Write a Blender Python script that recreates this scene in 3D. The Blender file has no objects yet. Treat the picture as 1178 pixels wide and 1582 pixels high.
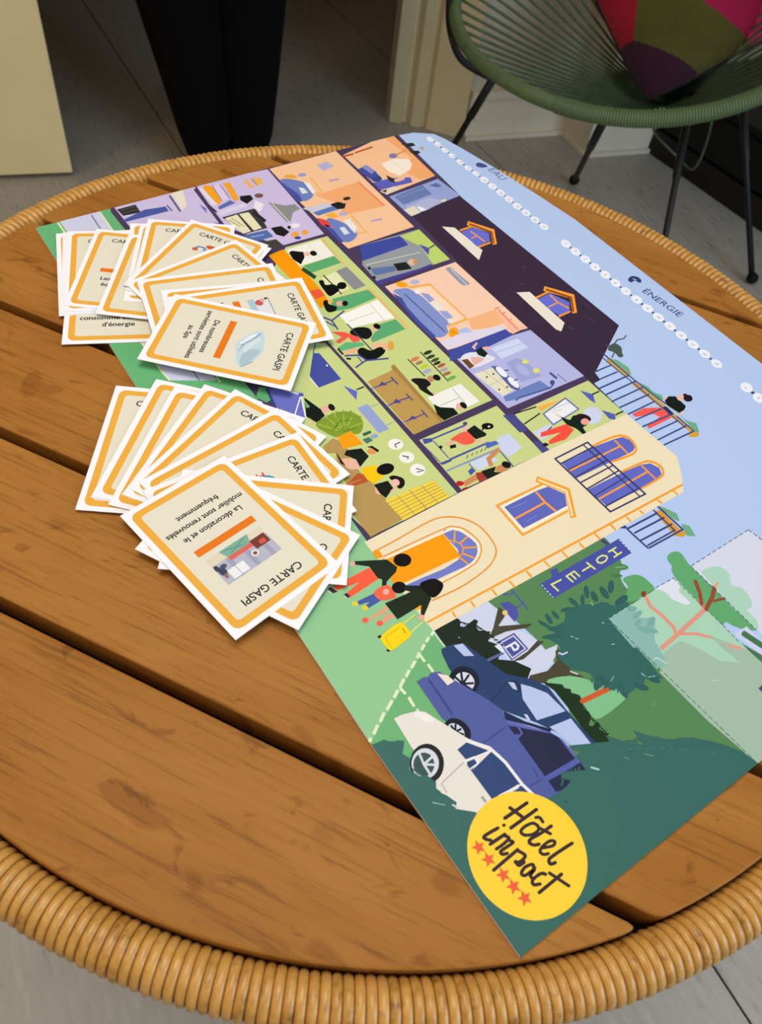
import bpy, bmesh, math, random
from mathutils import Vector, Matrix, geometry
random.seed(4)
SC = bpy.context.scene
COL = SC.collection
PI = math.pi
TOP = 0.73                                   # height of the table top above the floor

# ---------------------------------------------------------------- camera, world, lights, exposure
cam = bpy.data.cameras.new('camera')
cam.sensor_fit = 'HORIZONTAL'; cam.sensor_width = 36.0
cam.lens = 36.0 * 1217.41 / 1178.0
cam.clip_start = 0.01
cam.dof.use_dof = True; cam.dof.focus_distance = 0.52; cam.dof.aperture_fstop = 20.0
co = bpy.data.objects.new('camera', cam); COL.objects.link(co)
R_ = (0.98496614, 0.13513841, 0.10760723); U_ = (-0.17274752, 0.77052776, 0.61355136); F_ = (0.0, 0.62291619, -0.78228858)
co.matrix_world = Matrix(((R_[0], U_[0], -F_[0], 0.0048955), (R_[1], U_[1], -F_[1], -0.3881194),
                          (R_[2], U_[2], -F_[2], TOP + 0.3728829), (0, 0, 0, 1)))
SC.camera = co
w = bpy.data.worlds.new('world'); SC.world = w; w.use_nodes = True
w.node_tree.nodes['Background'].inputs[0].default_value = (1.0, 0.95, 0.88, 1)
w.node_tree.nodes['Background'].inputs[1].default_value = 0.27

def area(name, loc, target, sx, sy, power, color):
    l = bpy.data.lights.new(name, 'AREA'); l.shape = 'RECTANGLE'; l.size = sx; l.size_y = sy
    l.energy = power; l.color = color
    o = bpy.data.objects.new(name, l); COL.objects.link(o); o.location = loc
    o.rotation_euler = (Vector(target) - Vector(loc)).to_track_quat('-Z', 'Y').to_euler()
    return o
cl_ = area('ceiling_panel_light', (-0.15, 0.10, 2.35), (-0.05, 0.0, TOP), 1.1, 1.1, 7.0, (1.0, 0.965, 0.92))
cl_.data.spread = math.radians(96)
area('window_light', (2.3, -0.9, 1.5), (0.5, -0.1, 0.3), 1.6, 1.6, 50.0, (0.60, 0.79, 1.0))
area('warm_lamp_light', (-1.8, -0.9, 2.2), (-0.3, -0.1, 0.5), 0.7, 0.7, 13.5, (1.0, 0.66, 0.30))
hl = bpy.data.lights.new('hall_fill_light', 'POINT'); hl.energy = 5.0; hl.color = (1.0, 0.58, 0.24); hl.shadow_soft_size = 0.15  # added warm fill with no known source, tints the dim hall brown
ho = bpy.data.objects.new('hall_fill_light', hl); COL.objects.link(ho); ho.location = (-1.1, 3.2, 2.4)
SC.view_settings.view_transform = 'Standard'
SC.view_settings.look = 'None'
SC.view_settings.exposure = 0.0
SC.view_settings.gamma = 1.0
SC.view_settings.use_curve_mapping = False

# ---------------------------------------------------------------- helpers
def s2l(c):
    return tuple(((v / 255) / 12.92 if v / 255 <= 0.04045 else ((v / 255 + 0.055) / 1.055) ** 2.4) for v in c)
def mat(name, rgb, rough=0.6, spec=0.4, k=1.0):
    m = bpy.data.materials.new(name); m.use_nodes = True
    b = m.node_tree.nodes['Principled BSDF']
    b.inputs['Base Color'].default_value = (*[min(1, v * k) for v in s2l(rgb)], 1)
    b.inputs['Roughness'].default_value = rough
    b.inputs['Specular IOR Level'].default_value = spec
    return m
def nd(m, kind, **kw):
    n = m.node_tree.nodes.new(kind)
    for k, v in kw.items():
        if k in n.inputs: n.inputs[k].default_value = v
        else: setattr(n, k, v)
    return n
def link(m, a, b): m.node_tree.links.new(a, b)
def ramp(m, stops):
    r = nd(m, 'ShaderNodeValToRGB'); e = r.color_ramp.elements
    while len(e) < len(stops): e.new(0.5)
    for x, (p, c) in zip(e, stops): x.position = p; x.color = (*s2l(c), 1)
    return r
def mesh_obj(name, bm, m, parent=None, smooth=False):
    me = bpy.data.meshes.new(name); bm.to_mesh(me); bm.free()
    if smooth:
        for p in me.polygons: p.use_smooth = True
    return obj(name, me, m, parent)
def obj(name, me, m=None, parent=None):
    if m is not None and not me.materials: me.materials.append(m)
    o = bpy.data.objects.new(name, me); COL.objects.link(o)
    if parent: o.parent = parent
    return o
def empty(name, loc, rz=0, parent=None):
    o = bpy.data.objects.new(name, None); COL.objects.link(o); o.location = loc; o.rotation_euler = (0, 0, rz)
    o.empty_display_size = 0.05
    if parent: o.parent = parent
    return o
def tag(o, label=None, cat=None, group=None, kind=None):
    if label: o['label'] = label
    if cat: o['category'] = cat
    if group: o['group'] = group
    if kind: o['kind'] = kind
    return o
def prism(pts, z0, z1, bevel=0, seg=2):
    bm = bmesh.new()
    vs = [bm.verts.new((x, y, z0)) for x, y in pts]
    f = bm.faces.new(vs)
    if f.normal.z > 0: f.normal_flip()
    e = bmesh.ops.extrude_face_region(bm, geom=[f])
    bmesh.ops.translate(bm, verts=[v for v in e['geom'] if isinstance(v, bmesh.types.BMVert)], vec=(0, 0, z1 - z0))
    bmesh.ops.recalc_face_normals(bm, faces=bm.faces)
    if bevel: bmesh.ops.bevel(bm, geom=list(bm.edges), offset=bevel, segments=seg, affect='EDGES', profile=0.5)
    return bm
def box(x0, x1, y0, y1, z0, z1, bevel=0, seg=2):
    return prism([(x0, y0), (x1, y0), (x1, y1), (x0, y1)], z0, z1, bevel, seg)
def tube(path, r, n=10, closed=False, bm=None, cap=True):
    bm = bm or bmesh.new()
    P = [Vector(p) for p in path]; m = len(P); rs = r if isinstance(r, (list, tuple)) else [r] * m
    rings = []; prev = None
    for i in range(m):
        if closed: t = (P[(i + 1) % m] - P[i - 1]).normalized()
        else: t = (P[min(m - 1, i + 1)] - P[max(0, i - 1)]).normalized()
        if prev is None:
            a = Vector((0, 0, 1)) if abs(t.z) < 0.9 else Vector((1, 0, 0)); u = (a - t * a.dot(t)).normalized()
        else: u = (prev - t * prev.dot(t)).normalized()
        prev = u; v = t.cross(u)
        rings.append([bm.verts.new(P[i] + (u * math.cos(k * 2 * PI / n) + v * math.sin(k * 2 * PI / n)) * rs[i]) for k in range(n)])
    for i in range(m if closed else m - 1):
        a, b = rings[i], rings[(i + 1) % m]
        for k in range(n): bm.faces.new((a[k], a[(k + 1) % n], b[(k + 1) % n], b[k]))
    if cap and not closed:
        bm.faces.new(rings[0][::-1]); bm.faces.new(rings[-1])
    return bm
def sphere(c, r, bm=None, s=(1, 1, 1), u=16, v=10):
    bm = bm or bmesh.new()
    bmesh.ops.create_uvsphere(bm, u_segments=u, v_segments=v, radius=r, matrix=Matrix.Translation(c) @ Matrix.Diagonal((*s, 1)))
    return bm
def catmull(P, n=6, closed=False):
    P = [Vector(p) for p in P]; m = len(P); o = []
    for i in range(m if closed else m - 1):
        p0 = P[(i - 1) % m] if closed or i else P[0]; p1 = P[i]; p2 = P[(i + 1) % m]
        p3 = P[(i + 2) % m] if closed or i + 2 < m else P[-1]
        for k in range(n):
            t = k / n
            o.append(0.5 * ((2 * p1) + (p2 - p0) * t + (2 * p0 - 5 * p1 + 4 * p2 - p3) * t * t + (3 * p1 - p0 - 3 * p2 + p3) * t ** 3))
    if not closed: o.append(P[-1])
    return o

# flat print: polygons on the sheet's own plane, coloured by a colour attribute, stacked a few microns apart
INK = 0.86
def ink(name, rough):
    m = bpy.data.materials.new(name); m.use_nodes = True
    b = m.node_tree.nodes['Principled BSDF']; a = nd(m, 'ShaderNodeAttribute', attribute_name='ink')
    link(m, a.outputs['Color'], b.inputs['Base Color']); b.inputs['Roughness'].default_value = rough
    b.inputs['Specular IOR Level'].default_value = 0.10
    return m
INK_BOARD = ink('printed_ink_satin', 0.42)
INK_CARD = ink('printed_ink_card', 0.55)
STEP = 4e-6
class Print:
    def __init__(s): s.v = []; s.f = []; s.c = []
    def poly(s, pts, rgb, z):
        b = len(s.v); s.v += [(x, y, z) for x, y in pts]
        if len(pts) == 3: tris = [(0, 1, 2)]
        else: tris = geometry.tessellate_polygon([[Vector((x, y, 0)) for x, y in pts]])
        col = (*[c * INK for c in s2l(rgb)], 1)
        for t in tris:
            a, c, d = (pts[i] for i in t)
            ar = (c[0] - a[0]) * (d[1] - a[1]) - (c[1] - a[1]) * (d[0] - a[0])
            if abs(ar) < 1e-14: continue
            s.f.append([b + i for i in (t if ar > 0 else t[::-1])]); s.c.append(col)
    def strip(s, pts, rgb, z):
        n = len(pts) // 2; L = pts[:n]; Rr = pts[n:][::-1]
        for i in range(n - 1): s.poly([L[i], L[i + 1], Rr[i + 1], Rr[i]], rgb, z)
    def mesh(s, me0, rgb, z, M):
        b = len(s.v); col = (*[c * INK for c in s2l(rgb)], 1)
        for v in me0.vertices:
            p = M @ v.co; s.v.append((p.x, p.y, z))
        for p in me0.polygons: s.f.append([b + i for i in p.vertices]); s.c.append(col)
    def build(s, name, m, parent):
        me = bpy.data.meshes.new(name); me.from_pydata(s.v, [], s.f)
        a = me.color_attributes.new('ink', 'FLOAT_COLOR', 'CORNER'); flat = []
        for f, c in zip(s.f, s.c): flat += list(c) * len(f)
        a.data.foreach_set('color', flat)
        return obj(name, me, m, parent)
def glyphs(body, bold=0.0, align='CENTER'):
    cu = bpy.data.curves.new('glyphs', 'FONT'); cu.body = body; cu.size = 1.0; cu.align_x = align; cu.offset = bold
    cu.resolution_u = 3
    o = bpy.data.objects.new('glyphs', cu); COL.objects.link(o)
    dg = bpy.context.evaluated_depsgraph_get(); dg.update()
    me = bpy.data.meshes.new_from_object(o.evaluated_get(dg))
    bpy.data.objects.remove(o); bpy.data.curves.remove(cu)
    xs = [v.co.x for v in me.vertices]
    return me, (max(xs) - min(xs))
def glyph_width(body, bold=0.0):
    me, wd = glyphs(body, bold); bpy.data.meshes.remove(me); return wd
def put_text(pr, body, x, y, rgb, z, width=None, size=None, rot=0.0, bold=0.0, align='CENTER', sx=1.0):
    me, wd = glyphs(body, bold, align)
    s = size if size else width / wd
    pr.mesh(me, rgb, z, Matrix.Translation((x, y, 0)) @ Matrix.Rotation(rot, 4, 'Z') @ Matrix.Diagonal((s * sx, s, 1, 1)))
    bpy.data.meshes.remove(me)

# ---------------------------------------------------------------- materials
def wood_mat():
    m = mat('oiled_teak', (160, 105, 40), 0.5, 0.12); b = m.node_tree.nodes['Principled BSDF']
    tc = nd(m, 'ShaderNodeTexCoord'); oi = nd(m, 'ShaderNodeObjectInfo')
    sc = nd(m, 'ShaderNodeVectorMath', operation='SCALE'); sc.inputs[3].default_value = 37.0
    cmb = nd(m, 'ShaderNodeCombineXYZ')
    for i in range(3): link(m, oi.outputs['Random'], cmb.inputs[i])
    link(m, cmb.outputs[0], sc.inputs[0])
    def layer(stretch, scale, detail, rough, dist, stops):
        mul = nd(m, 'ShaderNodeVectorMath', operation='MULTIPLY'); mul.inputs[1].default_value = stretch
        add = nd(m, 'ShaderNodeVectorMath', operation='ADD')
        link(m, tc.outputs['Object'], mul.inputs[0]); link(m, mul.outputs[0], add.inputs[0]); link(m, sc.outputs[0], add.inputs[1])
        n = nd(m, 'ShaderNodeTexNoise', Scale=scale, Detail=detail, Roughness=rough, Distortion=dist); link(m, add.outputs[0], n.inputs['Vector'])
        r = ramp(m, stops); link(m, n.outputs[0], r.inputs[0]); return n, r
    def mult(a, bb, f):
        mx = nd(m, 'ShaderNodeMix', data_type='RGBA', blend_type='MULTIPLY'); mx.inputs[0].default_value = f
        link(m, a, mx.inputs[6]); link(m, bb, mx.inputs[7]); return mx.outputs[2]
    n1, base = layer((3.0, 13, 10), 1.5, 4.0, 0.55, 0.4, [(0.25, (140, 88, 32)), (0.45, (155, 101, 40)), (0.62, (164, 111, 48)), (0.85, (150, 96, 37))])
    n2, grain = layer((18, 430, 60), 1.0, 4.0, 0.65, 0.2, [(0.33, (150, 140, 126)), (0.45, (236, 234, 230)), (0.7, (255, 255, 255))])
    n3, streak = layer((26, 210, 60), 1.0, 2.0, 0.5, 0.3, [(0.27, (120, 92, 66)), (0.345, (255, 255, 255))])
    n4, blot = layer((34, 62, 30), 1.0, 3.0, 0.6, 0.8, [(0.61, (255, 255, 255)), (0.67, (186, 164, 140)), (0.8, (160, 130, 100))])
    n5, ring = layer((22, 32, 20), 1.0, 1.0, 0.4, 0.4, [(0.66, (255, 255, 255)), (0.69, (214, 200, 184)), (0.75, (214, 200, 184))])
    c = mult(base.outputs[0], grain.outputs[0], 0.5); c = mult(c, streak.outputs[0], 0.25); c = mult(c, blot.outputs[0], 0.5); c = mult(c, ring.outputs[0], 0.6)
    link(m, c, b.inputs['Base Color'])
    bp = nd(m, 'ShaderNodeBump', Strength=0.10, Distance=0.001); link(m, n2.outputs[0], bp.inputs['Height']); link(m, bp.outputs[0], b.inputs['Normal'])
    return m
def noisy(name, stops, scale, rough=0.6, spec=0.35, stretch=(1, 1, 1), detail=4.0, bump=0.0, rnd=0.0):
    m = mat(name, stops[0][1], rough, spec); b = m.node_tree.nodes['Principled BSDF']
    tc = nd(m, 'ShaderNodeTexCoord'); mp = nd(m, 'ShaderNodeMapping'); mp.inputs['Scale'].default_value = stretch
    link(m, tc.outputs['Object'], mp.inputs[0])
    n = nd(m, 'ShaderNodeTexNoise', Scale=scale, Detail=detail, Roughness=0.6); link(m, mp.outputs[0], n.inputs['Vector'])
    r = ramp(m, stops)
    if rnd:
        oi = nd(m, 'ShaderNodeObjectInfo'); ml = nd(m, 'ShaderNodeMath', operation='MULTIPLY_ADD'); ml.inputs[1].default_value = rnd; 
        sub = nd(m, 'ShaderNodeMath', operation='SUBTRACT'); sub.inputs[1].default_value = 0.5
        link(m, oi.outputs['Random'], sub.inputs[0]); link(m, sub.outputs[0], ml.inputs[0]); link(m, n.outputs[0], ml.inputs[2]); link(m, ml.outputs[0], r.inputs[0])
        cm = nd(m, 'ShaderNodeCombineXYZ'); sc = nd(m, 'ShaderNodeVectorMath', operation='SCALE'); sc.inputs[3].default_value = 9.0
        for i in range(3): link(m, oi.outputs['Random'], cm.inputs[i])
        link(m, cm.outputs[0], sc.inputs[0]); link(m, sc.outputs[0], mp.inputs['Location'])
    else: link(m, n.outputs[0], r.inputs[0])
    link(m, r.outputs[0], b.inputs['Base Color'])
    if bump:
        bp = nd(m, 'ShaderNodeBump', Strength=bump, Distance=0.003); link(m, n.outputs[0], bp.inputs['Height']); link(m, bp.outputs[0], b.inputs['Normal'])
    return m
M_WOOD = wood_mat()
M_RATTAN = noisy('rattan_cane', [(0.22, (128, 86, 36)), (0.38, (178, 129, 58)), (0.62, (198, 148, 74)), (0.8, (160, 120, 76))], 160.0, 0.36, 0.5, (1, 1, 1), 4.0, 0.06, 0.16)
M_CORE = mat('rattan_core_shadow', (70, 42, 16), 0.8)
M_GAP_SHADE = mat('gap_shade_dark', (26, 15, 7), 0.8, 0.1)  # shade of the slat gaps put into the colour
M_TILE = noisy('grey_stone_tile', [(0.30, (140, 133, 122)), (0.40, (163, 156, 145)), (0.60, (168, 161, 150)), (0.75, (178, 171, 160))], 22.0, 0.5, 0.4, (1, 4.5, 1), 6.0, 0.05, 0.08)
M_GROUT = mat('dark_grout', (40, 40, 40), 0.9)
M_WALL = noisy('beige_plaster', [(0.3, (188, 180, 160)), (0.7, (196, 188, 168))], 6.0, 0.85, 0.2)
M_TRIM = noisy('cream_painted_trim', [(0.3, (205, 189, 148)), (0.7, (214, 198, 158))], 8.0, 0.55, 0.35)
M_BASE = noisy('pale_skirting', [(0.3, (214, 204, 182)), (0.7, (222, 212, 190))], 8.0, 0.6, 0.3)
M_DOOR = noisy('cream_painted_door', [(0.3, (232, 210, 156)), (0.7, (238, 217, 163))], 7.0, 0.6, 0.3)
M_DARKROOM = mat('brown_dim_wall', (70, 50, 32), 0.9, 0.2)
M_BLACK = mat('black_steel', (14, 14, 14), 0.5, 0.4)
M_BLACKBOX = mat('black_laminate', (15, 14, 13), 0.6, 0.3)
M_BLACKBOX2 = mat('dark_plinth_paint', (30, 27, 24), 0.6, 0.3)
M_CORD = noisy('green_plastic_cord', [(0.3, (62, 80, 54)), (0.7, (82, 100, 70))], 30.0, 0.45, 0.45)
M_RIM = noisy('green_cord_wrap', [(0.3, (84, 104, 66)), (0.7, (98, 116, 78))], 40.0, 0.5, 0.4)
M_WHITE = mat('white_card_stock', (231, 231, 235), 0.6, 0.3)
M_RUBBER = mat('black_rubber', (10, 10, 10), 0.8, 0.2)

# ---------------------------------------------------------------- setting
A0 = Vector((0.05, 1.92)); D = Vector((0.894427, 0.447214)); N = Vector((0.447214, -0.894427))
def wp(a, b): v = A0 + D * a + N * b; return (v.x, v.y)
def wall_prism(pts, z0, z1, bevel=0): return prism([wp(a, b) for a, b in pts], z0, z1, bevel)
def struct(o): o['kind'] = 'structure'; return o
fl = struct(mesh_obj('floor', box(-5.5, 5.0, -3.5, 6.5, -0.05, -0.003), M_GROUT))
ft = math.radians(-55.0); fd = Vector((math.cos(ft), math.sin(ft))); fn = Vector((-fd.y, fd.x))
PW, PL, GJ = 0.82, 2.60, 0.0035
tile_me = None
for i in range(-4, 6):
    for j in range(-1, 4):
        c = fn * (0.345 + (i + 0.5) * PW) + fd * (2.30 - (j + 0.5) * PL)
        if c.y < -3.0 or c.y > 5.8 or abs(c.x) > 4.6: continue
        if tile_me is None:
            t = mesh_obj('tile', box(-PL / 2 + GJ / 2, PL / 2 - GJ / 2, -PW / 2 + GJ / 2, PW / 2 - GJ / 2, -0.012, 0.0), M_TILE, fl); tile_me = t.data
        else: t = obj('tile', tile_me, None, fl)
        t.location = (c.x, c.y, 0); t.rotation_euler = (0, 0, ft)
# back wall with its skirting, the step in it and the casing of the doorway
wb = struct(mesh_obj('wall_back', wall_prism([(-0.02, 0), (0.342, 0), (0.342, 0.135), (0.56, 0.135), (0.56, -0.15), (-0.02, -0.15)], 0.0, 2.7), M_WALL))
bb = struct(mesh_obj('baseboard_back', wall_prism([(0.0, 0.0), (0.0, 0.013), (0.329, 0.013), (0.329, 0.148), (0.56, 0.148), (0.56, 0.136), (0.341, 0.136), (0.341, 0.001)], 0.0, 0.115), M_BASE))
struct(mesh_obj('baseboard_cap', wall_prism([(0.0, 0.0), (0.0, 0.02), (0.322, 0.02), (0.322, 0.155), (0.56, 0.155), (0.56, 0.136), (0.341, 0.136), (0.341, 0.001)], 0.115, 0.135), M_BASE, bb))
struct(mesh_obj('baseboard_foot', wall_prism([(0.0, 0.013), (0.0, 0.024), (0.318, 0.024), (0.318, 0.159), (0.56, 0.159), (0.56, 0.149), (0.33, 0.149), (0.33, 0.014)], 0.0, 0.012), M_BASE, bb))
struct(mesh_obj('trim_1', wall_prism([(-0.19, -0.15), (-0.19, -0.112), (-0.160, -0.094), (-0.152, -0.106), (-0.142, -0.104), (-0.134, -0.080), (-0.110, -0.066), (-0.106, -0.074), (-0.100, -0.072), (-0.094, -0.054), (-0.006, 0.010), (-0.004, -0.15)], 0.0, 2.7, 0.002), M_TRIM))
wl = struct(mesh_obj('wall_left', wall_prism([(-1.35, -0.02), (-3.2, -0.02), (-3.2, -0.17), (-1.35, -0.17)], 0.0, 2.7), M_WALL))
struct(mesh_obj('wall_back', wall_prism([(0.56, -0.55), (3.2, -0.55), (3.2, -0.7), (0.56, -0.7)], 0.0, 2.7), M_WALL))
# the dim room behind the doorway
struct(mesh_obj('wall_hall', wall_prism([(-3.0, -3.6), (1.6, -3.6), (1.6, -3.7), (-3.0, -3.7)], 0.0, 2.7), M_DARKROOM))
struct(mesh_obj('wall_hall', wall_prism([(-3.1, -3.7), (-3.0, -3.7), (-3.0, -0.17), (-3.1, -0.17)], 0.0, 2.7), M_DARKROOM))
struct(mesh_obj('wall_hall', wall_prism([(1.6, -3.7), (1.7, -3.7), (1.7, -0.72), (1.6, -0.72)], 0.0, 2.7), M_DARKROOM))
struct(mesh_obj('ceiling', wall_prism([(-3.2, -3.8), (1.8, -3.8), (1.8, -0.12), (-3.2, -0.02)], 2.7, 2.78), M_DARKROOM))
struct(mesh_obj('trim_2', wall_prism([(-1.35, -0.02), (-0.15, -0.12), (-0.15, -0.16), (-1.35, -0.17)], 2.1, 2.7), M_TRIM))
# cream door leaf standing open on the left
dr = struct(mesh_obj('door_1', wall_prism([(-1.088, 0.075), (-1.088, 0.035), (-1.95, -0.01), (-1.95, 0.03)], 0.012, 2.06, 0.004), M_DOOR))
struct(mesh_obj('latch_plate', wall_prism([(-1.0868, 0.066), (-1.0868, 0.044), (-1.0882, 0.044), (-1.0882, 0.066)], 0.325, 0.352), M_BLACK, dr))
struct(mesh_obj('door_handle', tube([Vector((*wp(-1.15, 0.072), 1.0)), Vector((*wp(-1.15, 0.115), 1.0)), Vector((*wp(-1.27, 0.115), 1.0))], 0.009, 10), M_BLACK, dr, True))
# black low cabinet to the right
cb = empty('low_cabinet', (0.60, 2.04, 0), math.atan2(-0.77, 0.64))
tag(cb, 'black low cabinet with a dark plinth on the floor behind the green chair', 'cabinet')
mesh_obj('plinth', box(0.0, 1.35, -0.002, 0.42, 0.0, 0.07, 0.002, 1), M_BLACKBOX2, cb)
mesh_obj('body', box(0.0, 1.35, 0.012, 0.42, 0.07, 0.195, 0.003, 1), M_BLACKBOX, cb)
mesh_obj('top', box(-0.008, 1.358, -0.006, 0.425, 0.195, 0.215, 0.003, 1), M_BLACKBOX, cb)
for k in range(3):
    mesh_obj('door', box(0.006 + k * 0.45, 0.444 + k * 0.45, 0.0, 0.012, 0.08, 0.19, 0.002, 1), M_BLACKBOX, cb)

# ---------------------------------------------------------------- table
tb = empty('round_table', (0, 0, 0))
tag(tb, 'round slatted wooden table with a cane-wrapped rim, holding the game board', 'table')
TH = -0.28637798; RS = 0.3329; SP = 0.09565; GAP = 0.0072
for k in range(7):
    c = (k - 3) * SP; y0, y1 = c - SP / 2 + GAP / 2, c + SP / 2 - GAP / 2
    if k == 0: y0 = -RS
    if k == 6: y1 = RS
    pts = []
    def arc(ya, yb, sgn):
        o = []
        for i in range(13):
            y = ya + (yb - ya) * i / 12; y = max(-RS + 1e-5, min(RS - 1e-5, y)); o.append((sgn * math.sqrt(RS * RS - y * y), y))
        return o
    if k in (0, 6):
        a0 = math.asin(max(-1, min(1, (y1 if k == 0 else y0) / RS)))
        a = [a0 + (PI - 2 * a0) * i / 48 for i in range(49)] if k == 6 else [PI - a0 + (PI + 2 * a0) * i / 48 for i in range(49)]
        pts = [(RS * math.cos(t), RS * math.sin(t)) for t in a]
    else: pts = arc(y0, y1, 1) + arc(y1, y0, -1)
    pts = [(x, y - c) for x, y in pts]
    # rounded corners where a straight side meets the rim
    def rounded(P, r=0.006):
        o = []; n = len(P)
        for i in range(n):
            p, q, s = Vector(P[i - 1]), Vector(P[i]), Vector(P[(i + 1) % n])
            u, v = (p - q), (s - q)
            if u.length > 1e-6 and v.length > 1e-6 and u.angle(v) < 2.6:
                rr = min(r, u.length * 0.45 if u.length > 0.02 else r, v.length * 0.45 if v.length > 0.02 else r)
                a, b = q + u.normalized() * rr, q + v.normalized() * rr
                o += [tuple(a * (1 - t) ** 2 + q * 2 * t * (1 - t) + b * t * t) for t in (0, 0.33, 0.67, 1)]
            else: o.append(tuple(q))
        return o
    s = mesh_obj('slat', prism(rounded(pts), -0.020, 0.0, 0.0013, 2), M_WOOD, tb)
    s.location = (-c * math.sin(TH), c * math.cos(TH), TOP); s.rotation_euler = (0, 0, TH)
RC, ZC = 0.3453, TOP - 0.0124
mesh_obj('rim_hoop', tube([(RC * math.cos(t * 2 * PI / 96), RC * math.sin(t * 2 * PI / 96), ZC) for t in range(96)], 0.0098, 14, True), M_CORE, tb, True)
bm = bmesh.new(); NR = 24; NS = 8; ring = []
for i in range(NR):
    a = i * 2 * PI / NR; ring.append([bm.verts.new(((0.0103 + 0.0021 * math.cos(b)) * math.cos(a), 0.00255 * math.sin(b), (0.0103 + 0.0021 * math.cos(b)) * math.sin(a))) for b in [q * 2 * PI / NS for q in range(NS)]])
for i in range(NR):
    for q in range(NS): bm.faces.new((ring[i][q], ring[i][(q + 1) % NS], ring[(i + 1) % NR][(q + 1) % NS], ring[(i + 1) % NR][q]))
bmesh.ops.recalc_face_normals(bm, faces=bm.faces)
NW = 450; wrap_me = None; wrap_bm = bm.copy(); rest = bmesh.new()
CV = co.matrix_world.translation
far = sorted(range(NW), key=lambda i: -(Vector((RC * math.cos(i * 2 * PI / NW), RC * math.sin(i * 2 * PI / NW), ZC)) - CV).length)
hidden = set(far[:NW - 300])                 # 300 turns nearest the photographer are single pieces, the farther ones one part
for i in range(NW):
    a = i * 2 * PI / NW
    M = Matrix.Translation((RC * math.cos(a), RC * math.sin(a), ZC)) @ Matrix.Rotation(a + random.uniform(-0.012, 0.012) + 0.05, 4, 'Z') @ Matrix.Scale(random.uniform(0.985, 1.015), 4)
    if i in hidden:
        t = wrap_bm.copy(); bmesh.ops.transform(t, matrix=M, verts=t.verts); me = bpy.data.meshes.new('tmp'); t.to_mesh(me); t.free(); rest.from_mesh(me); bpy.data.meshes.remove(me); continue
    if wrap_me is None: o = mesh_obj('cane_wrap', bm, M_RATTAN, tb, True); wrap_me = o.data
    else: o = obj('cane_wrap', wrap_me, None, tb)
    o.matrix_local = M
tag(mesh_obj('cane_wraps', rest, M_RATTAN, tb, True), kind='stuff')
tag(mesh_obj('gap_shade_panel', prism([(0.338 * math.cos(t * PI / 36), 0.338 * math.sin(t * PI / 36)) for t in range(72)], TOP - 0.034, TOP - 0.0202), M_GAP_SHADE, tb), 'added dark sheet standing in for shade in the gaps')  # added dark disc, stands in for shade below the slats
for k in (-1, 1):                            # two battens under the slats, a ring of four legs
    s = mesh_obj('batten', box(-0.02, 0.02, -0.285, 0.285, TOP - 0.052, TOP - 0.034, 0.002, 1), M_WOOD, tb)
    s.location = (k * 0.15 * math.cos(TH), k * 0.15 * math.sin(TH), 0); s.rotation_euler = (0, 0, TH)
for k in range(4):
    a = TH + PI / 4 + k * PI / 2; ca, sa = math.cos(a), math.sin(a)
    lg = mesh_obj('leg', tube([(0.20 * ca, 0.20 * sa, TOP - 0.036), (0.17 * ca, 0.17 * sa, 0.40), (0.22 * ca, 0.22 * sa, 0.004)], 0.013, 12), M_RATTAN, tb, True)
    mesh_obj('foot_cap', sphere((0.22 * ca, 0.22 * sa, 0.012), 0.016, None, (1, 1, 0.75)), M_RUBBER, lg, True)
mesh_obj('stretcher_ring', tube([(0.173 * math.cos(t * 2 * PI / 40), 0.173 * math.sin(t * 2 * PI / 40), 0.40) for t in range(40)], 0.008, 10, True), M_RATTAN, tb, True)

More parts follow.
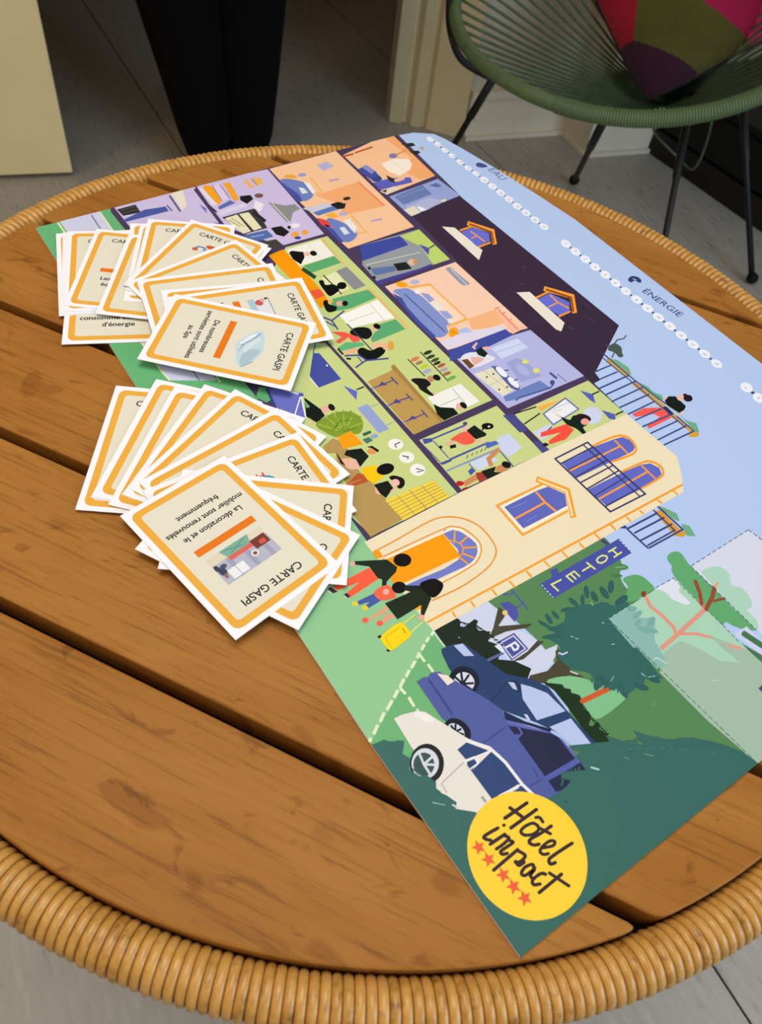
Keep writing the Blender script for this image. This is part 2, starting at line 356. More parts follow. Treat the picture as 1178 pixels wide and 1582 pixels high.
# ---------------------------------------------------------------- game board
BO = Vector((-0.29685664, 0.12554521)); BA = math.atan2(-0.74830225, 0.66335793)
OUTLINE = [(0, 0), (200, -2.8), (480, -3.3), (592, 0), (592, 420), (173, 418.4), (125, 413), (69, 405), (31.5, 398), (9, 393), (-3, 388), (-12.4, 371), (-14.3, 349)]
gb = mesh_obj('game_board', prism([(x / 1000, y / 1000) for x, y in OUTLINE], 0.0, 0.0015), M_WHITE)
gb.location = (BO.x, BO.y, TOP + 0.0002); gb.rotation_euler = (0, 0, BA)
tag(gb, 'large printed cardboard game board with a cut-open hotel picture, lying on the slatted table', 'game board')
BZ = 0.0015
sky = Print(); sky.poly([(x / 1000, y / 1000) for x, y in OUTLINE], (181, 203, 242), BZ + STEP); sky.build('printed_sky', INK_BOARD, gb)
PRINT_DATA = """
N printed_grounds
p 104,180,122 1 -27,652 894,586 2504,689 3772,655 4388,611 4939,376 5760,118 5911,0 4800,-33 2000,-28 0,0
p 206,208,234 2 -21,521 2163,460 2023,185 -8,191
q 226,230,185 3 14,165 1923,170 2022,181 2014,195 1917,184 4,181
p 226,230,185 4 12,179 19,176 22,171 20,167 14,165 6,166 -1,170 -4,175 -2,179 4,181
p 226,230,185 4 2021,194 2025,190 2027,186 2025,182 2021,181 2015,182 2010,186 2009,190 2011,193 2015,195
q 226,230,185 3 5,507 2186,467 2182,479 -3,522
p 226,230,185 4 3,520 9,517 12,512 10,509 5,507 -2,509 -7,512 -10,517 -9,520 -3,522
p 226,230,185 4 2187,478 2190,475 2192,471 2190,468 2187,467 2182,468 2178,471 2177,475 2178,478 2182,479
q 120,130,160 3 2,435 2113,353 2110,362 -4,447
p 147,201,148 2 3515,216 3517,612 3775,653 4459,604 4801,-33 4800,-33 3984,-32
p 112,180,120 3 4460,607 4801,-33 4802,-33 4928,8 4975,369 4656,677 4565,614
N printed_hotel
p 74,58,92 3 -143,3490 -139,3538 989,3442 3401,2826 3748,2813 3744,2029 3746,1321 3772,618 3607,624 -25,604
p 58,42,64 4 1077,2850 986,3436 3004,3477 3323,2913 3398,2894 3404,2817 3323,2808 2707,2782 1923,2795
p 247,194,150 4 -23,2828 -132,3217 -143,3484 613,3432 703,2827
p 246,172,112 5 -143,3484 613,3432 616,3264 471,3210 262,3403 89,3393 -138,3371
q 170,70,40 5 10,2810 7,2928 -18,2939 -15,2821
q 180,80,50 5 -3,2949 -33,3168 -59,3179 -28,2959
q 235,130,70 6 175,3276 137,3439 118,3447 156,3283
p 125,125,170 7 182,3302 199,3283 207,3260 205,3238 192,3223 172,3218 151,3226 134,3244 126,3268 128,3290 141,3305 161,3310
p 250,236,218 6 243,3078 211,3234 272,3365 355,3352 436,3273 483,3121 392,3066
q 238,215,195 7 215,3184 429,3216 423,3223 210,3191
p 70,80,160 5 244,2810 211,2939 341,2955 476,2930 487,2844
p 140,140,205 6 221,2875 207,2942 326,2950 365,2896
p 95,95,190 7 492,2827 483,3005 544,3197 624,3167 616,2815
p 50,70,130 8 422,2859 412,2951 478,2936 497,2866
p 40,50,35 8 424,3008 554,3058 567,3005 520,2979
p 235,190,165 9 521,3037 514,3065 510,3103 512,3131 522,3141 537,3141 549,3134 556,3121 561,3101 563,3081 564,3060 563,3039 559,3025 548,3021 532,3025
p 225,215,190 8 634,2803 613,2974 666,2988 705,2833
p 60,60,50 9 630,2820 633,2882 674,2840
p 150,165,215 10 739,2831 669,3421 979,3445 1065,2831
p 105,125,180 11 758,2875 695,3223 858,3216 896,2879
q 130,150,200 12 795,2893 751,3228 740,3233 784,2898
p 178,182,220 12 935,2865 890,3156 991,3257 1050,3026 1058,2892
p 228,218,196 13 965,2831 951,2953 1060,2947 1075,2838
p 240,240,245 13 964,2973 997,3007 1048,3020 1047,2957
p 95,105,165 11 728,3273 720,3368 785,3380 789,3333
p 225,215,165 13 968,3230 970,3288 1007,3268 999,3222
p 35,50,50 6 11,3462 34,3586 90,3580 89,3485
p 35,40,50 6 154,3455 177,3547 217,3549 242,3470
p 190,170,140 1 136,3576 131,3642 198,3598
p 246,198,156 9 -71,2085 -111,2806 1214,2766 1252,2083 1179,2078 520,2066
p 244,172,115 10 462,2243 421,2719 847,2718 824,2313 642,2347
q 236,130,95 11 434,2699 850,2704 839,2721 422,2717
p 178,178,215 10 33,2513 20,2632 113,2646 144,2516
p 72,82,160 10 152,2054 165,2112 367,2128 500,2097 497,2053 291,2054
p 112,130,195 11 150,2075 123,2088 120,2114 132,2144 156,2182 195,2224 238,2256 285,2272 336,2277 383,2271 423,2251 459,2222 485,2191 501,2156 507,2120 500,2097 476,2097 437,2111 386,2117 308,2104 217,2083
p 218,228,226 12 294,2170 321,2207 401,2207 399,2149
p 240,235,230 12 238,2256 277,2293 407,2274 439,2231
p 235,170,70 12 85,2144 78,2163 75,2191 79,2214 96,2230 120,2242 139,2246 149,2241 154,2228 153,2212 146,2191 135,2167 122,2149 109,2141 95,2138
p 150,160,205 12 138,2344 150,2332 157,2313 156,2292 148,2275 135,2267 120,2269 107,2281 101,2300 101,2320 110,2337 123,2346
q 240,182,115 13 188,2339 420,2318 436,2256 460,2249 439,2336 177,2359
q 190,150,200 10 322,2464 330,2572 303,2585 295,2477
q 190,155,205 10 1006,2467 1018,2571 993,2583 982,2479
p 205,205,216 11 594,2035 601,2279 665,2299 690,2095
p 92,122,190 12 685,2084 666,2292 730,2322 743,2102
p 35,30,30 13 636,2284 628,2369 678,2421 739,2367 726,2308
p 60,36,40 11 620,2506 631,2495 638,2477 639,2456 634,2439 623,2430 611,2431 600,2442 592,2460 591,2480 597,2497 607,2507
q 225,180,160 14 672,2397 659,2472 645,2478 657,2402
p 225,70,70 10 764,2077 833,2138 939,2137 937,2087 861,2057
p 60,10,20 11 874,2087 909,2117 930,2079
p 240,175,60 11 757,2158 749,2241 824,2263 828,2193
p 185,175,205 11 813,2349 826,2336 833,2317 832,2297 824,2281 809,2274 793,2277 780,2290 772,2309 773,2330 782,2346 796,2353
p 72,82,160 12 886,2067 951,2117 1152,2107 1158,2066
p 112,130,195 13 818,2141 808,2164 831,2193 869,2219 928,2246 1002,2270 1065,2279 1105,2265 1135,2236 1156,2205 1171,2171 1177,2135 1169,2109 1143,2100 1103,2102 1050,2107 971,2114 879,2125
p 216,226,236 14 965,2173 975,2218 1074,2208 1072,2157
p 236,232,226 14 887,2260 893,2322 1017,2312 1098,2252 1030,2249
q 240,182,115 15 852,2355 1104,2337 1092,2267 1113,2256 1126,2352 842,2374
p 205,192,228 4 -56,1363 548,1322 599,1211 327,647 -26,642
p 232,222,205 5 -51,1250 178,1180 224,1118 -47,1137
q 100,90,110 6 -14,1106 239,1087 230,1105 -24,1125
p 50,48,52 5 8,649 -2,810 121,804 112,661
q 100,100,90 6 34,667 25,815 18,817 27,668
q 100,100,90 6 75,666 76,810 69,813 68,668
p 75,90,165 6 167,628 97,846 120,1018 192,1014 199,647
q 90,90,120 5 111,1029 207,1032 198,1044 102,1042
q 76,58,92 7 9,594 340,599 321,628 -12,624
p 205,191,228 13 -77,1880 -71,2067 992,2010 993,1609 573,1323 -56,1378
p 228,218,238 14 -24,1378 -20,1413 248,1421 259,1373
p 245,165,30 15 -27,1422 -40,1445 -36,1474 -9,1493 58,1492 146,1481 214,1468 249,1452 265,1434 259,1421 221,1415 160,1414 103,1414 52,1413 4,1414
p 218,204,238 16 -14,1508 -13,1563 224,1542 229,1478
q 120,110,150 17 -14,1499 229,1469 225,1477 -18,1507
q 120,110,150 17 -3,1567 230,1548 226,1556 -7,1575
p 243,165,50 18 -19,1603 -4,1665 196,1630 274,1608 266,1563
p 238,180,110 14 11,1783 9,1822 144,1827 145,1776
p 240,180,80 14 -2,1873 30,1940 116,1922 135,1858
q 120,80,120 15 11,1857 125,1854 121,1861 7,1865
p 95,110,175 19 294,1403 244,1538 298,1562 337,1394
p 218,212,236 20 355,1373 332,1640 374,1636 421,1364
p 60,58,62 14 446,1363 433,1673 729,1629 731,1418
p 232,226,188 15 468,1376 457,1495 716,1485 722,1411 603,1390
p 232,226,188 15 459,1512 464,1597 711,1587 718,1511
q 90,88,70 16 504,1392 627,1436 622,1441 499,1397
q 90,88,70 17 487,1424 639,1465 635,1470 482,1429
p 142,142,142 14 397,1817 499,1925 510,2011 594,2017 612,1936 724,1850 718,1814
q 205,205,205 15 432,1832 731,1830 724,1841 425,1843
p 30,28,30 21 222,1641 239,1732 303,1727 350,1642 279,1618
p 120,80,80 14 292,1829 305,1816 311,1797 307,1777 296,1762 279,1756 262,1759 248,1772 242,1791 246,1811 257,1826 274,1833
p 235,230,238 22 327,1730 411,1772 502,1685 428,1663
q 40,40,40 23 494,1619 652,1644 627,1676 467,1651
p 30,28,28 14 740,1653 750,1746 852,1765 892,1691 840,1647
p 238,228,242 14 803,1895 810,1889 816,1881 821,1870 823,1859 823,1846 821,1834 816,1823 810,1814 803,1807 795,1803 786,1802 778,1804 770,1810 764,1818 760,1829 758,1840 758,1853 760,1865 764,1876 770,1886 777,1892 786,1896 794,1897
p 40,35,35 15 799,1809 809,1801 815,1792 815,1783 809,1778 799,1777 787,1782 777,1790 772,1799 772,1808 778,1813 788,1814
p 240,165,60 15 916,1818 933,1803 942,1784 940,1767 929,1755 910,1752 890,1759 873,1774 864,1792 866,1810 877,1822 896,1825
p 240,165,60 14 920,1904 935,1891 942,1874 941,1859 931,1849 915,1846 897,1852 882,1865 875,1882 876,1897 886,1908 902,1910
p 60,70,150 16 963,1809 971,1800 974,1787 971,1773 963,1763 952,1758 941,1760 933,1769 930,1782 933,1796 941,1806 952,1811
p 85,110,170 14 740,1402 752,1610 856,1616 861,1444
q 170,195,230 15 795,1444 806,1558 796,1562 785,1448
p 66,64,60 14 884,1479 896,1615 992,1628 1009,1529
p 110,110,185 5 197,1278 273,1306 345,1277
p 110,110,185 14 476,1266 535,1330 568,1313
q 76,60,94 21 -20,1334 569,1301 551,1334 -41,1369
q 52,46,52 22 242,1335 366,1351 353,1366 229,1350
p 201,213,138 4 1024,1634 1030,2018 2267,2022 3190,2041 3198,1360 2149,1337 1779,1360 1262,1374
p 201,213,138 4 2093,1177 2161,1313 2633,1323 3300,1319 3742,1314 3756,665 3587,637 2629,668
p 201,213,140 4 3259,1364 3250,2033 3744,2029 3735,1355
p 201,213,140 5 3369,2087 3360,2806 3748,2813 3749,2088
p 246,206,180 5 1798,2074 1776,2787 2701,2787 2625,2072
p 180,183,230 6 2633,2072 2633,2616 2714,2627 2727,2791 3310,2813 3306,2087
p 150,155,160 5 1484,2067 1256,2215 1263,2783 1728,2766 1714,2054
p 62,76,160 6 1256,2189 1278,2582 1415,2567 1442,2094
p 191,213,112 7 1283,2571 1266,2781 1724,2769 1729,2597 1473,2648
q 205,214,205 8 1502,2094 1546,2596 1537,2601 1493,2098
p 70,66,150 8 1709,2044 1722,2456 1712,2582 1739,2596 1758,2049
p 95,115,168 6 1555,2096 1603,2292 1667,2277 1648,2085
p 30,32,32 7 1582,2300 1600,2411 1698,2405 1675,2282
p 225,185,160 6 1642,2492 1657,2475 1664,2454 1661,2434 1649,2420 1630,2417 1610,2425 1595,2442 1587,2464 1590,2484 1603,2497 1622,2501
p 205,150,90 7 1640,2499 1656,2485 1665,2471 1666,2460 1658,2455 1643,2457 1626,2467 1610,2480 1601,2495 1600,2506 1609,2511 1623,2508
q 30,30,50 9 1565,2077 1556,2105 1526,2110 1536,2082
q 30,30,50 6 1661,2045 1687,2053 1667,2079 1641,2071
p 82,86,166 8 1435,2654 1529,2704 1602,2638
q 40,40,60 9 1531,2704 1515,2769 1501,2774 1516,2708
p 130,148,206 6 1874,2101 1865,2121 1867,2152 1876,2182 1880,2204 1892,2225 1944,2248 2071,2280 2235,2313 2355,2327 2394,2307 2393,2268 2396,2234 2422,2217 2453,2206 2474,2188 2487,2152 2490,2110 2471,2079 2417,2068 2341,2067 2265,2070 2194,2073 2124,2080 2065,2088 2026,2098 1999,2109 1971,2115 1936,2110 1899,2101
p 68,78,160 7 1886,2081 1971,2115 2082,2088 2252,2079 2464,2085 2472,2048 2251,2043
q 70,90,150 7 1942,2157 2456,2173 2451,2184 1937,2168
p 250,216,192 7 1913,2269 1934,2402 2387,2411 2407,2275
q 245,176,84 8 1900,2229 1941,2399 2393,2408 2396,2242 2420,2232 2415,2432 1917,2424 1874,2244
q 250,215,170 9 1947,2403 2395,2409 2392,2416 1943,2410
p 240,236,236 9 1938,2251 1941,2300 1978,2302 1983,2245
p 150,160,216 10 1983,2283 2021,2333 2104,2336 2114,2278
p 232,228,216 11 2122,2272 2115,2341 2222,2341 2227,2271
p 150,165,222 12 2229,2282 2256,2338 2344,2338 2335,2279
q 225,228,240 9 2382,2261 2381,2312 2355,2323 2356,2272
p 245,165,20 9 1865,2246 1872,2238 1875,2229 1876,2218 1874,2207 1870,2196 1862,2186 1853,2178 1843,2171 1832,2168 1821,2167 1811,2170 1802,2175 1796,2182 1792,2192 1791,2203 1793,2214 1798,2225 1805,2235 1814,2243 1825,2250 1836,2253 1847,2253 1857,2251
p 242,165,30 8 2506,2269 2519,2258 2529,2245 2537,2231 2541,2218 2542,2205 2539,2194 2533,2186 2524,2182 2512,2180 2498,2182 2484,2188 2470,2197 2458,2208 2447,2221 2439,2235 2435,2248 2434,2261 2437,2272 2443,2280 2453,2285 2464,2286 2478,2284 2492,2278
p 222,150,20 9 2487,2248 2496,2238 2500,2227 2500,2218 2493,2213 2484,2213 2473,2218 2464,2228 2459,2239 2460,2248 2467,2253 2476,2253
p 185,180,216 9 1864,2366 1875,2352 1880,2331 1877,2310 1867,2292 1853,2283 1839,2286 1827,2299 1822,2320 1825,2342 1835,2360 1849,2368
p 222,216,236 9 2530,2073 2517,2267 2591,2632 2637,2622 2621,2084
p 176,196,236 10 2475,2274 2483,2369 2544,2363 2517,2267
p 150,156,172 6 1814,2654 1809,2705 2065,2719 2062,2654 2021,2646
q 222,222,236 7 1834,2691 2059,2681 2056,2688 1831,2698
p 245,181,130 10 2405,2429 2412,2698 2572,2700 2560,2500 2518,2380
p 247,190,160 11 2412,2698 2396,2738 2640,2734 2686,2791 2703,2631 2600,2651
q 225,100,85 12 2408,2696 2405,2746 2395,2750 2399,2700
q 225,100,85 12 2423,2713 2678,2699 2675,2707 2420,2721
q 225,100,85 13 2484,2708 2476,2748 2468,2750 2476,2711
q 225,100,85 13 2570,2704 2562,2743 2555,2746 2562,2707
p 66,78,160 10 2633,2075 2632,2620 2712,2626 2732,2398 2740,2155 2733,2014
p 226,226,236 11 2718,2159 2718,2186 2723,2214 2737,2244 2764,2277 2800,2310 2829,2332 2848,2340 2860,2337 2868,2313 2874,2254 2877,2176 2867,2117 2836,2094 2792,2088 2757,2093 2737,2108 2724,2132
p 15,35,25 12 2727,2257 2710,2321 2791,2319 2814,2270 2769,2243
q 235,190,180 13 2703,2277 2688,2277 2670,2321 2652,2322 2678,2257 2712,2256
p 230,175,165 13 2765,2172 2790,2239 2832,2258 2849,2144
p 230,180,170 13 2754,2376 2760,2366 2760,2351 2755,2335 2746,2322 2735,2316 2725,2318 2720,2328 2719,2343 2724,2359 2734,2372 2744,2378
p 110,75,35 14 2759,2097 2768,2146 2853,2143 2863,2096
p 206,216,246 14 2755,2379 2758,2634 2877,2640 2883,2376
q 170,185,222 15 2813,2372 2825,2644 2819,2647 2806,2375
p 158,165,216 7 2931,2375 2927,2479 2991,2527 3163,2523 3150,2342
p 172,180,226 8 3110,2451 3112,2441 3111,2431 3106,2421 3096,2413 3084,2406 3069,2402 3053,2400 3037,2401 3021,2404 3008,2410 2997,2418 2990,2428 2987,2438 2988,2449 2994,2458 3003,2467 3016,2473 3031,2478 3047,2479 3063,2478 3079,2475 3092,2469 3103,2461
p 226,226,110 8 3000,2538 3008,2527 3011,2513 3008,2500 3000,2492 2989,2490 2978,2495 2970,2506 2967,2520 2970,2533 2978,2541 2989,2543
p 226,226,110 8 3113,2549 3122,2537 3125,2522 3122,2508 3113,2498 3102,2497 3090,2502 3081,2514 3077,2529 3081,2543 3089,2553 3101,2555
p 229,223,196 7 2919,2089 2930,2264 3177,2282 3197,2132
q 190,180,150 8 2923,2175 3190,2209 3188,2214 2921,2180
q 190,180,150 9 3067,2106 3056,2273 3052,2274 3062,2107
p 40,40,40 8 2991,2161 2995,2153 2994,2146 2987,2145 2981,2150 2979,2158 2983,2163
p 40,40,40 9 2988,2224 2992,2217 2991,2210 2984,2208 2977,2214 2976,2222 2980,2226
p 40,40,40 8 3134,2159 3138,2152 3137,2145 3130,2144 3124,2149 3122,2157 3127,2161
p 40,40,40 9 3140,2227 3145,2220 3143,2213 3137,2211 3130,2217 3129,2225 3133,2229
p 85,95,162 10 2910,2255 2932,2299 3177,2310 3209,2268 3157,2237
p 236,238,246 11 3054,2288 3055,2280 3052,2274 3045,2267 3035,2262 3021,2259 3006,2257 2991,2258 2975,2260 2961,2263 2949,2269 2940,2275 2935,2282 2934,2289 2937,2296 2944,2302 2955,2307 2968,2311 2984,2312 2999,2312 3015,2310 3029,2306 3041,2301 3049,2295
p 236,238,246 11 3180,2295 3181,2287 3177,2281 3170,2274 3160,2270 3147,2266 3133,2265 3117,2265 3102,2267 3088,2270 3076,2276 3068,2282 3063,2289 3062,2296 3065,2303 3072,2309 3083,2314 3096,2318 3111,2319 3126,2319 3141,2317 3155,2313 3167,2308 3175,2301
q 60,70,120 12 2998,2308 3008,2343 2998,2350 2988,2315
q 60,70,120 12 3113,2307 3114,2340 3104,2344 3103,2312
p 110,130,192 11 3199,2136 3195,2480 3290,2501 3282,2354 3270,2217 3247,2115
q 65,85,150 12 3280,2189 3266,2224 3282,2356 3295,2498 3274,2550 3263,2549 3283,2501 3271,2362 3254,2227 3270,2188
q 70,85,150 7 3169,2592 3242,2598 3233,2620 3160,2614
p 70,85,150 13 3262,2567 3271,2555 3275,2543 3273,2532 3267,2526 3256,2526 3245,2533 3236,2544 3232,2557 3233,2568 3240,2574 3251,2573
q 70,85,150 7 3201,2639 3299,2649 3297,2655 3199,2646
p 236,229,214 5 2316,2994 2357,3099 2782,3096 2849,3001 2812,2979
q 245,155,55 6 2451,3086 2435,3248 2414,3258 2430,3095
q 245,155,55 6 2712,3101 2705,3234 2685,3244 2692,3110
p 105,112,212 7 2458,3096 2444,3243 2606,3308 2688,3233 2690,3117 2586,3096
q 232,152,92 8 2468,3216 2569,3212 2670,3243 2660,3261 2560,3231 2460,3235
q 232,152,92 9 2584,3102 2572,3218 2556,3225 2568,3109
q 245,160,65 10 2396,3211 2568,3349 2723,3234 2733,3275 2546,3415 2354,3262
q 140,68,10 11 2397,3234 2568,3352 2709,3248 2712,3264 2560,3376 2383,3253
p 236,229,214 5 1313,2992 1371,3084 1740,3101 1839,2985
p 105,112,212 6 1446,3098 1435,3244 1564,3313 1660,3245 1678,3090
q 232,152,92 7 1477,3170 1556,3181 1655,3189 1644,3207 1545,3199 1466,3188
q 232,152,92 8 1570,3114 1560,3186 1542,3193 1552,3121
q 245,155,55 7 1437,3094 1432,3228 1408,3240 1414,3106
q 245,155,55 7 1700,3091 1690,3234 1668,3245 1677,3101
q 245,160,65 8 1385,3207 1563,3330 1715,3233 1722,3273 1538,3392 1340,3256
q 140,68,10 9 1387,3230 1564,3332 1701,3247 1703,3262 1555,3354 1371,3249
q 82,66,90 5 2062,3263 2100,3281 2094,3289 2056,3271
q 82,66,90 5 2232,3105 2269,3123 2264,3131 2227,3113
q 82,66,90 11 2667,3407 2709,3419 2705,3426 2662,3415
q 82,66,90 5 2830,3312 2871,3324 2867,3331 2825,3320
q 82,66,90 6 2820,3094 2875,3100 2872,3107 2817,3102
p 242,239,230 5 1057,1620 1043,1941 1283,1925 1290,1606
q 215,215,190 6 1072,1810 1268,1809 1264,1816 1068,1816
p 92,170,112 6 1300,1636 1288,1923 1389,1928 1403,1647
q 240,182,110 6 1050,1949 1425,1930 1417,1947 1040,1967
p 248,156,6 6 1063,1453 1042,1599 1472,1606 1634,1603 1767,1583 1814,1483 1591,1512 1366,1457
p 240,92,62 7 1595,1521 1605,1597 1692,1594 1698,1506
p 15,15,15 7 1100,1620 1086,1652 1140,1729 1205,1701 1276,1626 1190,1604
p 236,186,166 8 1186,1764 1197,1754 1201,1739 1199,1725 1190,1715 1177,1711 1163,1715 1152,1725 1147,1740 1150,1754 1159,1764 1172,1768
p 20,15,15 9 1211,1811 1221,1797 1222,1783 1215,1770 1200,1764 1182,1765 1166,1773 1156,1786 1155,1801 1163,1813 1177,1820 1195,1819
p 230,229,186 5 1493,1688 1468,1836 1694,1806 1727,1640
p 140,142,146 6 1466,1831 1450,1939 1723,1945 1730,1835
q 60,45,35 6 1471,1709 1737,1713 1731,1724 1465,1721
q 36,75,46 7 1340,1591 1485,1624 1457,1661 1311,1628
p 10,15,12 7 1525,1639 1514,1653 1517,1670 1526,1680 1542,1676 1564,1666 1582,1664 1590,1682 1593,1708 1603,1728 1625,1738 1653,1741 1678,1732 1698,1702 1714,1660 1718,1628 1703,1618 1675,1618 1643,1621 1602,1624 1557,1631
p 10,10,12 8 1660,1809 1677,1792 1686,1771 1683,1751 1669,1737 1649,1733 1627,1741 1610,1758 1601,1779 1604,1800 1617,1814 1638,1817
p 92,170,116 7 1752,1625 1773,1934 1883,1937 1909,1691 1880,1523
p 245,170,40 8 1752,1590 1784,1619 1797,1574
p 12,18,14 9 1749,1545 1741,1559 1742,1572 1748,1581 1760,1578 1776,1569 1794,1567 1811,1578 1830,1595 1846,1604 1862,1598 1875,1583 1884,1567 1886,1549 1883,1529 1876,1514 1861,1509 1842,1510 1820,1514 1795,1522 1768,1533
p 226,172,150 9 1835,1671 1847,1659 1852,1644 1850,1629 1840,1618 1826,1615 1811,1620 1799,1632 1793,1647 1796,1662 1805,1673 1820,1676
p 15,15,15 10 1850,1702 1862,1691 1868,1677 1867,1665 1858,1657 1845,1655 1830,1661 1818,1672 1812,1686 1813,1699 1822,1707 1835,1708
p 246,244,240 8 1944,1567 1907,1931 2149,1928 2103,1568
q 212,212,172 9 1922,1846 2134,1837 2131,1844 1919,1853
q 212,212,172 9 2035,1589 2031,1826 2023,1829 2027,1592
p 92,170,116 5 2158,1788 2166,1926 2292,1925 2309,1619 2265,1636
q 240,182,110 8 1776,1938 2309,1941 2300,1960 1766,1958
q 70,75,150 9 1915,1443 1978,1482 1919,1630 1903,1632 1959,1491 1902,1455
q 70,75,150 10 1971,1479 2076,1466 2071,1480 1966,1493
q 70,75,150 11 1963,1436 2046,1470 2037,1480 1954,1446
p 242,92,72 11 2075,1415 2113,1493 2215,1567 2255,1550 2249,1498 2183,1495 2212,1398 2181,1384 2159,1453
p 15,20,18 12 2147,1529 2131,1542 2118,1568 2114,1595 2121,1627 2137,1661 2157,1683 2182,1689 2210,1682 2233,1670 2248,1651 2258,1627 2260,1605 2251,1590 2234,1577 2214,1566 2192,1549 2168,1533
p 236,186,160 6 2199,1746 2212,1734 2217,1718 2215,1703 2205,1694 2191,1691 2175,1697 2163,1709 2157,1725 2160,1740 2169,1750 2184,1752
p 15,15,15 9 2195,1768 2202,1755 2201,1742 2191,1731 2177,1726 2160,1728 2146,1737 2139,1750 2140,1764 2150,1774 2165,1779 2181,1777
p 102,180,126 13 2244,1367 2221,1448 2276,1560 2308,1553 2288,1373
p 232,182,142 14 2299,1377 2303,1486 2349,1481 2332,1378
p 236,186,152 5 2314,1604 2334,1682 2378,1667 2376,1586
p 12,20,15 15 2332,1479 2323,1494 2320,1512 2325,1528 2340,1539 2361,1548 2377,1562 2378,1589 2373,1620 2374,1644 2387,1657 2407,1663 2424,1659 2440,1641 2454,1614 2463,1585 2469,1553 2470,1520 2464,1494 2448,1476 2424,1463 2400,1458 2375,1459 2350,1467
p 236,182,150 16 2397,1705 2412,1691 2420,1675 2420,1662 2410,1654 2394,1655 2376,1664 2360,1678 2352,1694 2352,1707 2362,1714 2378,1714
p 226,166,62 17 2409,1743 2429,1726 2441,1707 2442,1693 2431,1687 2411,1690 2388,1701 2368,1719 2356,1737 2355,1752 2366,1758 2386,1755
q 60,65,100 16 2052,1562 2381,1567 2376,1578 2047,1572
q 70,75,150 17 2347,1358 2387,1453 2459,1473 2512,1626 2498,1635 2446,1485 2374,1465 2332,1367
q 70,75,150 18 2488,1366 2454,1482 2439,1484 2473,1368
q 70,75,150 19 2389,1438 2465,1434 2462,1443 2386,1447
q 20,20,20 14 2256,1353 2327,1354 2320,1369 2249,1369
q 20,20,20 18 2377,1354 2398,1380 2382,1392 2362,1366
q 45,40,50 5 2575,1746 2779,1752 2775,1761 2571,1755
q 45,40,50 5 2552,1873 2900,1872 2897,1881 2548,1883
p 226,122,92 6 2596,1838 2605,1829 2613,1812 2616,1791 2614,1772 2607,1760 2598,1758 2589,1767 2582,1784 2579,1804 2580,1823 2587,1836
p 160,130,82 5 2642,1836 2650,1828 2657,1814 2659,1797 2657,1781 2652,1771 2644,1769 2636,1777 2630,1791 2627,1808 2629,1824 2635,1834
p 190,205,40 5 2691,1847 2699,1840 2705,1825 2707,1806 2706,1790 2700,1779 2692,1777 2684,1784 2678,1799 2676,1818 2678,1835 2683,1845
p 165,175,205 5 2741,1839 2751,1830 2759,1814 2762,1794 2760,1777 2753,1766 2742,1765 2732,1773 2724,1789 2721,1809 2724,1827 2731,1838
p 30,60,36 5 2580,1962 2589,1954 2596,1937 2598,1917 2597,1899 2591,1887 2582,1885 2573,1894 2566,1910 2563,1930 2565,1948 2571,1960
p 42,72,42 6 2627,1955 2636,1947 2642,1930 2644,1911 2643,1892 2637,1881 2629,1879 2621,1887 2615,1903 2612,1922 2614,1941 2619,1953
p 60,82,52 5 2669,1962 2677,1954 2683,1938 2686,1918 2684,1900 2679,1888 2671,1886 2663,1894 2657,1910 2654,1930 2656,1948 2661,1960
p 50,42,36 6 2704,1951 2711,1944 2717,1930 2719,1912 2718,1896 2712,1886 2705,1884 2698,1892 2692,1906 2690,1923 2691,1939 2697,1950
p 170,92,76 5 2738,1968 2746,1960 2752,1944 2755,1924 2753,1906 2747,1895 2740,1893 2732,1901 2726,1916 2723,1936 2725,1954 2730,1966
p 180,162,180 6 2782,1959 2791,1950 2797,1934 2800,1913 2798,1894 2792,1881 2783,1879 2775,1888 2769,1905 2766,1925 2768,1945 2774,1957
p 160,110,72 6 2826,1952 2834,1944 2840,1928 2842,1909 2840,1891 2835,1879 2827,1877 2819,1885 2814,1901 2811,1920 2813,1939 2819,1950
p 112,172,92 6 2880,1957 2888,1948 2894,1932 2896,1911 2894,1892 2888,1880 2880,1878 2872,1886 2866,1903 2863,1923 2865,1942 2871,1955
p 188,152,84 5 2637,1365 2621,1569 2595,1609 3193,1608 3203,1363
p 168,130,70 6 2585,1594 2572,1631 3189,1613 3192,1587
q 80,75,138 6 2714,1359 2716,1435 2713,1531 2703,1534 2705,1438 2704,1363
q 80,75,138 7 2674,1529 2761,1533 2756,1545 2669,1541
p 80,75,138 7 2709,1404 2683,1455 2730,1468
q 80,75,138 6 2903,1358 2900,1433 2905,1532 2894,1536 2889,1436 2893,1361
q 80,75,138 7 2864,1530 2937,1535 2933,1546 2859,1541
p 80,75,138 7 2894,1398 2869,1448 2920,1457
q 80,75,138 6 3084,1363 3083,1440 3083,1533 3073,1536 3073,1443 3074,1366
q 80,75,138 7 3040,1533 3119,1532 3115,1543 3036,1544
p 80,75,138 7 3074,1406 3054,1453 3094,1466
p 150,145,190 7 2714,1372 2719,1367 2720,1361 2719,1355 2715,1350 2709,1349 2703,1350 2699,1355 2698,1361 2699,1367 2703,1372 2709,1373
p 150,145,190 7 2904,1371 2908,1367 2910,1361 2908,1355 2904,1350 2899,1349 2894,1351 2890,1355 2888,1361 2889,1367 2893,1372 2899,1373
p 150,145,190 7 3083,1377 3087,1373 3088,1367 3087,1361 3083,1356 3077,1355 3072,1357 3068,1361 3067,1367 3069,1373 3072,1377 3078,1379
p 241,240,236 5 2959,1648 2954,1940 3160,1953 3165,1819 3072,1639
q 190,200,172 6 2965,1853 3125,1846 3123,1854 2962,1861
q 190,200,172 7 3068,1677 3067,1849 3059,1852 3060,1680
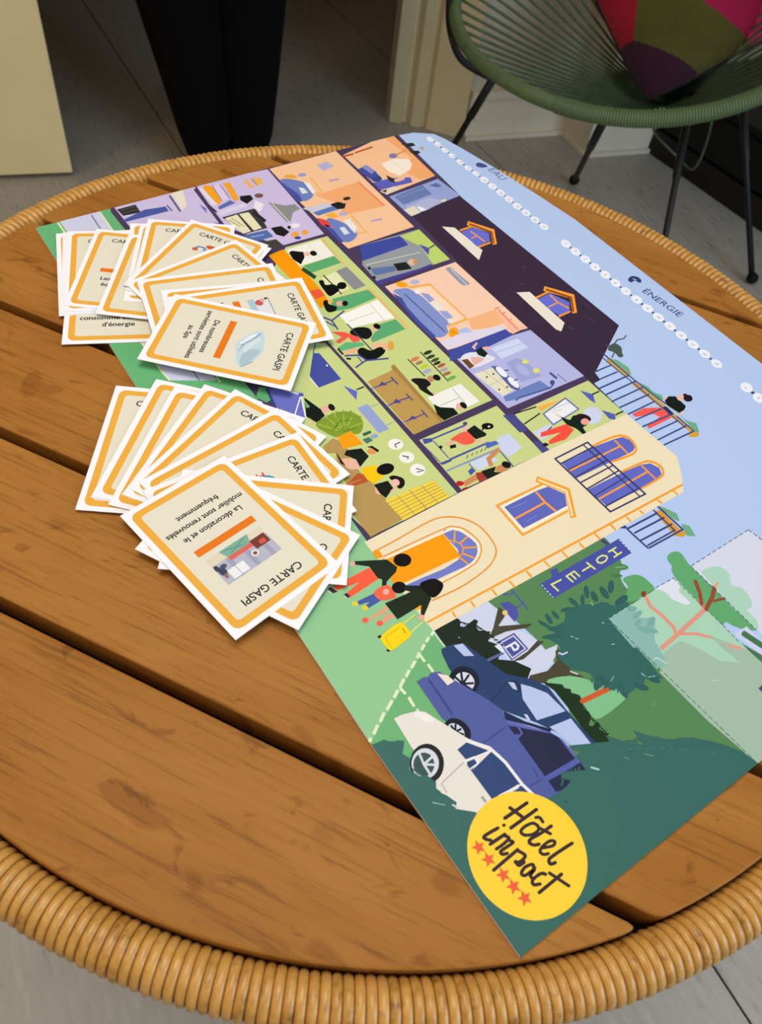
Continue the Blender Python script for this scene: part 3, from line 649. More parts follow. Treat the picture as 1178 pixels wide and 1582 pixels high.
p 25,22,25 6 2765,1645 2758,1653 2757,1666 2761,1682 2771,1703 2785,1727 2801,1745 2822,1752 2845,1753 2863,1748 2870,1734 2873,1713 2882,1698 2906,1697 2936,1701 2957,1702 2966,1697 2965,1688 2956,1679 2933,1667 2901,1655 2873,1647 2857,1648 2845,1653 2830,1655 2808,1652 2783,1646
p 190,140,100 7 2829,1800 2842,1787 2849,1771 2847,1758 2837,1750 2823,1749 2807,1757 2794,1770 2788,1786 2790,1799 2799,1808 2814,1808
p 15,15,15 8 2853,1838 2859,1824 2855,1810 2845,1801 2829,1797 2813,1801 2800,1811 2795,1825 2798,1839 2809,1849 2824,1852 2841,1848
q 226,190,160 7 2940,1702 2969,1707 2960,1724 2931,1719
p 15,25,18 8 3030,1647 3077,1669 3125,1747 3188,1746 3192,1617 3125,1611
p 232,182,162 6 3142,1815 3154,1802 3159,1787 3157,1773 3148,1765 3134,1765 3120,1772 3108,1785 3102,1801 3104,1814 3113,1822 3127,1822
p 20,20,20 7 3169,1830 3170,1818 3162,1809 3148,1804 3131,1805 3115,1812 3106,1822 3105,1834 3113,1844 3127,1849 3144,1848 3160,1841
p 68,80,160 5 2216,1178 2236,1218 2532,1216 2536,1033 2412,1034
q 70,80,150 6 2130,1245 2213,1176 2219,1181 2135,1250
q 232,232,232 6 2417,1027 2535,1025 2531,1034 2414,1036
p 230,230,235 6 2374,1206 2380,1199 2379,1193 2371,1191 2363,1196 2360,1204 2365,1208
p 95,106,202 5 2593,1193 2687,1247 2755,1198
q 50,40,50 5 2676,1249 2677,1313 2664,1317 2663,1253
p 150,165,212 5 2820,1160 2821,1244 3084,1244 3083,1161
q 150,165,190 5 2856,1249 2861,1312 2854,1315 2849,1251
q 150,165,190 5 3049,1248 3047,1310 3041,1311 3042,1250
p 92,170,112 5 2345,679 2374,723 2481,723 2501,653 2426,616
q 55,70,130 6 2381,709 2562,674 2560,694 2379,730
p 108,113,197 7 2380,729 2447,823 2529,898 2739,807 2687,766 2576,691
q 240,242,248 8 2447,811 2543,884 2679,761 2686,766 2541,897 2439,819
q 240,242,248 9 2544,884 2737,808 2739,816 2546,892
p 80,100,170 10 2549,909 2556,902 2558,892 2556,882 2549,875 2540,872 2531,874 2524,881 2521,891 2523,901 2530,909 2539,911
p 18,25,20 10 2572,898 2719,939 2784,932 2813,852 2732,820
p 122,172,132 11 2593,886 2667,888 2667,860
p 236,176,162 11 2747,988 2760,976 2766,961 2764,947 2754,937 2739,935 2723,941 2710,953 2703,968 2705,982 2715,992 2731,994
p 20,20,22 12 2767,1015 2768,1003 2760,994 2746,990 2729,991 2714,999 2705,1009 2704,1021 2712,1030 2726,1034 2743,1033 2758,1026
q 236,176,162 11 2788,822 2816,825 2810,839 2781,836
p 130,156,50 12 2827,833 2807,860 2797,905 2791,946 2788,975 2790,1001 2794,1025 2800,1049 2809,1072 2822,1091 2841,1109 2864,1123 2889,1132 2913,1133 2939,1128 2963,1117 2987,1100 3010,1077 3024,1055 3025,1035 3016,1016 3008,994 3002,964 2995,932 2988,906 2981,892 2974,884 2956,875 2917,857 2867,836
q 162,186,72 13 2931,964 2780,935 2786,925 2936,954
q 162,186,72 13 2927,978 2790,1002 2791,992 2928,968
q 130,156,50 14 2867,988 2788,1026 2784,1014 2863,976
q 162,186,72 15 2927,999 2810,1062 2807,1054 2924,991
q 130,156,50 16 2882,1060 2828,1115 2817,1108 2872,1053
q 162,186,72 17 2938,1012 2866,1109 2858,1105 2929,1008
q 130,156,50 18 2911,1079 2908,1138 2892,1142 2895,1083
q 162,186,72 13 2957,1017 2960,1113 2950,1117 2946,1021
q 162,186,72 14 2932,942 2826,856 2834,847 2940,934
q 100,126,36 18 2901,942 2877,996 2900,1052 2892,1057 2868,998 2893,941
q 100,126,36 14 2966,960 2976,1056 2968,1059 2958,963
q 100,126,36 19 2924,908 2899,963 2891,962 2916,907
p 182,150,88 13 3014,776 2980,871 3041,912 3147,906 3076,772
p 130,156,50 15 2835,876 2823,890 2812,897 2798,903 2808,892 2818,884
p 130,156,50 16 2835,903 2817,917 2804,923 2787,928 2802,917 2815,909
p 130,156,50 15 2835,932 2812,943 2796,947 2777,950 2795,941 2811,935
p 130,156,50 16 2817,951 2807,966 2797,974 2784,983 2792,970 2800,961
p 130,156,50 17 2819,967 2804,983 2791,991 2774,999 2787,986 2799,976
p 130,156,50 18 2829,993 2808,1007 2792,1014 2773,1020 2791,1008 2806,1000
p 130,156,50 16 2826,1023 2810,1033 2798,1035 2785,1036 2798,1028 2810,1024
p 130,156,50 17 2830,1035 2817,1052 2805,1062 2790,1072 2801,1057 2811,1047
p 130,156,50 18 2836,1039 2818,1056 2803,1066 2784,1074 2800,1060 2814,1050
p 130,156,50 19 2847,1063 2832,1075 2821,1079 2807,1082 2819,1073 2830,1067
p 130,156,50 20 2867,1082 2848,1092 2834,1095 2819,1095 2835,1088 2848,1083
p 130,156,50 21 2882,1084 2867,1103 2854,1114 2836,1126 2849,1110 2861,1098
p 130,156,50 22 2873,1082 2877,1096 2876,1106 2872,1119 2868,1108 2867,1098
p 130,156,50 19 2903,1083 2903,1101 2899,1114 2891,1129 2891,1114 2894,1102
p 130,156,50 19 2935,1085 2929,1106 2921,1121 2909,1137 2914,1119 2920,1105
p 130,156,50 20 2930,1096 2938,1108 2939,1117 2937,1130 2931,1121 2928,1112
p 130,156,50 14 2963,1079 2967,1095 2965,1107 2960,1122 2957,1109 2957,1097
p 162,186,72 15 2866,894 2858,907 2850,914 2840,922 2847,912 2853,904
p 162,186,72 19 2872,935 2859,948 2849,956 2835,964 2846,953 2856,944
p 162,186,72 19 2878,975 2860,988 2847,995 2831,1001 2845,991 2858,983
p 162,186,72 20 2888,1003 2882,1016 2876,1025 2867,1034 2872,1023 2877,1014
p 248,161,12 14 2984,903 2981,1011 3116,1018 3092,881
p 52,102,78 5 3035,1063 3035,1125 3059,1121 3061,1059
p 72,122,96 5 3080,1034 3080,1085 3118,1094 3125,1041
p 150,165,202 6 3096,1148 3104,1141 3109,1128 3110,1113 3105,1099 3097,1092 3088,1092 3079,1099 3074,1112 3074,1127 3078,1140 3087,1148
p 182,150,88 15 2994,881 3086,883 3232,870 3333,874 3428,891 3745,893 3759,654 3577,651 3419,722 3143,798
p 236,182,162 16 3159,828 3166,852 3186,884 3207,906 3230,910 3254,905 3270,895 3276,881 3275,863 3269,847 3259,833 3244,821 3227,815 3202,813 3174,817
p 18,28,20 17 3111,893 3142,988 3222,993 3272,894 3207,906 3138,860
p 25,20,25 17 3089,827 3168,822 3223,819 3185,802
p 226,152,92 5 3209,1060 3219,1048 3222,1033 3217,1018 3207,1006 3194,1002 3180,1006 3171,1017 3168,1032 3172,1048 3182,1059 3196,1064
p 15,15,15 6 3149,1024 3155,1061 3212,1081 3220,1061 3172,1048
p 182,88,46 16 3349,747 3308,851 3338,883 3397,874 3385,763
q 225,150,110 17 3358,757 3363,846 3359,847 3353,759
p 248,201,8 17 3282,893 3304,993 3406,986 3433,897 3372,878 3324,880
p 10,8,10 18 3372,1086 3383,1079 3392,1069 3399,1056 3403,1041 3405,1025 3403,1009 3399,995 3393,982 3384,973 3374,967 3363,965 3352,967 3342,973 3333,983 3326,996 3321,1011 3319,1027 3321,1043 3325,1058 3331,1071 3340,1080 3350,1086 3361,1088
p 236,182,162 16 3485,914 3502,909 3514,898 3520,886 3517,875 3506,868 3490,867 3474,873 3461,883 3455,896 3458,907 3469,914
p 18,25,18 18 3434,892 3449,986 3514,983 3559,897 3509,886
p 20,15,18 5 3430,1008 3426,1018 3427,1033 3433,1047 3446,1061 3465,1076 3483,1083 3501,1079 3518,1069 3530,1056 3537,1041 3541,1024 3536,1011 3518,1008 3492,1010 3469,1012 3453,1009 3439,1007
p 240,186,176 6 3498,1043 3509,1031 3513,1016 3510,1002 3500,992 3486,990 3472,995 3461,1007 3457,1022 3460,1036 3470,1046 3484,1048
q 236,182,162 19 3512,992 3527,949 3542,950 3527,993
p 243,241,236 5 3245,1246 3254,1237 3260,1225 3264,1213 3264,1199 3261,1186 3255,1175 3246,1165 3236,1159 3224,1155 3211,1155 3199,1158 3188,1164 3179,1174 3172,1185 3169,1198 3169,1211 3171,1224 3177,1236 3186,1245 3197,1252 3209,1256 3222,1256 3234,1253
p 243,241,236 5 3372,1244 3381,1234 3388,1223 3391,1210 3392,1196 3389,1184 3383,1172 3374,1163 3364,1156 3352,1153 3339,1153 3327,1156 3316,1163 3306,1173 3300,1184 3296,1197 3296,1210 3298,1223 3304,1235 3313,1244 3324,1251 3336,1254 3349,1254 3361,1251
p 243,241,236 5 3493,1245 3502,1235 3509,1223 3513,1210 3513,1197 3511,1184 3505,1173 3496,1164 3486,1157 3473,1154 3461,1154 3448,1158 3437,1165 3428,1175 3421,1187 3417,1200 3416,1213 3419,1226 3425,1238 3434,1247 3444,1253 3457,1256 3469,1256 3482,1252
q 60,50,72 6 3211,1244 3212,1197 3245,1187 3245,1194 3220,1202 3219,1241
q 60,50,72 6 3323,1183 3348,1208 3358,1197 3363,1201 3346,1220 3316,1189
q 60,50,72 6 3454,1199 3486,1232 3475,1192 3483,1188 3492,1243 3448,1206
p 245,213,64 16 3572,883 3582,1243 3740,1253 3754,895
q 150,130,112 17 3601,884 3607,1243 3603,1245 3596,885
q 150,130,112 17 3627,886 3630,1245 3625,1246 3623,887
q 150,130,112 17 3653,887 3653,1246 3648,1248 3649,889
q 150,130,112 17 3679,889 3675,1248 3670,1249 3675,890
q 150,130,112 17 3705,891 3697,1249 3693,1250 3701,892
q 150,130,112 17 3731,893 3720,1251 3715,1252 3726,893
q 150,130,112 18 3575,969 3751,980 3750,984 3574,973
q 150,130,112 18 3578,1058 3748,1068 3746,1073 3576,1063
q 150,130,112 18 3581,1148 3744,1159 3743,1163 3579,1153
p 206,213,241 5 3493,1837 3493,1940 3640,1936 3662,1800 3589,1792
p 206,216,241 5 3581,1533 3579,1699 3645,1724 3660,1558
q 70,82,162 5 3298,1380 3302,1718 3288,1723 3285,1384
p 80,80,110 6 3290,1744 3296,1737 3299,1727 3297,1719 3291,1713 3283,1711 3275,1715 3269,1722 3267,1731 3269,1740 3275,1746 3283,1747
p 70,80,160 6 3261,1387 3281,1443 3312,1440 3306,1372
q 70,85,150 7 3312,1439 3481,1438 3479,1446 3310,1447
q 70,85,150 5 3322,1357 3483,1368 3480,1376 3319,1365
p 70,80,160 5 3486,1357 3491,1450 3509,1447 3509,1372
q 70,82,162 6 3501,1435 3503,1763 3488,1769 3486,1440
q 140,150,202 6 3569,1362 3579,1793 3564,1798 3555,1367
p 85,105,192 7 3488,1727 3505,1815 3538,1820 3535,1723
q 60,60,122 5 3540,1545 3523,1572 3518,1569 3535,1543
q 60,60,122 5 3538,1589 3522,1614 3517,1612 3533,1587
q 60,60,122 5 3539,1625 3524,1650 3519,1648 3534,1623
q 60,60,122 5 3539,1665 3524,1690 3519,1688 3534,1663
q 60,60,122 8 3539,1699 3523,1724 3518,1722 3534,1697
q 90,110,180 7 3581,1528 3647,1520 3645,1530 3580,1537
q 70,85,150 5 3586,1779 3752,1769 3750,1779 3584,1789
p 226,182,152 5 3365,1490 3364,1556 3388,1563 3396,1499
p 226,182,152 5 3390,1592 3430,1616 3440,1597 3418,1570
p 241,96,72 6 3350,1555 3342,1595 3336,1652 3343,1694 3372,1707 3413,1703 3442,1691 3451,1668 3448,1636 3439,1609 3423,1594 3402,1583 3383,1575 3370,1561 3359,1550
p 236,186,172 7 3307,1666 3303,1736 3330,1729 3337,1665
q 236,186,172 7 3462,1689 3469,1745 3451,1754 3444,1697
p 18,30,22 8 3338,1698 3324,1777 3371,1786 3426,1801 3440,1782 3432,1704
p 12,12,12 5 3394,1889 3400,1882 3404,1874 3406,1864 3405,1853 3403,1842 3399,1832 3393,1823 3386,1816 3378,1811 3370,1809 3362,1810 3355,1814 3349,1820 3345,1829 3343,1839 3344,1849 3346,1860 3350,1871 3356,1880 3363,1887 3371,1892 3379,1893 3387,1892
q 12,12,12 9 3391,1792 3382,1822 3370,1822 3379,1792
p 230,225,230 6 3385,1866 3388,1862 3389,1857 3388,1852 3385,1849 3381,1848 3377,1850 3374,1854 3373,1858 3374,1863 3377,1867 3381,1868
q 20,20,20 7 3420,1501 3428,1544 3403,1557 3394,1514
q 20,20,20 8 3374,1439 3394,1446 3380,1468 3361,1461
p 205,140,86 5 3686,1398 3673,1515 3714,1518 3724,1390
q 205,140,86 7 3670,1666 3623,1684 3592,1786 3559,1786 3598,1660 3668,1633
p 165,60,50 6 3664,1522 3680,1564 3743,1553 3739,1495 3705,1501
p 205,140,86 5 3720,1743 3727,1738 3733,1730 3738,1721 3741,1709 3743,1697 3743,1684 3741,1673 3737,1663 3732,1655 3726,1650 3719,1648 3711,1649 3704,1654 3698,1661 3693,1671 3690,1683 3688,1695 3688,1707 3690,1719 3694,1729 3699,1737 3706,1742 3713,1744
p 25,30,22 8 3671,1560 3685,1675 3717,1633 3748,1679 3746,1555
p 15,15,15 6 3732,1761 3738,1747 3735,1732 3724,1720 3709,1714 3693,1716 3681,1726 3676,1740 3679,1755 3689,1767 3705,1773 3720,1771
p 195,35,40 6 3699,1399 3706,1390 3708,1376 3704,1363 3695,1353 3684,1350 3674,1353 3667,1363 3665,1376 3669,1390 3678,1399 3689,1403
q 150,30,50 5 3747,1353 3751,1394 3731,1402 3727,1361
p 75,90,170 8 3630,1484 3616,1527 3651,1534 3667,1477
p 75,75,142 6 3342,2011 3364,2094 3535,2072 3527,2011
p 75,75,142 6 3636,2030 3648,2079 3748,2088 3750,2025
p 206,212,236 6 3561,2095 3560,2252 3640,2244 3649,2101
p 246,177,72 6 3395,2286 3412,2452 3428,2406 3434,2277
q 250,200,130 7 3384,2285 3421,2540 3410,2546 3373,2291
q 25,25,30 7 3373,2082 3394,2277 3383,2282 3363,2088
q 25,25,30 7 3484,2090 3456,2259 3445,2261 3473,2092
q 60,50,55 7 3613,2179 3592,2251 3583,2252 3604,2179
p 206,213,236 6 3675,2647 3690,2629 3702,2608 3710,2585 3713,2562 3711,2541 3704,2522 3693,2507 3679,2498 3662,2494 3643,2496 3625,2504 3607,2517 3592,2534 3579,2555 3571,2578 3568,2602 3570,2624 3576,2643 3588,2658 3602,2667 3620,2671 3638,2669 3657,2661
p 236,236,241 8 3467,2277 3417,2527 3553,2539 3580,2269
q 92,106,172 9 3471,2282 3426,2519 3544,2530 3572,2277 3471,2282 3463,2271 3584,2265 3552,2544 3413,2531 3463,2271
q 190,190,200 10 3466,2365 3469,2526 3464,2528 3461,2367
q 190,190,200 10 3486,2335 3497,2425 3492,2427 3482,2337
p 246,82,67 8 3594,2142 3617,2359 3685,2367 3725,2255 3707,2120 3678,2140 3659,2266 3626,2113
p 18,35,25 10 3544,2369 3555,2378 3581,2391 3599,2406 3595,2423 3583,2442 3579,2462 3589,2488 3608,2515 3628,2530 3650,2524 3674,2505 3691,2486 3696,2470 3694,2453 3698,2440 3714,2433 3735,2430 3750,2425 3754,2416 3752,2405 3744,2396 3729,2393 3707,2393 3685,2389 3665,2379 3646,2367 3624,2359 3594,2358 3561,2362
p 40,20,25 11 3669,2544 3673,2535 3674,2525 3673,2513 3668,2502 3661,2490 3651,2481 3640,2473 3629,2468 3617,2465 3606,2466 3597,2469 3590,2476 3585,2485 3584,2495 3586,2507 3590,2518 3598,2530 3607,2539 3618,2547 3630,2553 3642,2555 3652,2554 3662,2551
p 236,162,152 12 3677,2519 3687,2504 3690,2486 3686,2469 3676,2459 3662,2457 3648,2464 3638,2479 3635,2497 3639,2514 3649,2525 3663,2526
p 40,30,40 9 3705,2115 3709,2107 3710,2096 3706,2085 3700,2077 3691,2074 3684,2076 3680,2084 3679,2095 3682,2106 3689,2114 3697,2118
q 235,190,170 11 3510,2347 3549,2361 3543,2373 3504,2358
p 85,96,182 6 3409,2677 3485,2736 3566,2686 3514,2676
q 35,40,40 7 3491,2727 3490,2800 3478,2806 3478,2733
p 85,96,182 7 3633,2679 3708,2737 3757,2705 3724,2669
q 35,40,40 8 3723,2732 3723,2811 3711,2817 3711,2738
N printed_terrace
p 112,172,136 5 3257,3124 3296,3169 3403,3188 3470,3146 3439,3125
p 112,172,136 4 3532,3128 3615,3169 3674,3163 3736,3195 3781,3165 3749,3126 3613,3129
p 112,172,136 1 3932,3167 4006,3169 4057,3211 4121,3168 4155,3119 4082,3142
p 246,92,82 4 3767,2850 3765,2973 3824,3103 3910,3097 3932,3084 3931,2856 3904,2864 3884,3013 3844,2999 3801,2855
q 206,162,72 6 3279,3074 3467,3097 3447,3144 3258,3122
p 206,162,72 7 3277,3114 3286,3100 3289,3086 3284,3076 3273,3075 3261,3082 3251,3096 3249,3110 3253,3120 3264,3122
p 206,162,72 7 3465,3136 3474,3123 3476,3109 3471,3099 3461,3098 3449,3105 3440,3119 3437,3133 3442,3143 3453,3144
q 206,162,72 5 3557,3075 3827,3092 3811,3138 3539,3122
p 206,162,72 6 3556,3114 3564,3101 3567,3086 3562,3077 3552,3076 3540,3083 3531,3096 3529,3111 3534,3120 3544,3121
p 206,162,72 6 3827,3130 3835,3117 3837,3103 3832,3094 3822,3093 3811,3100 3803,3113 3801,3127 3806,3136 3816,3138
q 206,162,72 5 3926,3090 4093,3101 4079,3146 3911,3136
p 206,162,72 6 3926,3128 3934,3115 3936,3101 3931,3092 3921,3090 3910,3098 3903,3111 3901,3124 3905,3134 3915,3135
p 206,162,72 6 4094,3138 4101,3125 4103,3112 4098,3102 4089,3101 4078,3108 4071,3121 4069,3135 4074,3144 4083,3145
p 216,166,42 7 4144,3144 4148,3138 4150,3129 4151,3119 4150,3109 4147,3098 4143,3088 4137,3079 4131,3072 4124,3068 4117,3066 4111,3067 4106,3071 4102,3078 4099,3086 4099,3096 4100,3107 4103,3117 4107,3128 4113,3136 4119,3143 4126,3148 4133,3149 4139,3148
q 230,190,180 5 3792,3167 3784,3224 3759,3232 3768,3174
p 230,190,180 6 3785,3181 3791,3172 3792,3162 3789,3156 3782,3155 3774,3160 3769,3169 3767,3179 3771,3185 3778,3186
p 230,190,180 6 3777,3239 3783,3229 3784,3220 3781,3213 3774,3213 3766,3218 3761,3227 3759,3236 3763,3243 3769,3244
q 230,190,180 2 3945,3172 3933,3213 3911,3213 3923,3172
p 230,190,180 3 3940,3182 3945,3173 3946,3164 3943,3157 3936,3157 3929,3161 3924,3170 3922,3180 3926,3186 3932,3187
p 230,190,180 3 3927,3223 3933,3215 3934,3205 3931,3199 3924,3198 3917,3203 3911,3212 3910,3221 3913,3228 3920,3229
p 15,28,22 7 3785,3172 3765,3235 3788,3281 3899,3276 3919,3237 3925,3175 3830,3152
p 236,186,172 8 3835,3341 3845,3323 3849,3302 3844,3284 3833,3272 3818,3271 3804,3281 3793,3299 3789,3320 3794,3339 3805,3350 3820,3351
p 25,25,36 9 3871,3379 3880,3359 3880,3338 3872,3321 3858,3312 3841,3315 3826,3328 3817,3347 3817,3369 3825,3386 3839,3395 3856,3392
p 25,25,36 10 3821,3375 3825,3367 3826,3358 3824,3349 3818,3343 3812,3342 3806,3345 3802,3353 3801,3362 3804,3371 3809,3377 3815,3378
p 40,50,82 7 3824,3103 3829,3140 3914,3134 3911,3093
q 60,78,136 7 3321,2914 3323,3076 3310,3083 3308,2921
p 60,78,136 8 3317,2923 3320,2918 3321,2914 3319,2911 3316,2910 3312,2913 3309,2917 3308,2921 3309,2925 3313,2925
p 60,78,136 8 3319,3085 3322,3080 3323,3076 3321,3073 3318,3072 3314,3075 3311,3079 3310,3084 3311,3087 3315,3087
q 60,78,136 7 3397,2895 3400,3070 3387,3077 3385,2902
p 60,78,136 8 3394,2903 3396,2899 3397,2895 3396,2892 3392,2891 3389,2893 3386,2898 3385,2902 3386,2905 3390,2906
p 60,78,136 8 3396,3078 3399,3074 3400,3069 3398,3066 3395,3066 3391,3068 3388,3073 3387,3077 3388,3080 3392,3081
q 60,78,136 8 3469,2807 3469,3112 3455,3119 3455,2814
p 60,78,136 9 3465,2816 3468,2811 3469,2806 3467,2803 3463,2803 3459,2805 3456,2810 3455,2814 3457,2818 3461,2818
p 60,78,136 9 3465,3121 3468,3116 3469,3111 3467,3108 3464,3107 3459,3110 3456,3115 3455,3120 3457,3123 3461,3124
q 60,78,136 7 3540,2812 3539,3125 3525,3132 3526,2818
p 60,78,136 8 3536,2821 3539,2816 3540,2811 3538,2808 3534,2808 3530,2810 3527,2814 3526,2819 3528,2822 3532,2823
p 60,78,136 8 3535,3134 3538,3129 3539,3124 3537,3121 3533,3120 3529,3123 3526,3128 3525,3133 3527,3136 3531,3137
q 60,78,136 6 3612,2808 3613,3118 3600,3125 3599,2814
p 60,78,136 7 3609,2816 3611,2812 3612,2807 3611,2804 3607,2803 3603,2806 3600,2810 3599,2815 3601,2818 3604,2818
p 60,78,136 7 3609,3127 3612,3123 3613,3118 3611,3114 3608,3114 3604,3116 3601,3121 3600,3126 3601,3129 3605,3130
q 60,78,136 6 3684,2817 3687,3112 3673,3119 3671,2823
p 60,78,136 7 3680,2825 3683,2821 3684,2816 3682,2813 3679,2812 3675,2815 3672,2819 3671,2824 3673,2827 3676,2828
p 60,78,136 7 3683,3121 3686,3116 3687,3111 3685,3108 3681,3107 3677,3110 3674,3115 3673,3120 3675,3123 3679,3123
q 60,78,136 6 3762,2826 3760,3093 3747,3100 3749,2831
p 60,78,136 7 3758,2834 3761,2829 3762,2825 3760,2821 3756,2821 3753,2823 3750,2828 3749,2832 3751,2836 3754,2836
p 60,78,136 7 3757,3102 3759,3097 3760,3092 3758,3089 3755,3089 3751,3091 3748,3096 3747,3101 3749,3104 3753,3105
q 60,78,136 6 3829,2830 3837,3082 3824,3089 3817,2836
p 60,78,136 7 3826,2838 3829,2834 3829,2829 3828,2826 3824,2826 3820,2828 3817,2832 3817,2837 3818,2840 3822,2841
p 60,78,136 8 3833,3091 3836,3086 3836,3081 3835,3078 3831,3077 3827,3080 3825,3085 3824,3089 3826,3093 3829,3093
q 60,78,136 8 3901,2830 3912,3085 3899,3091 3888,2836
p 60,78,136 9 3897,2838 3900,2834 3901,2829 3899,2826 3896,2826 3892,2828 3889,2832 3889,2837 3890,2840 3894,2841
p 60,78,136 9 3908,3093 3911,3089 3912,3084 3910,3081 3906,3080 3903,3083 3900,3087 3899,3092 3901,3095 3904,3096
q 60,78,136 6 3974,2834 3981,3106 3969,3113 3962,2840
p 60,78,136 7 3970,2842 3973,2838 3974,2833 3972,2830 3969,2830 3965,2832 3962,2836 3962,2841 3963,2844 3967,2845
p 60,78,136 7 3978,3115 3981,3110 3981,3105 3979,3102 3976,3102 3972,3104 3970,3109 3969,3114 3971,3117 3974,3117
q 60,78,136 6 4044,2834 4046,3119 4033,3125 4032,2840
p 60,78,136 7 4040,2842 4043,2838 4044,2833 4042,2830 4039,2830 4035,2832 4032,2836 4032,2841 4033,2844 4037,2844
p 60,78,136 7 4042,3127 4045,3123 4046,3118 4044,3115 4040,3114 4037,3117 4034,3121 4033,3126 4035,3129 4039,3130
q 60,78,136 8 4099,2835 4109,3129 4096,3136 4087,2841
p 60,78,136 9 4096,2843 4099,2838 4099,2834 4098,2831 4094,2830 4091,2833 4088,2837 4088,2841 4089,2845 4092,2845
p 60,78,136 9 4105,3138 4108,3133 4108,3129 4107,3125 4103,3125 4100,3127 4097,3132 4096,3137 4098,3140 4102,3140
q 60,78,136 10 3192,3112 3534,3122 3816,3148 3812,3162 3529,3135 3186,3127
q 180,200,210 8 3827,3137 3930,3150 3924,3166 3821,3153
p 180,200,210 11 3826,3150 3829,3145 3830,3140 3828,3137 3825,3137 3821,3139 3818,3144 3817,3149 3819,3152 3823,3153
p 180,200,210 9 3930,3164 3933,3159 3934,3154 3932,3151 3928,3150 3925,3153 3922,3158 3921,3163 3923,3166 3926,3166
q 60,78,136 10 3939,3127 4103,3128 4099,3141 3935,3141
q 60,78,136 11 3222,3077 3552,3091 4051,3103 4048,3114 3548,3102 3218,3088
p 75,88,85 6 3149,3230 3143,3251 3141,3273 3145,3291 3160,3301 3182,3306 3203,3305 3222,3293 3240,3275 3256,3261 3269,3254 3280,3251 3286,3245 3289,3232 3288,3216 3282,3206 3267,3205 3246,3210 3226,3211 3210,3202 3194,3190 3180,3185 3168,3195 3157,3211
q 75,88,85 7 3153,3289 3132,3336 3145,3395 3123,3444 3112,3442 3132,3400 3119,3340 3142,3288
q 75,88,85 11 3210,3224 3256,3145 3264,3149 3218,3228
q 75,88,85 7 3155,3239 3125,3212 3133,3202 3163,3229
N printed_score_track
p 238,242,252 1 2381,3963 2382,3961 2382,3960 2380,3960 2379,3961 2379,3963 2379,3964
p 240,243,252 1 84,3802 93,3784 89,3767 73,3755 49,3752 24,3759 4,3773 -5,3792 -1,3809 15,3820 39,3823 64,3816
p 240,243,252 1 188,3813 197,3795 193,3778 177,3767 153,3764 128,3771 109,3785 100,3803 104,3820 120,3832 144,3834 169,3828
p 240,243,252 1 310,3811 318,3793 314,3776 298,3765 275,3762 250,3769 231,3783 222,3801 226,3818 242,3829 266,3832 290,3825
p 240,243,252 1 421,3815 429,3797 425,3780 409,3769 386,3766 362,3773 343,3787 335,3804 339,3821 355,3833 378,3835 402,3829
p 240,243,252 1 545,3815 553,3798 549,3781 533,3770 511,3767 487,3774 469,3787 460,3805 465,3822 480,3833 503,3836 527,3829
p 240,243,252 1 663,3823 671,3805 666,3789 651,3778 629,3775 605,3781 587,3795 579,3813 583,3829 599,3841 621,3843 645,3837
p 240,243,252 1 772,3832 780,3815 775,3798 760,3787 738,3785 715,3791 697,3805 689,3822 694,3839 709,3850 731,3853 754,3846
p 240,243,252 1 901,3839 912,3816 907,3795 889,3781 862,3778 833,3787 810,3806 799,3829 803,3851 822,3865 849,3868 878,3858
p 240,243,252 1 1021,3841 1031,3818 1027,3796 1009,3783 982,3780 953,3789 931,3808 920,3831 925,3852 943,3866 970,3869 999,3859
p 240,243,252 1 1138,3845 1148,3822 1143,3801 1125,3787 1099,3784 1071,3793 1049,3812 1039,3835 1043,3856 1061,3870 1088,3873 1116,3863
p 240,243,252 1 1256,3845 1265,3822 1261,3801 1243,3787 1217,3785 1190,3794 1168,3812 1158,3835 1163,3856 1180,3870 1207,3872 1234,3863
p 240,243,252 1 1376,3843 1385,3820 1381,3799 1363,3786 1337,3783 1310,3792 1289,3810 1280,3833 1284,3854 1302,3868 1328,3870 1355,3861
p 240,243,252 1 1493,3848 1502,3826 1497,3805 1480,3792 1455,3789 1428,3798 1407,3816 1398,3839 1403,3859 1420,3873 1446,3875 1472,3866
p 240,243,252 1 1613,3851 1622,3828 1617,3808 1600,3795 1575,3792 1549,3801 1529,3819 1520,3841 1525,3862 1542,3875 1567,3878 1593,3869
p 240,243,252 1 1732,3853 1740,3831 1735,3811 1719,3797 1694,3795 1669,3804 1649,3821 1640,3843 1645,3864 1662,3877 1687,3880 1712,3871
p 75,80,100 2 108,3800 116,3790 115,3781 107,3780 97,3787 94,3797 99,3803
p 75,80,100 2 215,3805 222,3795 221,3786 213,3785 204,3792 200,3802 205,3808
p 75,80,100 2 332,3806 339,3797 338,3788 330,3787 321,3794 318,3804 323,3809
p 75,80,100 2 444,3813 451,3803 450,3794 442,3793 433,3800 430,3810 435,3815
p 75,80,100 2 564,3816 571,3807 570,3798 562,3797 553,3804 550,3814 555,3819
p 75,80,100 2 682,3825 689,3816 688,3807 680,3806 671,3812 668,3822 673,3828
p 75,80,100 2 794,3830 801,3821 800,3812 792,3811 783,3818 780,3828 785,3833
p 75,80,100 2 919,3832 925,3823 924,3815 916,3813 908,3820 905,3830 910,3835
p 75,80,100 2 1036,3834 1042,3825 1041,3817 1033,3815 1025,3822 1022,3832 1027,3837
p 75,80,100 2 1154,3837 1160,3828 1159,3819 1151,3818 1143,3824 1141,3834 1146,3840
p 75,80,100 2 1274,3836 1280,3827 1279,3819 1271,3818 1263,3824 1261,3834 1266,3839
p 75,80,100 2 1393,3838 1399,3829 1397,3821 1390,3820 1383,3826 1380,3836 1385,3841
p 75,80,100 2 1513,3841 1518,3832 1517,3824 1510,3823 1503,3829 1500,3838 1505,3844
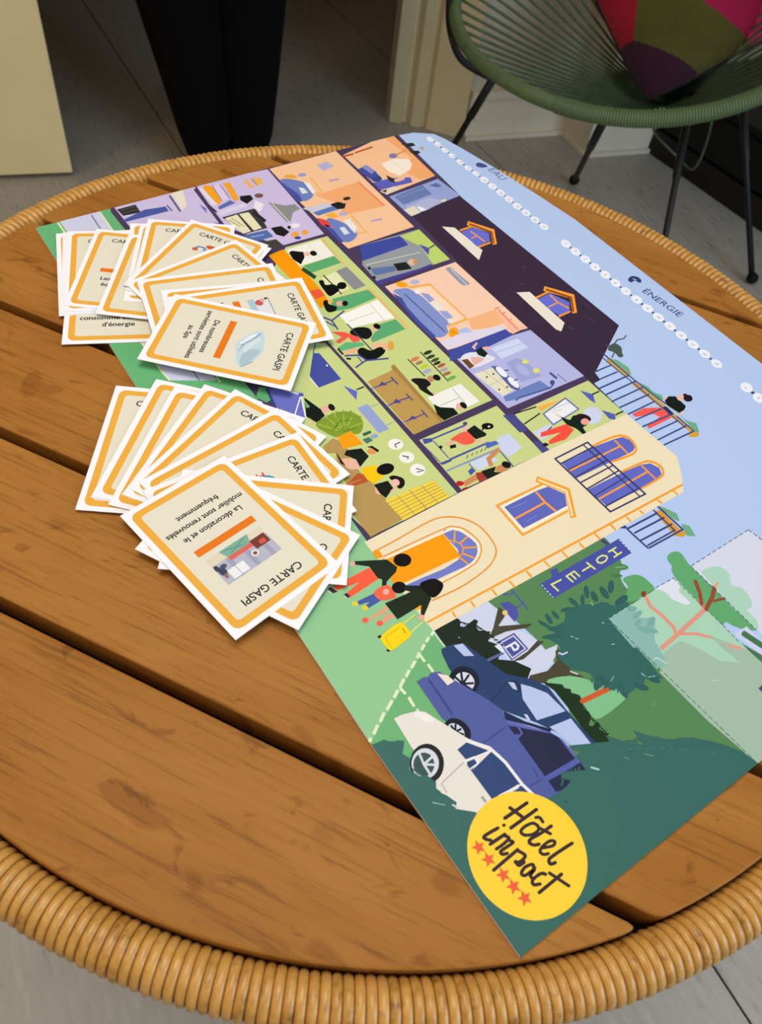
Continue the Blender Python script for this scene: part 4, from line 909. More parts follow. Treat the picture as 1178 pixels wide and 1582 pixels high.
p 75,80,100 2 1635,3842 1640,3833 1639,3825 1632,3824 1624,3830 1622,3840 1627,3845
p 70,80,130 1 591,3931 585,3945 584,3962 589,3977 606,3991 629,4004 649,4011 664,4010 675,4005 681,3994 681,3975 675,3951 668,3932 658,3919 646,3911 633,3908 618,3911 602,3920
p 240,243,252 1 2020,3857 2026,3844 2029,3832 2027,3820 2022,3810 2014,3802 2003,3797 1990,3795 1975,3796 1961,3801 1947,3808 1935,3818 1926,3830 1920,3842 1917,3855 1919,3867 1924,3877 1932,3885 1944,3890 1957,3892 1971,3891 1986,3886 1999,3878 2011,3868
p 240,243,252 1 2145,3855 2151,3843 2153,3830 2152,3819 2147,3809 2139,3801 2128,3796 2115,3794 2101,3795 2087,3800 2073,3807 2062,3817 2053,3828 2047,3841 2044,3853 2046,3865 2051,3875 2059,3883 2070,3888 2083,3890 2097,3889 2112,3884 2125,3876 2136,3867
p 240,243,252 1 2266,3858 2272,3846 2274,3834 2273,3822 2268,3812 2260,3804 2249,3799 2236,3797 2222,3799 2208,3803 2195,3810 2184,3820 2175,3832 2169,3844 2167,3856 2169,3868 2174,3878 2182,3886 2193,3891 2206,3893 2220,3891 2233,3887 2246,3879 2258,3870
p 240,243,252 1 2385,3860 2391,3848 2392,3836 2391,3824 2386,3814 2378,3807 2367,3802 2355,3800 2341,3801 2328,3806 2315,3813 2304,3822 2295,3834 2289,3846 2287,3858 2289,3870 2294,3880 2302,3888 2313,3893 2326,3894 2339,3893 2353,3888 2366,3881 2377,3871
p 240,243,252 1 2505,3865 2510,3853 2512,3841 2511,3829 2506,3820 2498,3812 2487,3807 2475,3805 2461,3806 2448,3811 2436,3818 2425,3828 2416,3839 2411,3851 2409,3863 2411,3875 2416,3885 2424,3892 2434,3897 2447,3899 2460,3898 2474,3893 2486,3886 2497,3876
p 240,243,252 1 2628,3863 2633,3851 2635,3839 2633,3828 2628,3818 2620,3811 2610,3806 2598,3804 2585,3805 2572,3810 2559,3817 2549,3826 2541,3838 2535,3850 2534,3862 2535,3873 2540,3883 2548,3890 2559,3895 2571,3897 2584,3896 2597,3891 2609,3884 2620,3875
p 240,243,252 1 2748,3864 2753,3852 2754,3840 2753,3829 2748,3820 2740,3812 2730,3807 2718,3806 2705,3807 2692,3811 2680,3818 2670,3828 2662,3839 2657,3851 2655,3863 2657,3874 2662,3884 2670,3891 2680,3896 2692,3898 2705,3896 2718,3892 2730,3885 2740,3875
p 60,66,92 2 2041,3852 2047,3841 2045,3831 2037,3829 2028,3837 2025,3849 2031,3855
p 60,66,92 2 2165,3854 2171,3843 2169,3833 2161,3831 2152,3839 2150,3851 2156,3857
p 60,66,92 2 2285,3856 2291,3845 2289,3835 2281,3833 2273,3841 2270,3853 2276,3859
p 60,66,92 2 2406,3858 2412,3848 2410,3838 2401,3836 2393,3844 2391,3855 2397,3862
p 60,66,92 2 2529,3858 2535,3848 2533,3838 2525,3836 2517,3844 2515,3855 2520,3862
p 60,66,92 2 2649,3860 2655,3850 2653,3840 2645,3839 2637,3846 2635,3857 2641,3864
p 60,66,92 1 2771,3861 2776,3851 2774,3841 2766,3839 2758,3847 2757,3858 2762,3864
p 240,243,252 2 2874,3871 2879,3858 2880,3846 2877,3834 2871,3824 2863,3816 2851,3811 2838,3809 2824,3810 2810,3814 2798,3821 2787,3831 2779,3842 2774,3854 2772,3867 2775,3879 2781,3889 2790,3897 2801,3902 2815,3904 2829,3903 2842,3899 2855,3892 2866,3882
p 240,243,252 1 2998,3870 3003,3858 3004,3846 3001,3834 2996,3824 2987,3816 2975,3811 2963,3809 2949,3810 2935,3814 2923,3821 2912,3831 2905,3842 2900,3854 2899,3866 2901,3878 2907,3888 2916,3896 2927,3901 2940,3903 2954,3902 2968,3898 2980,3891 2990,3881
p 240,243,252 1 3120,3869 3124,3857 3125,3844 3123,3833 3117,3823 3108,3815 3097,3810 3084,3808 3071,3809 3058,3813 3046,3820 3035,3830 3028,3841 3023,3853 3022,3865 3025,3876 3030,3887 3039,3894 3051,3900 3063,3902 3077,3901 3090,3896 3102,3889 3112,3880
p 240,243,252 1 3244,3872 3248,3860 3249,3848 3246,3837 3240,3827 3232,3819 3221,3814 3208,3812 3195,3813 3182,3817 3170,3824 3160,3833 3153,3844 3148,3856 3147,3868 3150,3880 3156,3890 3165,3898 3176,3903 3188,3905 3201,3904 3214,3899 3226,3892 3236,3883
p 240,243,252 1 3366,3870 3370,3858 3370,3846 3368,3835 3362,3825 3354,3817 3343,3812 3331,3810 3318,3811 3305,3815 3293,3822 3284,3831 3276,3842 3272,3854 3271,3866 3274,3877 3280,3887 3288,3895 3299,3900 3312,3902 3325,3901 3337,3897 3349,3890 3359,3881
p 240,243,252 1 3488,3872 3492,3861 3493,3849 3490,3838 3484,3828 3476,3821 3465,3816 3453,3813 3440,3815 3428,3819 3417,3825 3407,3834 3400,3845 3396,3857 3395,3869 3398,3880 3404,3890 3412,3898 3423,3903 3435,3905 3448,3903 3461,3899 3472,3892 3481,3883
p 240,243,252 1 3607,3873 3611,3862 3611,3850 3609,3839 3603,3829 3595,3822 3584,3817 3572,3815 3560,3816 3548,3820 3537,3827 3528,3836 3521,3846 3517,3858 3516,3870 3519,3881 3525,3891 3533,3898 3544,3903 3556,3905 3568,3904 3580,3900 3591,3893 3601,3884
p 240,243,252 1 3730,3870 3734,3858 3734,3847 3732,3836 3726,3826 3718,3819 3707,3814 3696,3812 3684,3813 3672,3817 3661,3824 3652,3833 3645,3843 3642,3855 3641,3866 3644,3877 3650,3887 3658,3894 3668,3899 3680,3901 3692,3900 3704,3896 3715,3889 3724,3880
p 60,66,92 3 2895,3863 2899,3857 2901,3850 2900,3843 2896,3839 2891,3839 2885,3842 2881,3849 2880,3856 2881,3862 2885,3866 2890,3867
p 60,66,92 2 3017,3865 3021,3859 3022,3852 3021,3845 3017,3842 3012,3841 3007,3845 3003,3851 3001,3858 3003,3865 3006,3868 3012,3869
p 60,66,92 2 3140,3865 3144,3858 3146,3851 3144,3845 3141,3841 3136,3841 3130,3844 3127,3850 3125,3857 3126,3864 3130,3868 3135,3868
p 60,66,92 2 3260,3865 3264,3859 3265,3852 3264,3846 3260,3842 3256,3842 3251,3845 3247,3851 3245,3858 3247,3864 3250,3868 3255,3868
p 60,66,92 2 3385,3866 3389,3860 3390,3853 3389,3846 3385,3843 3380,3842 3375,3846 3372,3852 3371,3859 3372,3865 3376,3869 3380,3869
p 60,66,92 2 3508,3867 3512,3861 3513,3854 3512,3848 3508,3844 3503,3844 3499,3847 3495,3853 3494,3860 3495,3867 3499,3870 3504,3871
p 60,66,92 1 3631,3866 3635,3860 3636,3854 3634,3847 3631,3844 3626,3844 3622,3847 3618,3853 3617,3860 3618,3866 3622,3869 3627,3870
p 52,56,108 1 2600,3981 2588,3998 2578,4023 2574,4046 2580,4064 2593,4081 2608,4091 2624,4094 2643,4090 2658,4083 2668,4073 2674,4059 2674,4047 2663,4042 2646,4038 2634,4033 2632,4022 2635,4009 2637,3998 2639,3990 2641,3985 2639,3981 2628,3977 2613,3975
q 181,202,238 2 2607,4027 2636,4046 2629,4055 2600,4037
p 240,243,252 1 4026,3873 4030,3860 4031,3846 4028,3833 4022,3822 4014,3814 4003,3809 3991,3807 3978,3808 3965,3813 3954,3821 3944,3832 3937,3845 3933,3858 3932,3872 3935,3885 3940,3896 3949,3905 3960,3910 3972,3912 3985,3910 3998,3905 4009,3897 4019,3886
p 240,243,252 1 4148,3869 4152,3855 4153,3842 4150,3829 4144,3819 4136,3810 4125,3805 4113,3803 4101,3804 4088,3809 4077,3817 4068,3828 4061,3841 4057,3854 4056,3868 4059,3880 4065,3891 4073,3900 4084,3905 4096,3907 4109,3905 4121,3900 4132,3892 4141,3881
p 60,66,92 2 4050,3870 4054,3862 4055,3852 4053,3844 4048,3839 4042,3839 4036,3843 4032,3851 4031,3860 4033,3869 4038,3874 4044,3874
N printed_trees
p 206,213,236 1 4449,769 4464,983 4515,1019 4579,1044 4700,1021 4872,1153 4941,1082 4926,886 4587,810
p 88,135,86 2 4399,1006 4394,1062 4403,1142 4412,1223 4417,1293 4421,1365 4424,1455 4421,1587 4416,1741 4422,1857 4448,1904 4486,1910 4527,1906 4576,1898 4629,1879 4670,1860 4688,1841 4695,1820 4706,1802 4727,1786 4754,1773 4783,1764 4813,1763 4847,1767 4887,1767 4933,1760 4985,1750 5044,1740 5110,1733 5182,1726 5267,1716 5370,1704 5483,1688 5594,1669 5714,1650 5832,1629 5905,1588 5920,1533 5920,1522 5898,1448 5837,1338 5722,1158 5570,949 5439,812 5347,807 5272,875 5200,942 5124,983 5052,1021 4987,1050 4933,1066 4887,1072 4843,1073 4799,1072 4757,1066 4720,1061 4691,1056 4666,1052 4641,1047 4613,1041 4584,1036 4559,1029 4542,1019 4528,1007 4508,999 4472,991 4429,987
p 97,166,106 3 4745,1788 4741,1806 4744,1829 4749,1851 4755,1870 4765,1887 4777,1901 4796,1910 4818,1915 4839,1916 4861,1918 4882,1916 4896,1905 4900,1878 4897,1841 4893,1805 4891,1772 4889,1739 4883,1716 4871,1707 4856,1708 4841,1715 4828,1732 4816,1757 4801,1776 4782,1782 4760,1782
p 82,135,84 3 4703,1879 4706,1873 4707,1864 4705,1854 4702,1843 4696,1831 4689,1819 4681,1809 4672,1801 4663,1795 4655,1792 4649,1792 4644,1795 4640,1801 4640,1810 4641,1820 4645,1832 4650,1844 4657,1855 4666,1865 4675,1874 4683,1880 4691,1882 4698,1882
q 150,180,150 4 4661,1805 4692,1863 4688,1867 4657,1808
p 70,125,80 5 4728,1803 4730,1799 4730,1793 4728,1786 4725,1778 4721,1769 4716,1761 4709,1753 4703,1747 4697,1742 4692,1739 4687,1739 4684,1741 4682,1745 4682,1750 4683,1757 4686,1766 4691,1774 4696,1783 4702,1790 4709,1797 4715,1801 4720,1804 4725,1805
p 206,213,236 3 4848,878 4855,1013 4871,1154 4920,1093 4957,1001 4934,898
p 206,213,236 3 4658,828 4660,902 4682,997 4718,1054 4738,989 4793,1067 4804,990 4720,909
p 74,70,52 4 4515,1019 4573,1035 4614,939 4700,1118 4705,1075 4663,956 4651,852 4662,811 4612,902
p 206,213,236 5 4622,959 4601,1041 4632,1027
p 74,70,52 4 4795,1070 4819,1102 4843,928 4822,862 4818,978
p 74,70,52 4 4896,1114 4893,1140 4958,1110 4978,1144 5043,1085 5013,942 4961,856 4934,898 4963,996 4943,1085
p 74,70,52 5 4936,900 4963,990 4973,1106 5025,1117 5134,1162 5115,1140 5044,1089 5006,951 4970,861
p 129,193,140 6 5009,949 5004,969 5014,1008 5029,1045 5045,1076 5065,1105 5085,1129 5103,1146 5121,1157 5137,1168 5152,1177 5166,1185 5179,1197 5192,1220 5204,1247 5220,1266 5245,1269 5272,1263 5293,1256 5302,1253 5304,1249 5306,1231 5310,1188 5313,1133 5313,1087 5311,1060 5305,1042 5292,1031 5268,1029 5237,1033 5206,1036 5181,1035 5157,1031 5129,1021 5087,995 5040,963
q 206,92,46 7 5204,1035 5226,1210 5198,1219 5177,1043
p 206,92,46 8 5198,1052 5204,1043 5204,1032 5199,1024 5191,1022 5183,1026 5178,1035 5177,1045 5182,1053 5190,1055
p 206,92,46 8 5220,1228 5225,1219 5225,1208 5220,1200 5212,1197 5204,1202 5199,1211 5198,1221 5203,1230 5211,1232
q 206,92,46 9 5218,1213 5225,1270 5212,1275 5205,1217
p 206,92,46 10 5216,1221 5218,1217 5218,1212 5216,1208 5212,1206 5208,1208 5205,1213 5205,1218 5208,1222 5212,1223
p 206,92,46 10 5223,1279 5225,1274 5225,1269 5223,1265 5219,1264 5215,1266 5213,1271 5212,1276 5215,1280 5219,1281
p 28,50,26 9 4998,930 5063,1014 5087,1012 5108,1036 5125,1025 5156,1053 5175,1051 5186,1026 5211,1033 5227,1016 5254,1034 5281,1023 5306,981 5322,994 5314,1029 5332,1038 5350,1014 5393,1030 5415,1027 5449,1041 5500,1033 5507,1003 5418,949 5331,938 5196,951 5069,953
p 28,42,28 6 4457,612 4452,767 4476,776 4506,753 4521,769 4511,851 4531,861 4551,829 4579,826 4618,879 4657,830 4704,866 4743,854 4773,809 4824,879 4907,931 4944,871 4926,812 4807,745 4685,706 4564,609
p 140,170,130 7 4554,698 4558,713 4566,703
q 92,102,152 7 4755,751 4764,859 4749,863 4740,755
p 92,102,152 8 4751,759 4754,755 4754,750 4752,746 4748,744 4743,746 4740,750 4740,756 4742,760 4746,761
p 92,102,152 8 4760,867 4763,863 4763,858 4761,854 4757,852 4752,854 4749,858 4749,864 4751,868 4755,869
p 225,230,245 9 4699,842 4705,884 4766,862 4741,850
p 78,82,156 10 4688,879 4692,989 4807,994 4816,867
q 226,231,246 11 4705,889 4707,971 4796,977 4803,884 4705,889 4699,883 4809,877 4801,984 4701,978 4699,883
q 230,235,246 12 4744,892 4746,949 4765,950 4772,940 4770,927 4745,930 4745,917 4780,913 4784,942 4769,964 4735,962 4733,895
p 230,235,246 13 4742,899 4744,895 4744,891 4743,888 4739,887 4736,889 4733,892 4733,896 4735,899 4738,900
p 230,235,246 13 4748,928 4750,925 4751,921 4749,918 4745,917 4742,918 4740,922 4739,926 4741,929 4744,930
p 78,84,166 6 4502,1040 4522,1092 4575,1106 4620,1081 4639,1035 4592,1034
p 232,202,112 7 4574,1040 4580,1032 4582,1023 4579,1015 4574,1010 4566,1009 4558,1012 4553,1019 4551,1028 4553,1037 4559,1042 4566,1043
q 80,95,152 3 4475,1150 4611,1149 4609,1162 4472,1163
p 80,95,152 4 4476,1162 4479,1158 4479,1154 4477,1151 4474,1150 4471,1151 4468,1155 4468,1159 4469,1162 4473,1163
p 80,95,152 4 4613,1160 4616,1157 4616,1153 4614,1150 4611,1149 4608,1150 4605,1154 4605,1158 4607,1161 4610,1162
q 80,95,152 5 4475,1092 4498,1152 4488,1158 4466,1098
p 80,95,152 6 4473,1099 4475,1096 4476,1093 4474,1090 4471,1089 4468,1090 4466,1093 4465,1097 4467,1100 4470,1100
p 80,95,152 6 4496,1159 4498,1156 4498,1153 4496,1150 4494,1149 4491,1151 4488,1154 4488,1157 4490,1160 4492,1161
q 80,95,152 7 4580,1106 4572,1162 4563,1162 4570,1106
p 80,95,152 8 4578,1110 4580,1107 4580,1104 4579,1101 4576,1101 4573,1102 4571,1105 4570,1108 4572,1111 4575,1112
p 80,95,152 8 4570,1166 4572,1163 4572,1160 4571,1157 4568,1156 4565,1158 4563,1161 4563,1164 4564,1167 4567,1168
p 52,102,97 11 4809,1132 4804,1153 4807,1186 4808,1211 4799,1216 4787,1213 4778,1217 4779,1236 4782,1261 4780,1285 4764,1306 4743,1327 4728,1347 4726,1363 4731,1378 4737,1395 4741,1414 4746,1436 4752,1456 4763,1475 4775,1494 4785,1513 4791,1535 4795,1559 4803,1579 4819,1591 4838,1601 4853,1614 4859,1638 4860,1666 4865,1687 4881,1698 4901,1701 4914,1685 4906,1637 4890,1572 4901,1526 4957,1518 5039,1528 5115,1536 5179,1532 5238,1526 5283,1521 5310,1522 5323,1523 5326,1517 5312,1498 5288,1471 5274,1444 5280,1421 5296,1398 5306,1381 5301,1374 5290,1373 5283,1364 5285,1341 5290,1311 5289,1288 5276,1283 5257,1285 5242,1281 5237,1264 5235,1242 5230,1225 5215,1223 5196,1226 5182,1224 5181,1205 5186,1181 5182,1165 5159,1170 5126,1185 5096,1189 5073,1174 5053,1148 5033,1128 5012,1117 4991,1111 4971,1107 4952,1104 4934,1103 4918,1107 4908,1123 4901,1145 4888,1158 4863,1151 4831,1136
p 48,94,92 12 4759,1213 4758,1209 4755,1206 4749,1203 4742,1202 4734,1202 4725,1203 4716,1205 4708,1208 4700,1212 4695,1216 4691,1221 4690,1225 4691,1229 4694,1232 4700,1234 4707,1235 4715,1235 4724,1234 4733,1232 4742,1229 4749,1225 4754,1221 4758,1217
p 48,94,92 12 4754,1268 4754,1265 4751,1262 4747,1259 4741,1257 4734,1256 4726,1256 4718,1256 4711,1258 4705,1260 4699,1263 4696,1266 4695,1270 4695,1273 4698,1276 4702,1279 4708,1281 4715,1282 4723,1282 4730,1282 4738,1280 4744,1278 4749,1275 4753,1272
p 48,94,92 12 4744,1425 4745,1420 4742,1416 4738,1412 4732,1408 4724,1405 4716,1403 4707,1402 4699,1402 4691,1403 4685,1406 4680,1409 4678,1413 4678,1417 4680,1422 4684,1426 4691,1430 4698,1433 4707,1435 4715,1436 4724,1436 4732,1434 4738,1432 4742,1429
p 48,94,92 12 4707,1549 4715,1542 4723,1534 4729,1526 4733,1519 4735,1513 4735,1508 4732,1505 4727,1504 4721,1505 4713,1508 4704,1512 4695,1518 4686,1525 4678,1533 4672,1540 4668,1548 4666,1554 4666,1559 4669,1562 4674,1563 4680,1562 4689,1559 4697,1555
p 48,94,92 13 4748,1573 4757,1570 4766,1565 4773,1560 4778,1555 4782,1549 4783,1543 4782,1539 4778,1535 4772,1532 4765,1531 4757,1531 4747,1533 4738,1536 4730,1540 4722,1545 4717,1551 4713,1556 4712,1562 4713,1567 4717,1571 4723,1573 4730,1575 4739,1574
p 48,94,92 12 4733,1489 4740,1482 4746,1476 4751,1469 4754,1464 4755,1458 4755,1455 4753,1452 4749,1452 4743,1453 4737,1456 4729,1460 4722,1465 4715,1471 4709,1478 4704,1484 4701,1490 4699,1495 4700,1499 4702,1501 4706,1502 4712,1501 4718,1498 4725,1494
p 48,94,92 12 4758,1703 4766,1693 4773,1683 4777,1673 4780,1664 4781,1657 4779,1652 4775,1649 4769,1649 4762,1651 4754,1656 4745,1663 4736,1672 4729,1682 4722,1692 4717,1702 4714,1711 4714,1718 4716,1723 4719,1726 4725,1726 4733,1723 4741,1718 4750,1711
p 48,94,92 12 4756,1646 4767,1643 4778,1639 4787,1634 4794,1628 4799,1622 4800,1616 4799,1611 4795,1606 4789,1603 4780,1600 4770,1600 4759,1601 4748,1604 4737,1608 4728,1613 4721,1618 4716,1625 4714,1631 4715,1636 4719,1641 4726,1644 4735,1646 4745,1647
p 48,94,92 12 4844,1730 4850,1728 4855,1721 4860,1712 4864,1700 4866,1686 4868,1672 4868,1658 4866,1646 4864,1635 4860,1627 4855,1623 4850,1622 4845,1625 4839,1631 4835,1640 4831,1652 4828,1665 4827,1679 4827,1693 4828,1706 4831,1717 4834,1725 4839,1730
p 48,94,92 12 4773,1189 4773,1185 4770,1181 4766,1176 4759,1171 4751,1166 4742,1162 4733,1158 4724,1155 4715,1154 4709,1154 4704,1155 4701,1157 4701,1161 4703,1165 4708,1170 4715,1175 4723,1180 4732,1184 4741,1188 4750,1191 4759,1192 4765,1192 4770,1191
p 48,94,92 13 4821,1237 4823,1232 4822,1226 4820,1218 4816,1209 4810,1200 4803,1191 4795,1183 4787,1176 4779,1171 4772,1169 4766,1169 4763,1171 4761,1176 4761,1182 4763,1190 4767,1199 4773,1208 4781,1217 4788,1225 4797,1232 4804,1237 4811,1239 4817,1239
p 48,94,92 14 4845,1216 4847,1212 4847,1204 4845,1193 4842,1180 4837,1166 4830,1151 4823,1137 4816,1125 4809,1115 4802,1108 4797,1104 4793,1105 4791,1109 4790,1117 4792,1127 4796,1140 4801,1154 4807,1169 4814,1183 4821,1196 4829,1206 4835,1213 4841,1216
p 48,94,92 12 4732,1377 4734,1375 4736,1370 4737,1364 4738,1356 4738,1348 4736,1339 4735,1331 4732,1323 4729,1317 4726,1313 4723,1310 4720,1310 4718,1313 4716,1317 4715,1323 4714,1331 4714,1339 4716,1348 4717,1357 4720,1364 4723,1370 4726,1375 4729,1377
q 175,205,195 12 4872,1251 4883,1260 4880,1265 4869,1255
q 175,205,195 12 4895,1265 4907,1279 4904,1283 4892,1269
q 175,205,195 12 4899,1466 4908,1478 4904,1482 4895,1470
q 175,205,195 12 5029,1418 5037,1436 5033,1439 5025,1421
q 205,215,235 12 4917,1120 4936,1134 4939,1166 4931,1168 4928,1141 4912,1128
p 205,215,235 13 4917,1128 4918,1125 4919,1122 4917,1120 4915,1119 4912,1120 4910,1123 4910,1126 4912,1128 4914,1129
p 205,215,235 13 4937,1171 4939,1168 4939,1165 4938,1163 4935,1162 4933,1163 4931,1166 4931,1169 4932,1171 4935,1172
q 175,205,195 12 4766,1506 4788,1501 4788,1506 4766,1511
p 48,94,92 12 5173,1194 5178,1185 5183,1176 5186,1167 5188,1160 5187,1153 5185,1149 5181,1146 5176,1146 5169,1148 5162,1153 5155,1159 5148,1167 5142,1175 5138,1185 5134,1193 5133,1201 5134,1208 5136,1212 5140,1215 5145,1215 5152,1213 5159,1208 5166,1202
p 48,94,92 13 5210,1225 5209,1219 5206,1214 5200,1210 5192,1207 5182,1205 5172,1204 5161,1205 5151,1207 5143,1211 5136,1215 5131,1221 5129,1226 5130,1232 5134,1237 5140,1242 5148,1245 5157,1247 5168,1247 5178,1246 5188,1244 5197,1240 5204,1236 5208,1231
p 48,94,92 12 5261,1297 5272,1295 5282,1291 5290,1287 5297,1281 5301,1276 5302,1270 5301,1265 5297,1260 5290,1256 5282,1254 5272,1253 5261,1254 5251,1256 5241,1260 5232,1264 5225,1269 5221,1275 5220,1281 5221,1286 5225,1291 5232,1295 5240,1297 5250,1298
p 48,94,92 12 5330,1405 5331,1399 5330,1392 5327,1385 5322,1377 5315,1369 5307,1363 5298,1357 5289,1353 5281,1351 5274,1351 5268,1352 5265,1356 5263,1362 5264,1368 5268,1376 5273,1384 5280,1391 5288,1398 5297,1404 5306,1408 5314,1410 5321,1410 5326,1408
p 48,94,92 12 5333,1492 5334,1486 5332,1480 5329,1473 5323,1466 5315,1459 5306,1453 5297,1448 5288,1445 5280,1444 5272,1445 5267,1448 5263,1452 5262,1457 5264,1464 5268,1471 5274,1478 5281,1485 5290,1491 5299,1496 5309,1499 5317,1500 5324,1499 5330,1496
q 150,190,175 13 5240,1437 5276,1442 5298,1504 5293,1508 5272,1449 5238,1444
q 200,220,215 12 5030,1100 5066,1126 5062,1133 5026,1108
q 160,190,170 12 5190,1258 5176,1294 5172,1292 5187,1256
q 110,160,105 3 5411,1347 5405,1389 5401,1388 5406,1347
N printed_facade
p 238,224,190 19 3772,618 3746,1321 3744,2029 3748,2813 4210,2840 4333,2752 4456,2642 4465,1507 4465,1434 4455,607 4373,601 3769,602
q 246,158,36 20 4401,606 4408,1562 4416,2678 4401,2685 4394,1566 4389,608
q 246,158,36 21 4411,1451 4461,1454 4458,1466 4408,1463
q 246,158,36 21 4411,1593 4469,1594 4466,1607 4408,1605
q 246,158,36 21 4416,1730 4468,1732 4465,1745 4413,1743
q 246,158,36 21 4413,1866 4470,1866 4467,1879 4410,1880
q 246,158,36 21 4410,2006 4461,2003 4458,2017 4407,2020
q 246,158,36 21 4419,2139 4461,2140 4458,2153 4416,2152
q 246,158,36 20 4423,2254 4456,2259 4452,2272 4419,2267
q 246,158,36 21 4413,2423 4456,2430 4452,2444 4408,2437
q 246,158,36 21 4409,2577 4455,2581 4452,2595 4406,2591
q 246,158,36 21 4410,1310 4462,1309 4460,1322 4408,1323
q 246,158,36 21 4413,1177 4467,1178 4465,1191 4410,1189
q 246,158,36 21 4408,1052 4455,1051 4453,1063 4406,1064
q 246,158,36 21 4409,897 4453,893 4452,905 4408,909
q 246,158,36 21 4411,764 4449,760 4448,772 4410,776
p 115,126,202 20 3943,1049 3931,1071 3946,1099 3962,1122 3972,1139 3984,1151 4000,1162 4024,1173 4052,1182 4079,1185 4105,1179 4131,1167 4153,1152 4171,1136 4185,1117 4196,1099 4203,1083 4207,1068 4208,1046 4207,1015 4204,978 4201,932 4198,873 4196,807 4194,752 4191,715 4188,689 4182,670 4168,644 4150,624 4138,646 4145,752 4157,904 4147,1021 4087,1055 4003,1049
p 250,157,4 21 3923,628 3942,1048 4132,1040 4120,580
q 246,160,40 21 4041,1069 3973,1126 3967,1117 4036,1060
q 246,160,40 22 4067,1087 4045,1169 4034,1168 4056,1086
q 246,160,40 21 4096,1080 4134,1159 4124,1166 4086,1088
q 246,160,40 22 4125,1056 4188,1098 4181,1108 4118,1066
q 246,160,40 22 4138,1023 4203,1040 4198,1051 4133,1034
q 246,160,40 23 4009,1046 4037,1074 4068,1091 4095,1086 4122,1056 4137,1014 4144,1015 4128,1060 4098,1094 4065,1099 4032,1081 4003,1053
q 250,238,212 24 3936,644 3939,727 3943,851 3948,980 3953,1073 3956,1114 3956,1118 3955,1118 3965,1123 3973,1133 3983,1142 3994,1149 4010,1156 4030,1163 4055,1170 4081,1175 4102,1177 4117,1175 4130,1171 4142,1164 4153,1155 4165,1142 4176,1127 4186,1111 4194,1094 4199,1079 4202,1063 4204,1045 4205,1025 4208,1001 4210,975 4211,948 4212,920 4212,889 4212,854 4211,823 4210,801 4222,798 4223,820 4224,851 4225,886 4225,918 4224,946 4222,974 4220,1000 4218,1023 4216,1044 4214,1062 4211,1079 4206,1097 4197,1115 4186,1134 4173,1150 4160,1164 4147,1175 4133,1183 4117,1188 4099,1190 4076,1189 4050,1183 4024,1176 4003,1169 3987,1162 3973,1154 3963,1144 3955,1135 3953,1134 3946,1138 3943,1119 3940,1077 3936,983 3931,855 3926,730 3923,647
p 250,238,212 25 3932,650 3935,647 3936,643 3934,640 3931,639 3927,640 3924,644 3923,647 3925,650 3929,652
p 250,238,212 25 4219,805 4221,801 4222,798 4220,795 4217,794 4213,795 4211,798 4210,802 4212,805 4215,806
q 232,150,36 26 3917,642 3918,680 3919,734 3920,796 3921,856 3923,916 3924,980 3926,1039 3929,1085 3933,1111 3936,1123 3941,1129 3948,1137 3956,1149 3964,1159 3976,1168 3991,1176 4014,1184 4042,1192 4071,1197 4095,1198 4115,1196 4132,1190 4147,1181 4162,1170 4176,1155 4189,1138 4200,1118 4209,1099 4215,1081 4217,1062 4219,1042 4220,1020 4222,995 4224,969 4225,941 4225,912 4225,878 4224,841 4223,807 4223,784 4230,782 4231,805 4232,839 4233,876 4233,910 4233,939 4232,967 4230,994 4228,1018 4227,1041 4225,1061 4223,1081 4217,1101 4207,1121 4195,1142 4181,1160 4166,1176 4151,1188 4134,1198 4115,1204 4094,1207 4068,1206 4039,1201 4010,1193 3986,1185 3970,1176 3958,1166 3949,1155 3941,1144 3934,1135 3928,1128 3924,1115 3921,1088 3918,1042 3916,982 3914,918 3913,858 3911,798 3910,736 3909,682 3909,644
p 232,150,36 27 3915,646 3916,644 3917,642 3916,640 3913,639 3911,640 3909,642 3909,644 3910,646 3912,647
p 232,150,36 27 4228,786 4230,784 4230,782 4229,780 4227,779 4225,780 4223,782 4223,784 4224,786 4226,787
q 232,150,36 28 3861,607 3861,632 3860,668 3859,711 3857,761 3853,822 3847,894 3842,965 3840,1024 3842,1064 3847,1091 3854,1114 3864,1137 3877,1161 3892,1185 3910,1206 3930,1225 3952,1240 3976,1254 4001,1265 4028,1272 4056,1276 4086,1276 4116,1274 4141,1271 4163,1267 4182,1261 4198,1253 4213,1242 4227,1227 4240,1208 4252,1187 4262,1165 4270,1141 4277,1116 4283,1089 4288,1057 4293,1021 4297,981 4300,939 4301,896 4300,848 4297,795 4293,748 4291,716 4300,713 4302,746 4306,793 4309,846 4310,894 4309,938 4306,980 4301,1020 4297,1057 4291,1089 4286,1117 4279,1143 4270,1167 4259,1190 4247,1213 4234,1233 4218,1249 4201,1262 4183,1270 4163,1276 4141,1281 4114,1284 4084,1286 4053,1286 4024,1282 3997,1274 3970,1263 3945,1250 3923,1233 3902,1214 3884,1192 3868,1168 3855,1143 3845,1119 3838,1096 3833,1067 3831,1026 3832,967 3838,895 3844,823 3848,762 3850,713 3851,669 3851,634 3852,609
p 232,150,36 29 3859,612 3861,609 3861,607 3860,604 3857,604 3854,605 3852,607 3852,610 3853,612 3856,613
p 232,150,36 29 4297,718 4299,716 4300,713 4298,711 4296,710 4293,711 4292,713 4291,716 4292,718 4295,719
p 246,158,22 30 3858,602 3852,647 3916,638 3906,598
q 250,240,222 20 3972,1504 3966,1835 3981,1869 4082,1935 4165,1873 4169,1500 3972,1504 3960,1490 4182,1486 4177,1879 4080,1953 3970,1881 3952,1842 3960,1490
p 98,106,190 21 3974,1507 3973,1770 3982,1864 4082,1923 4161,1868 4163,1770 4161,1505
q 130,140,210 22 4005,1536 4013,1659 4008,1661 4000,1538
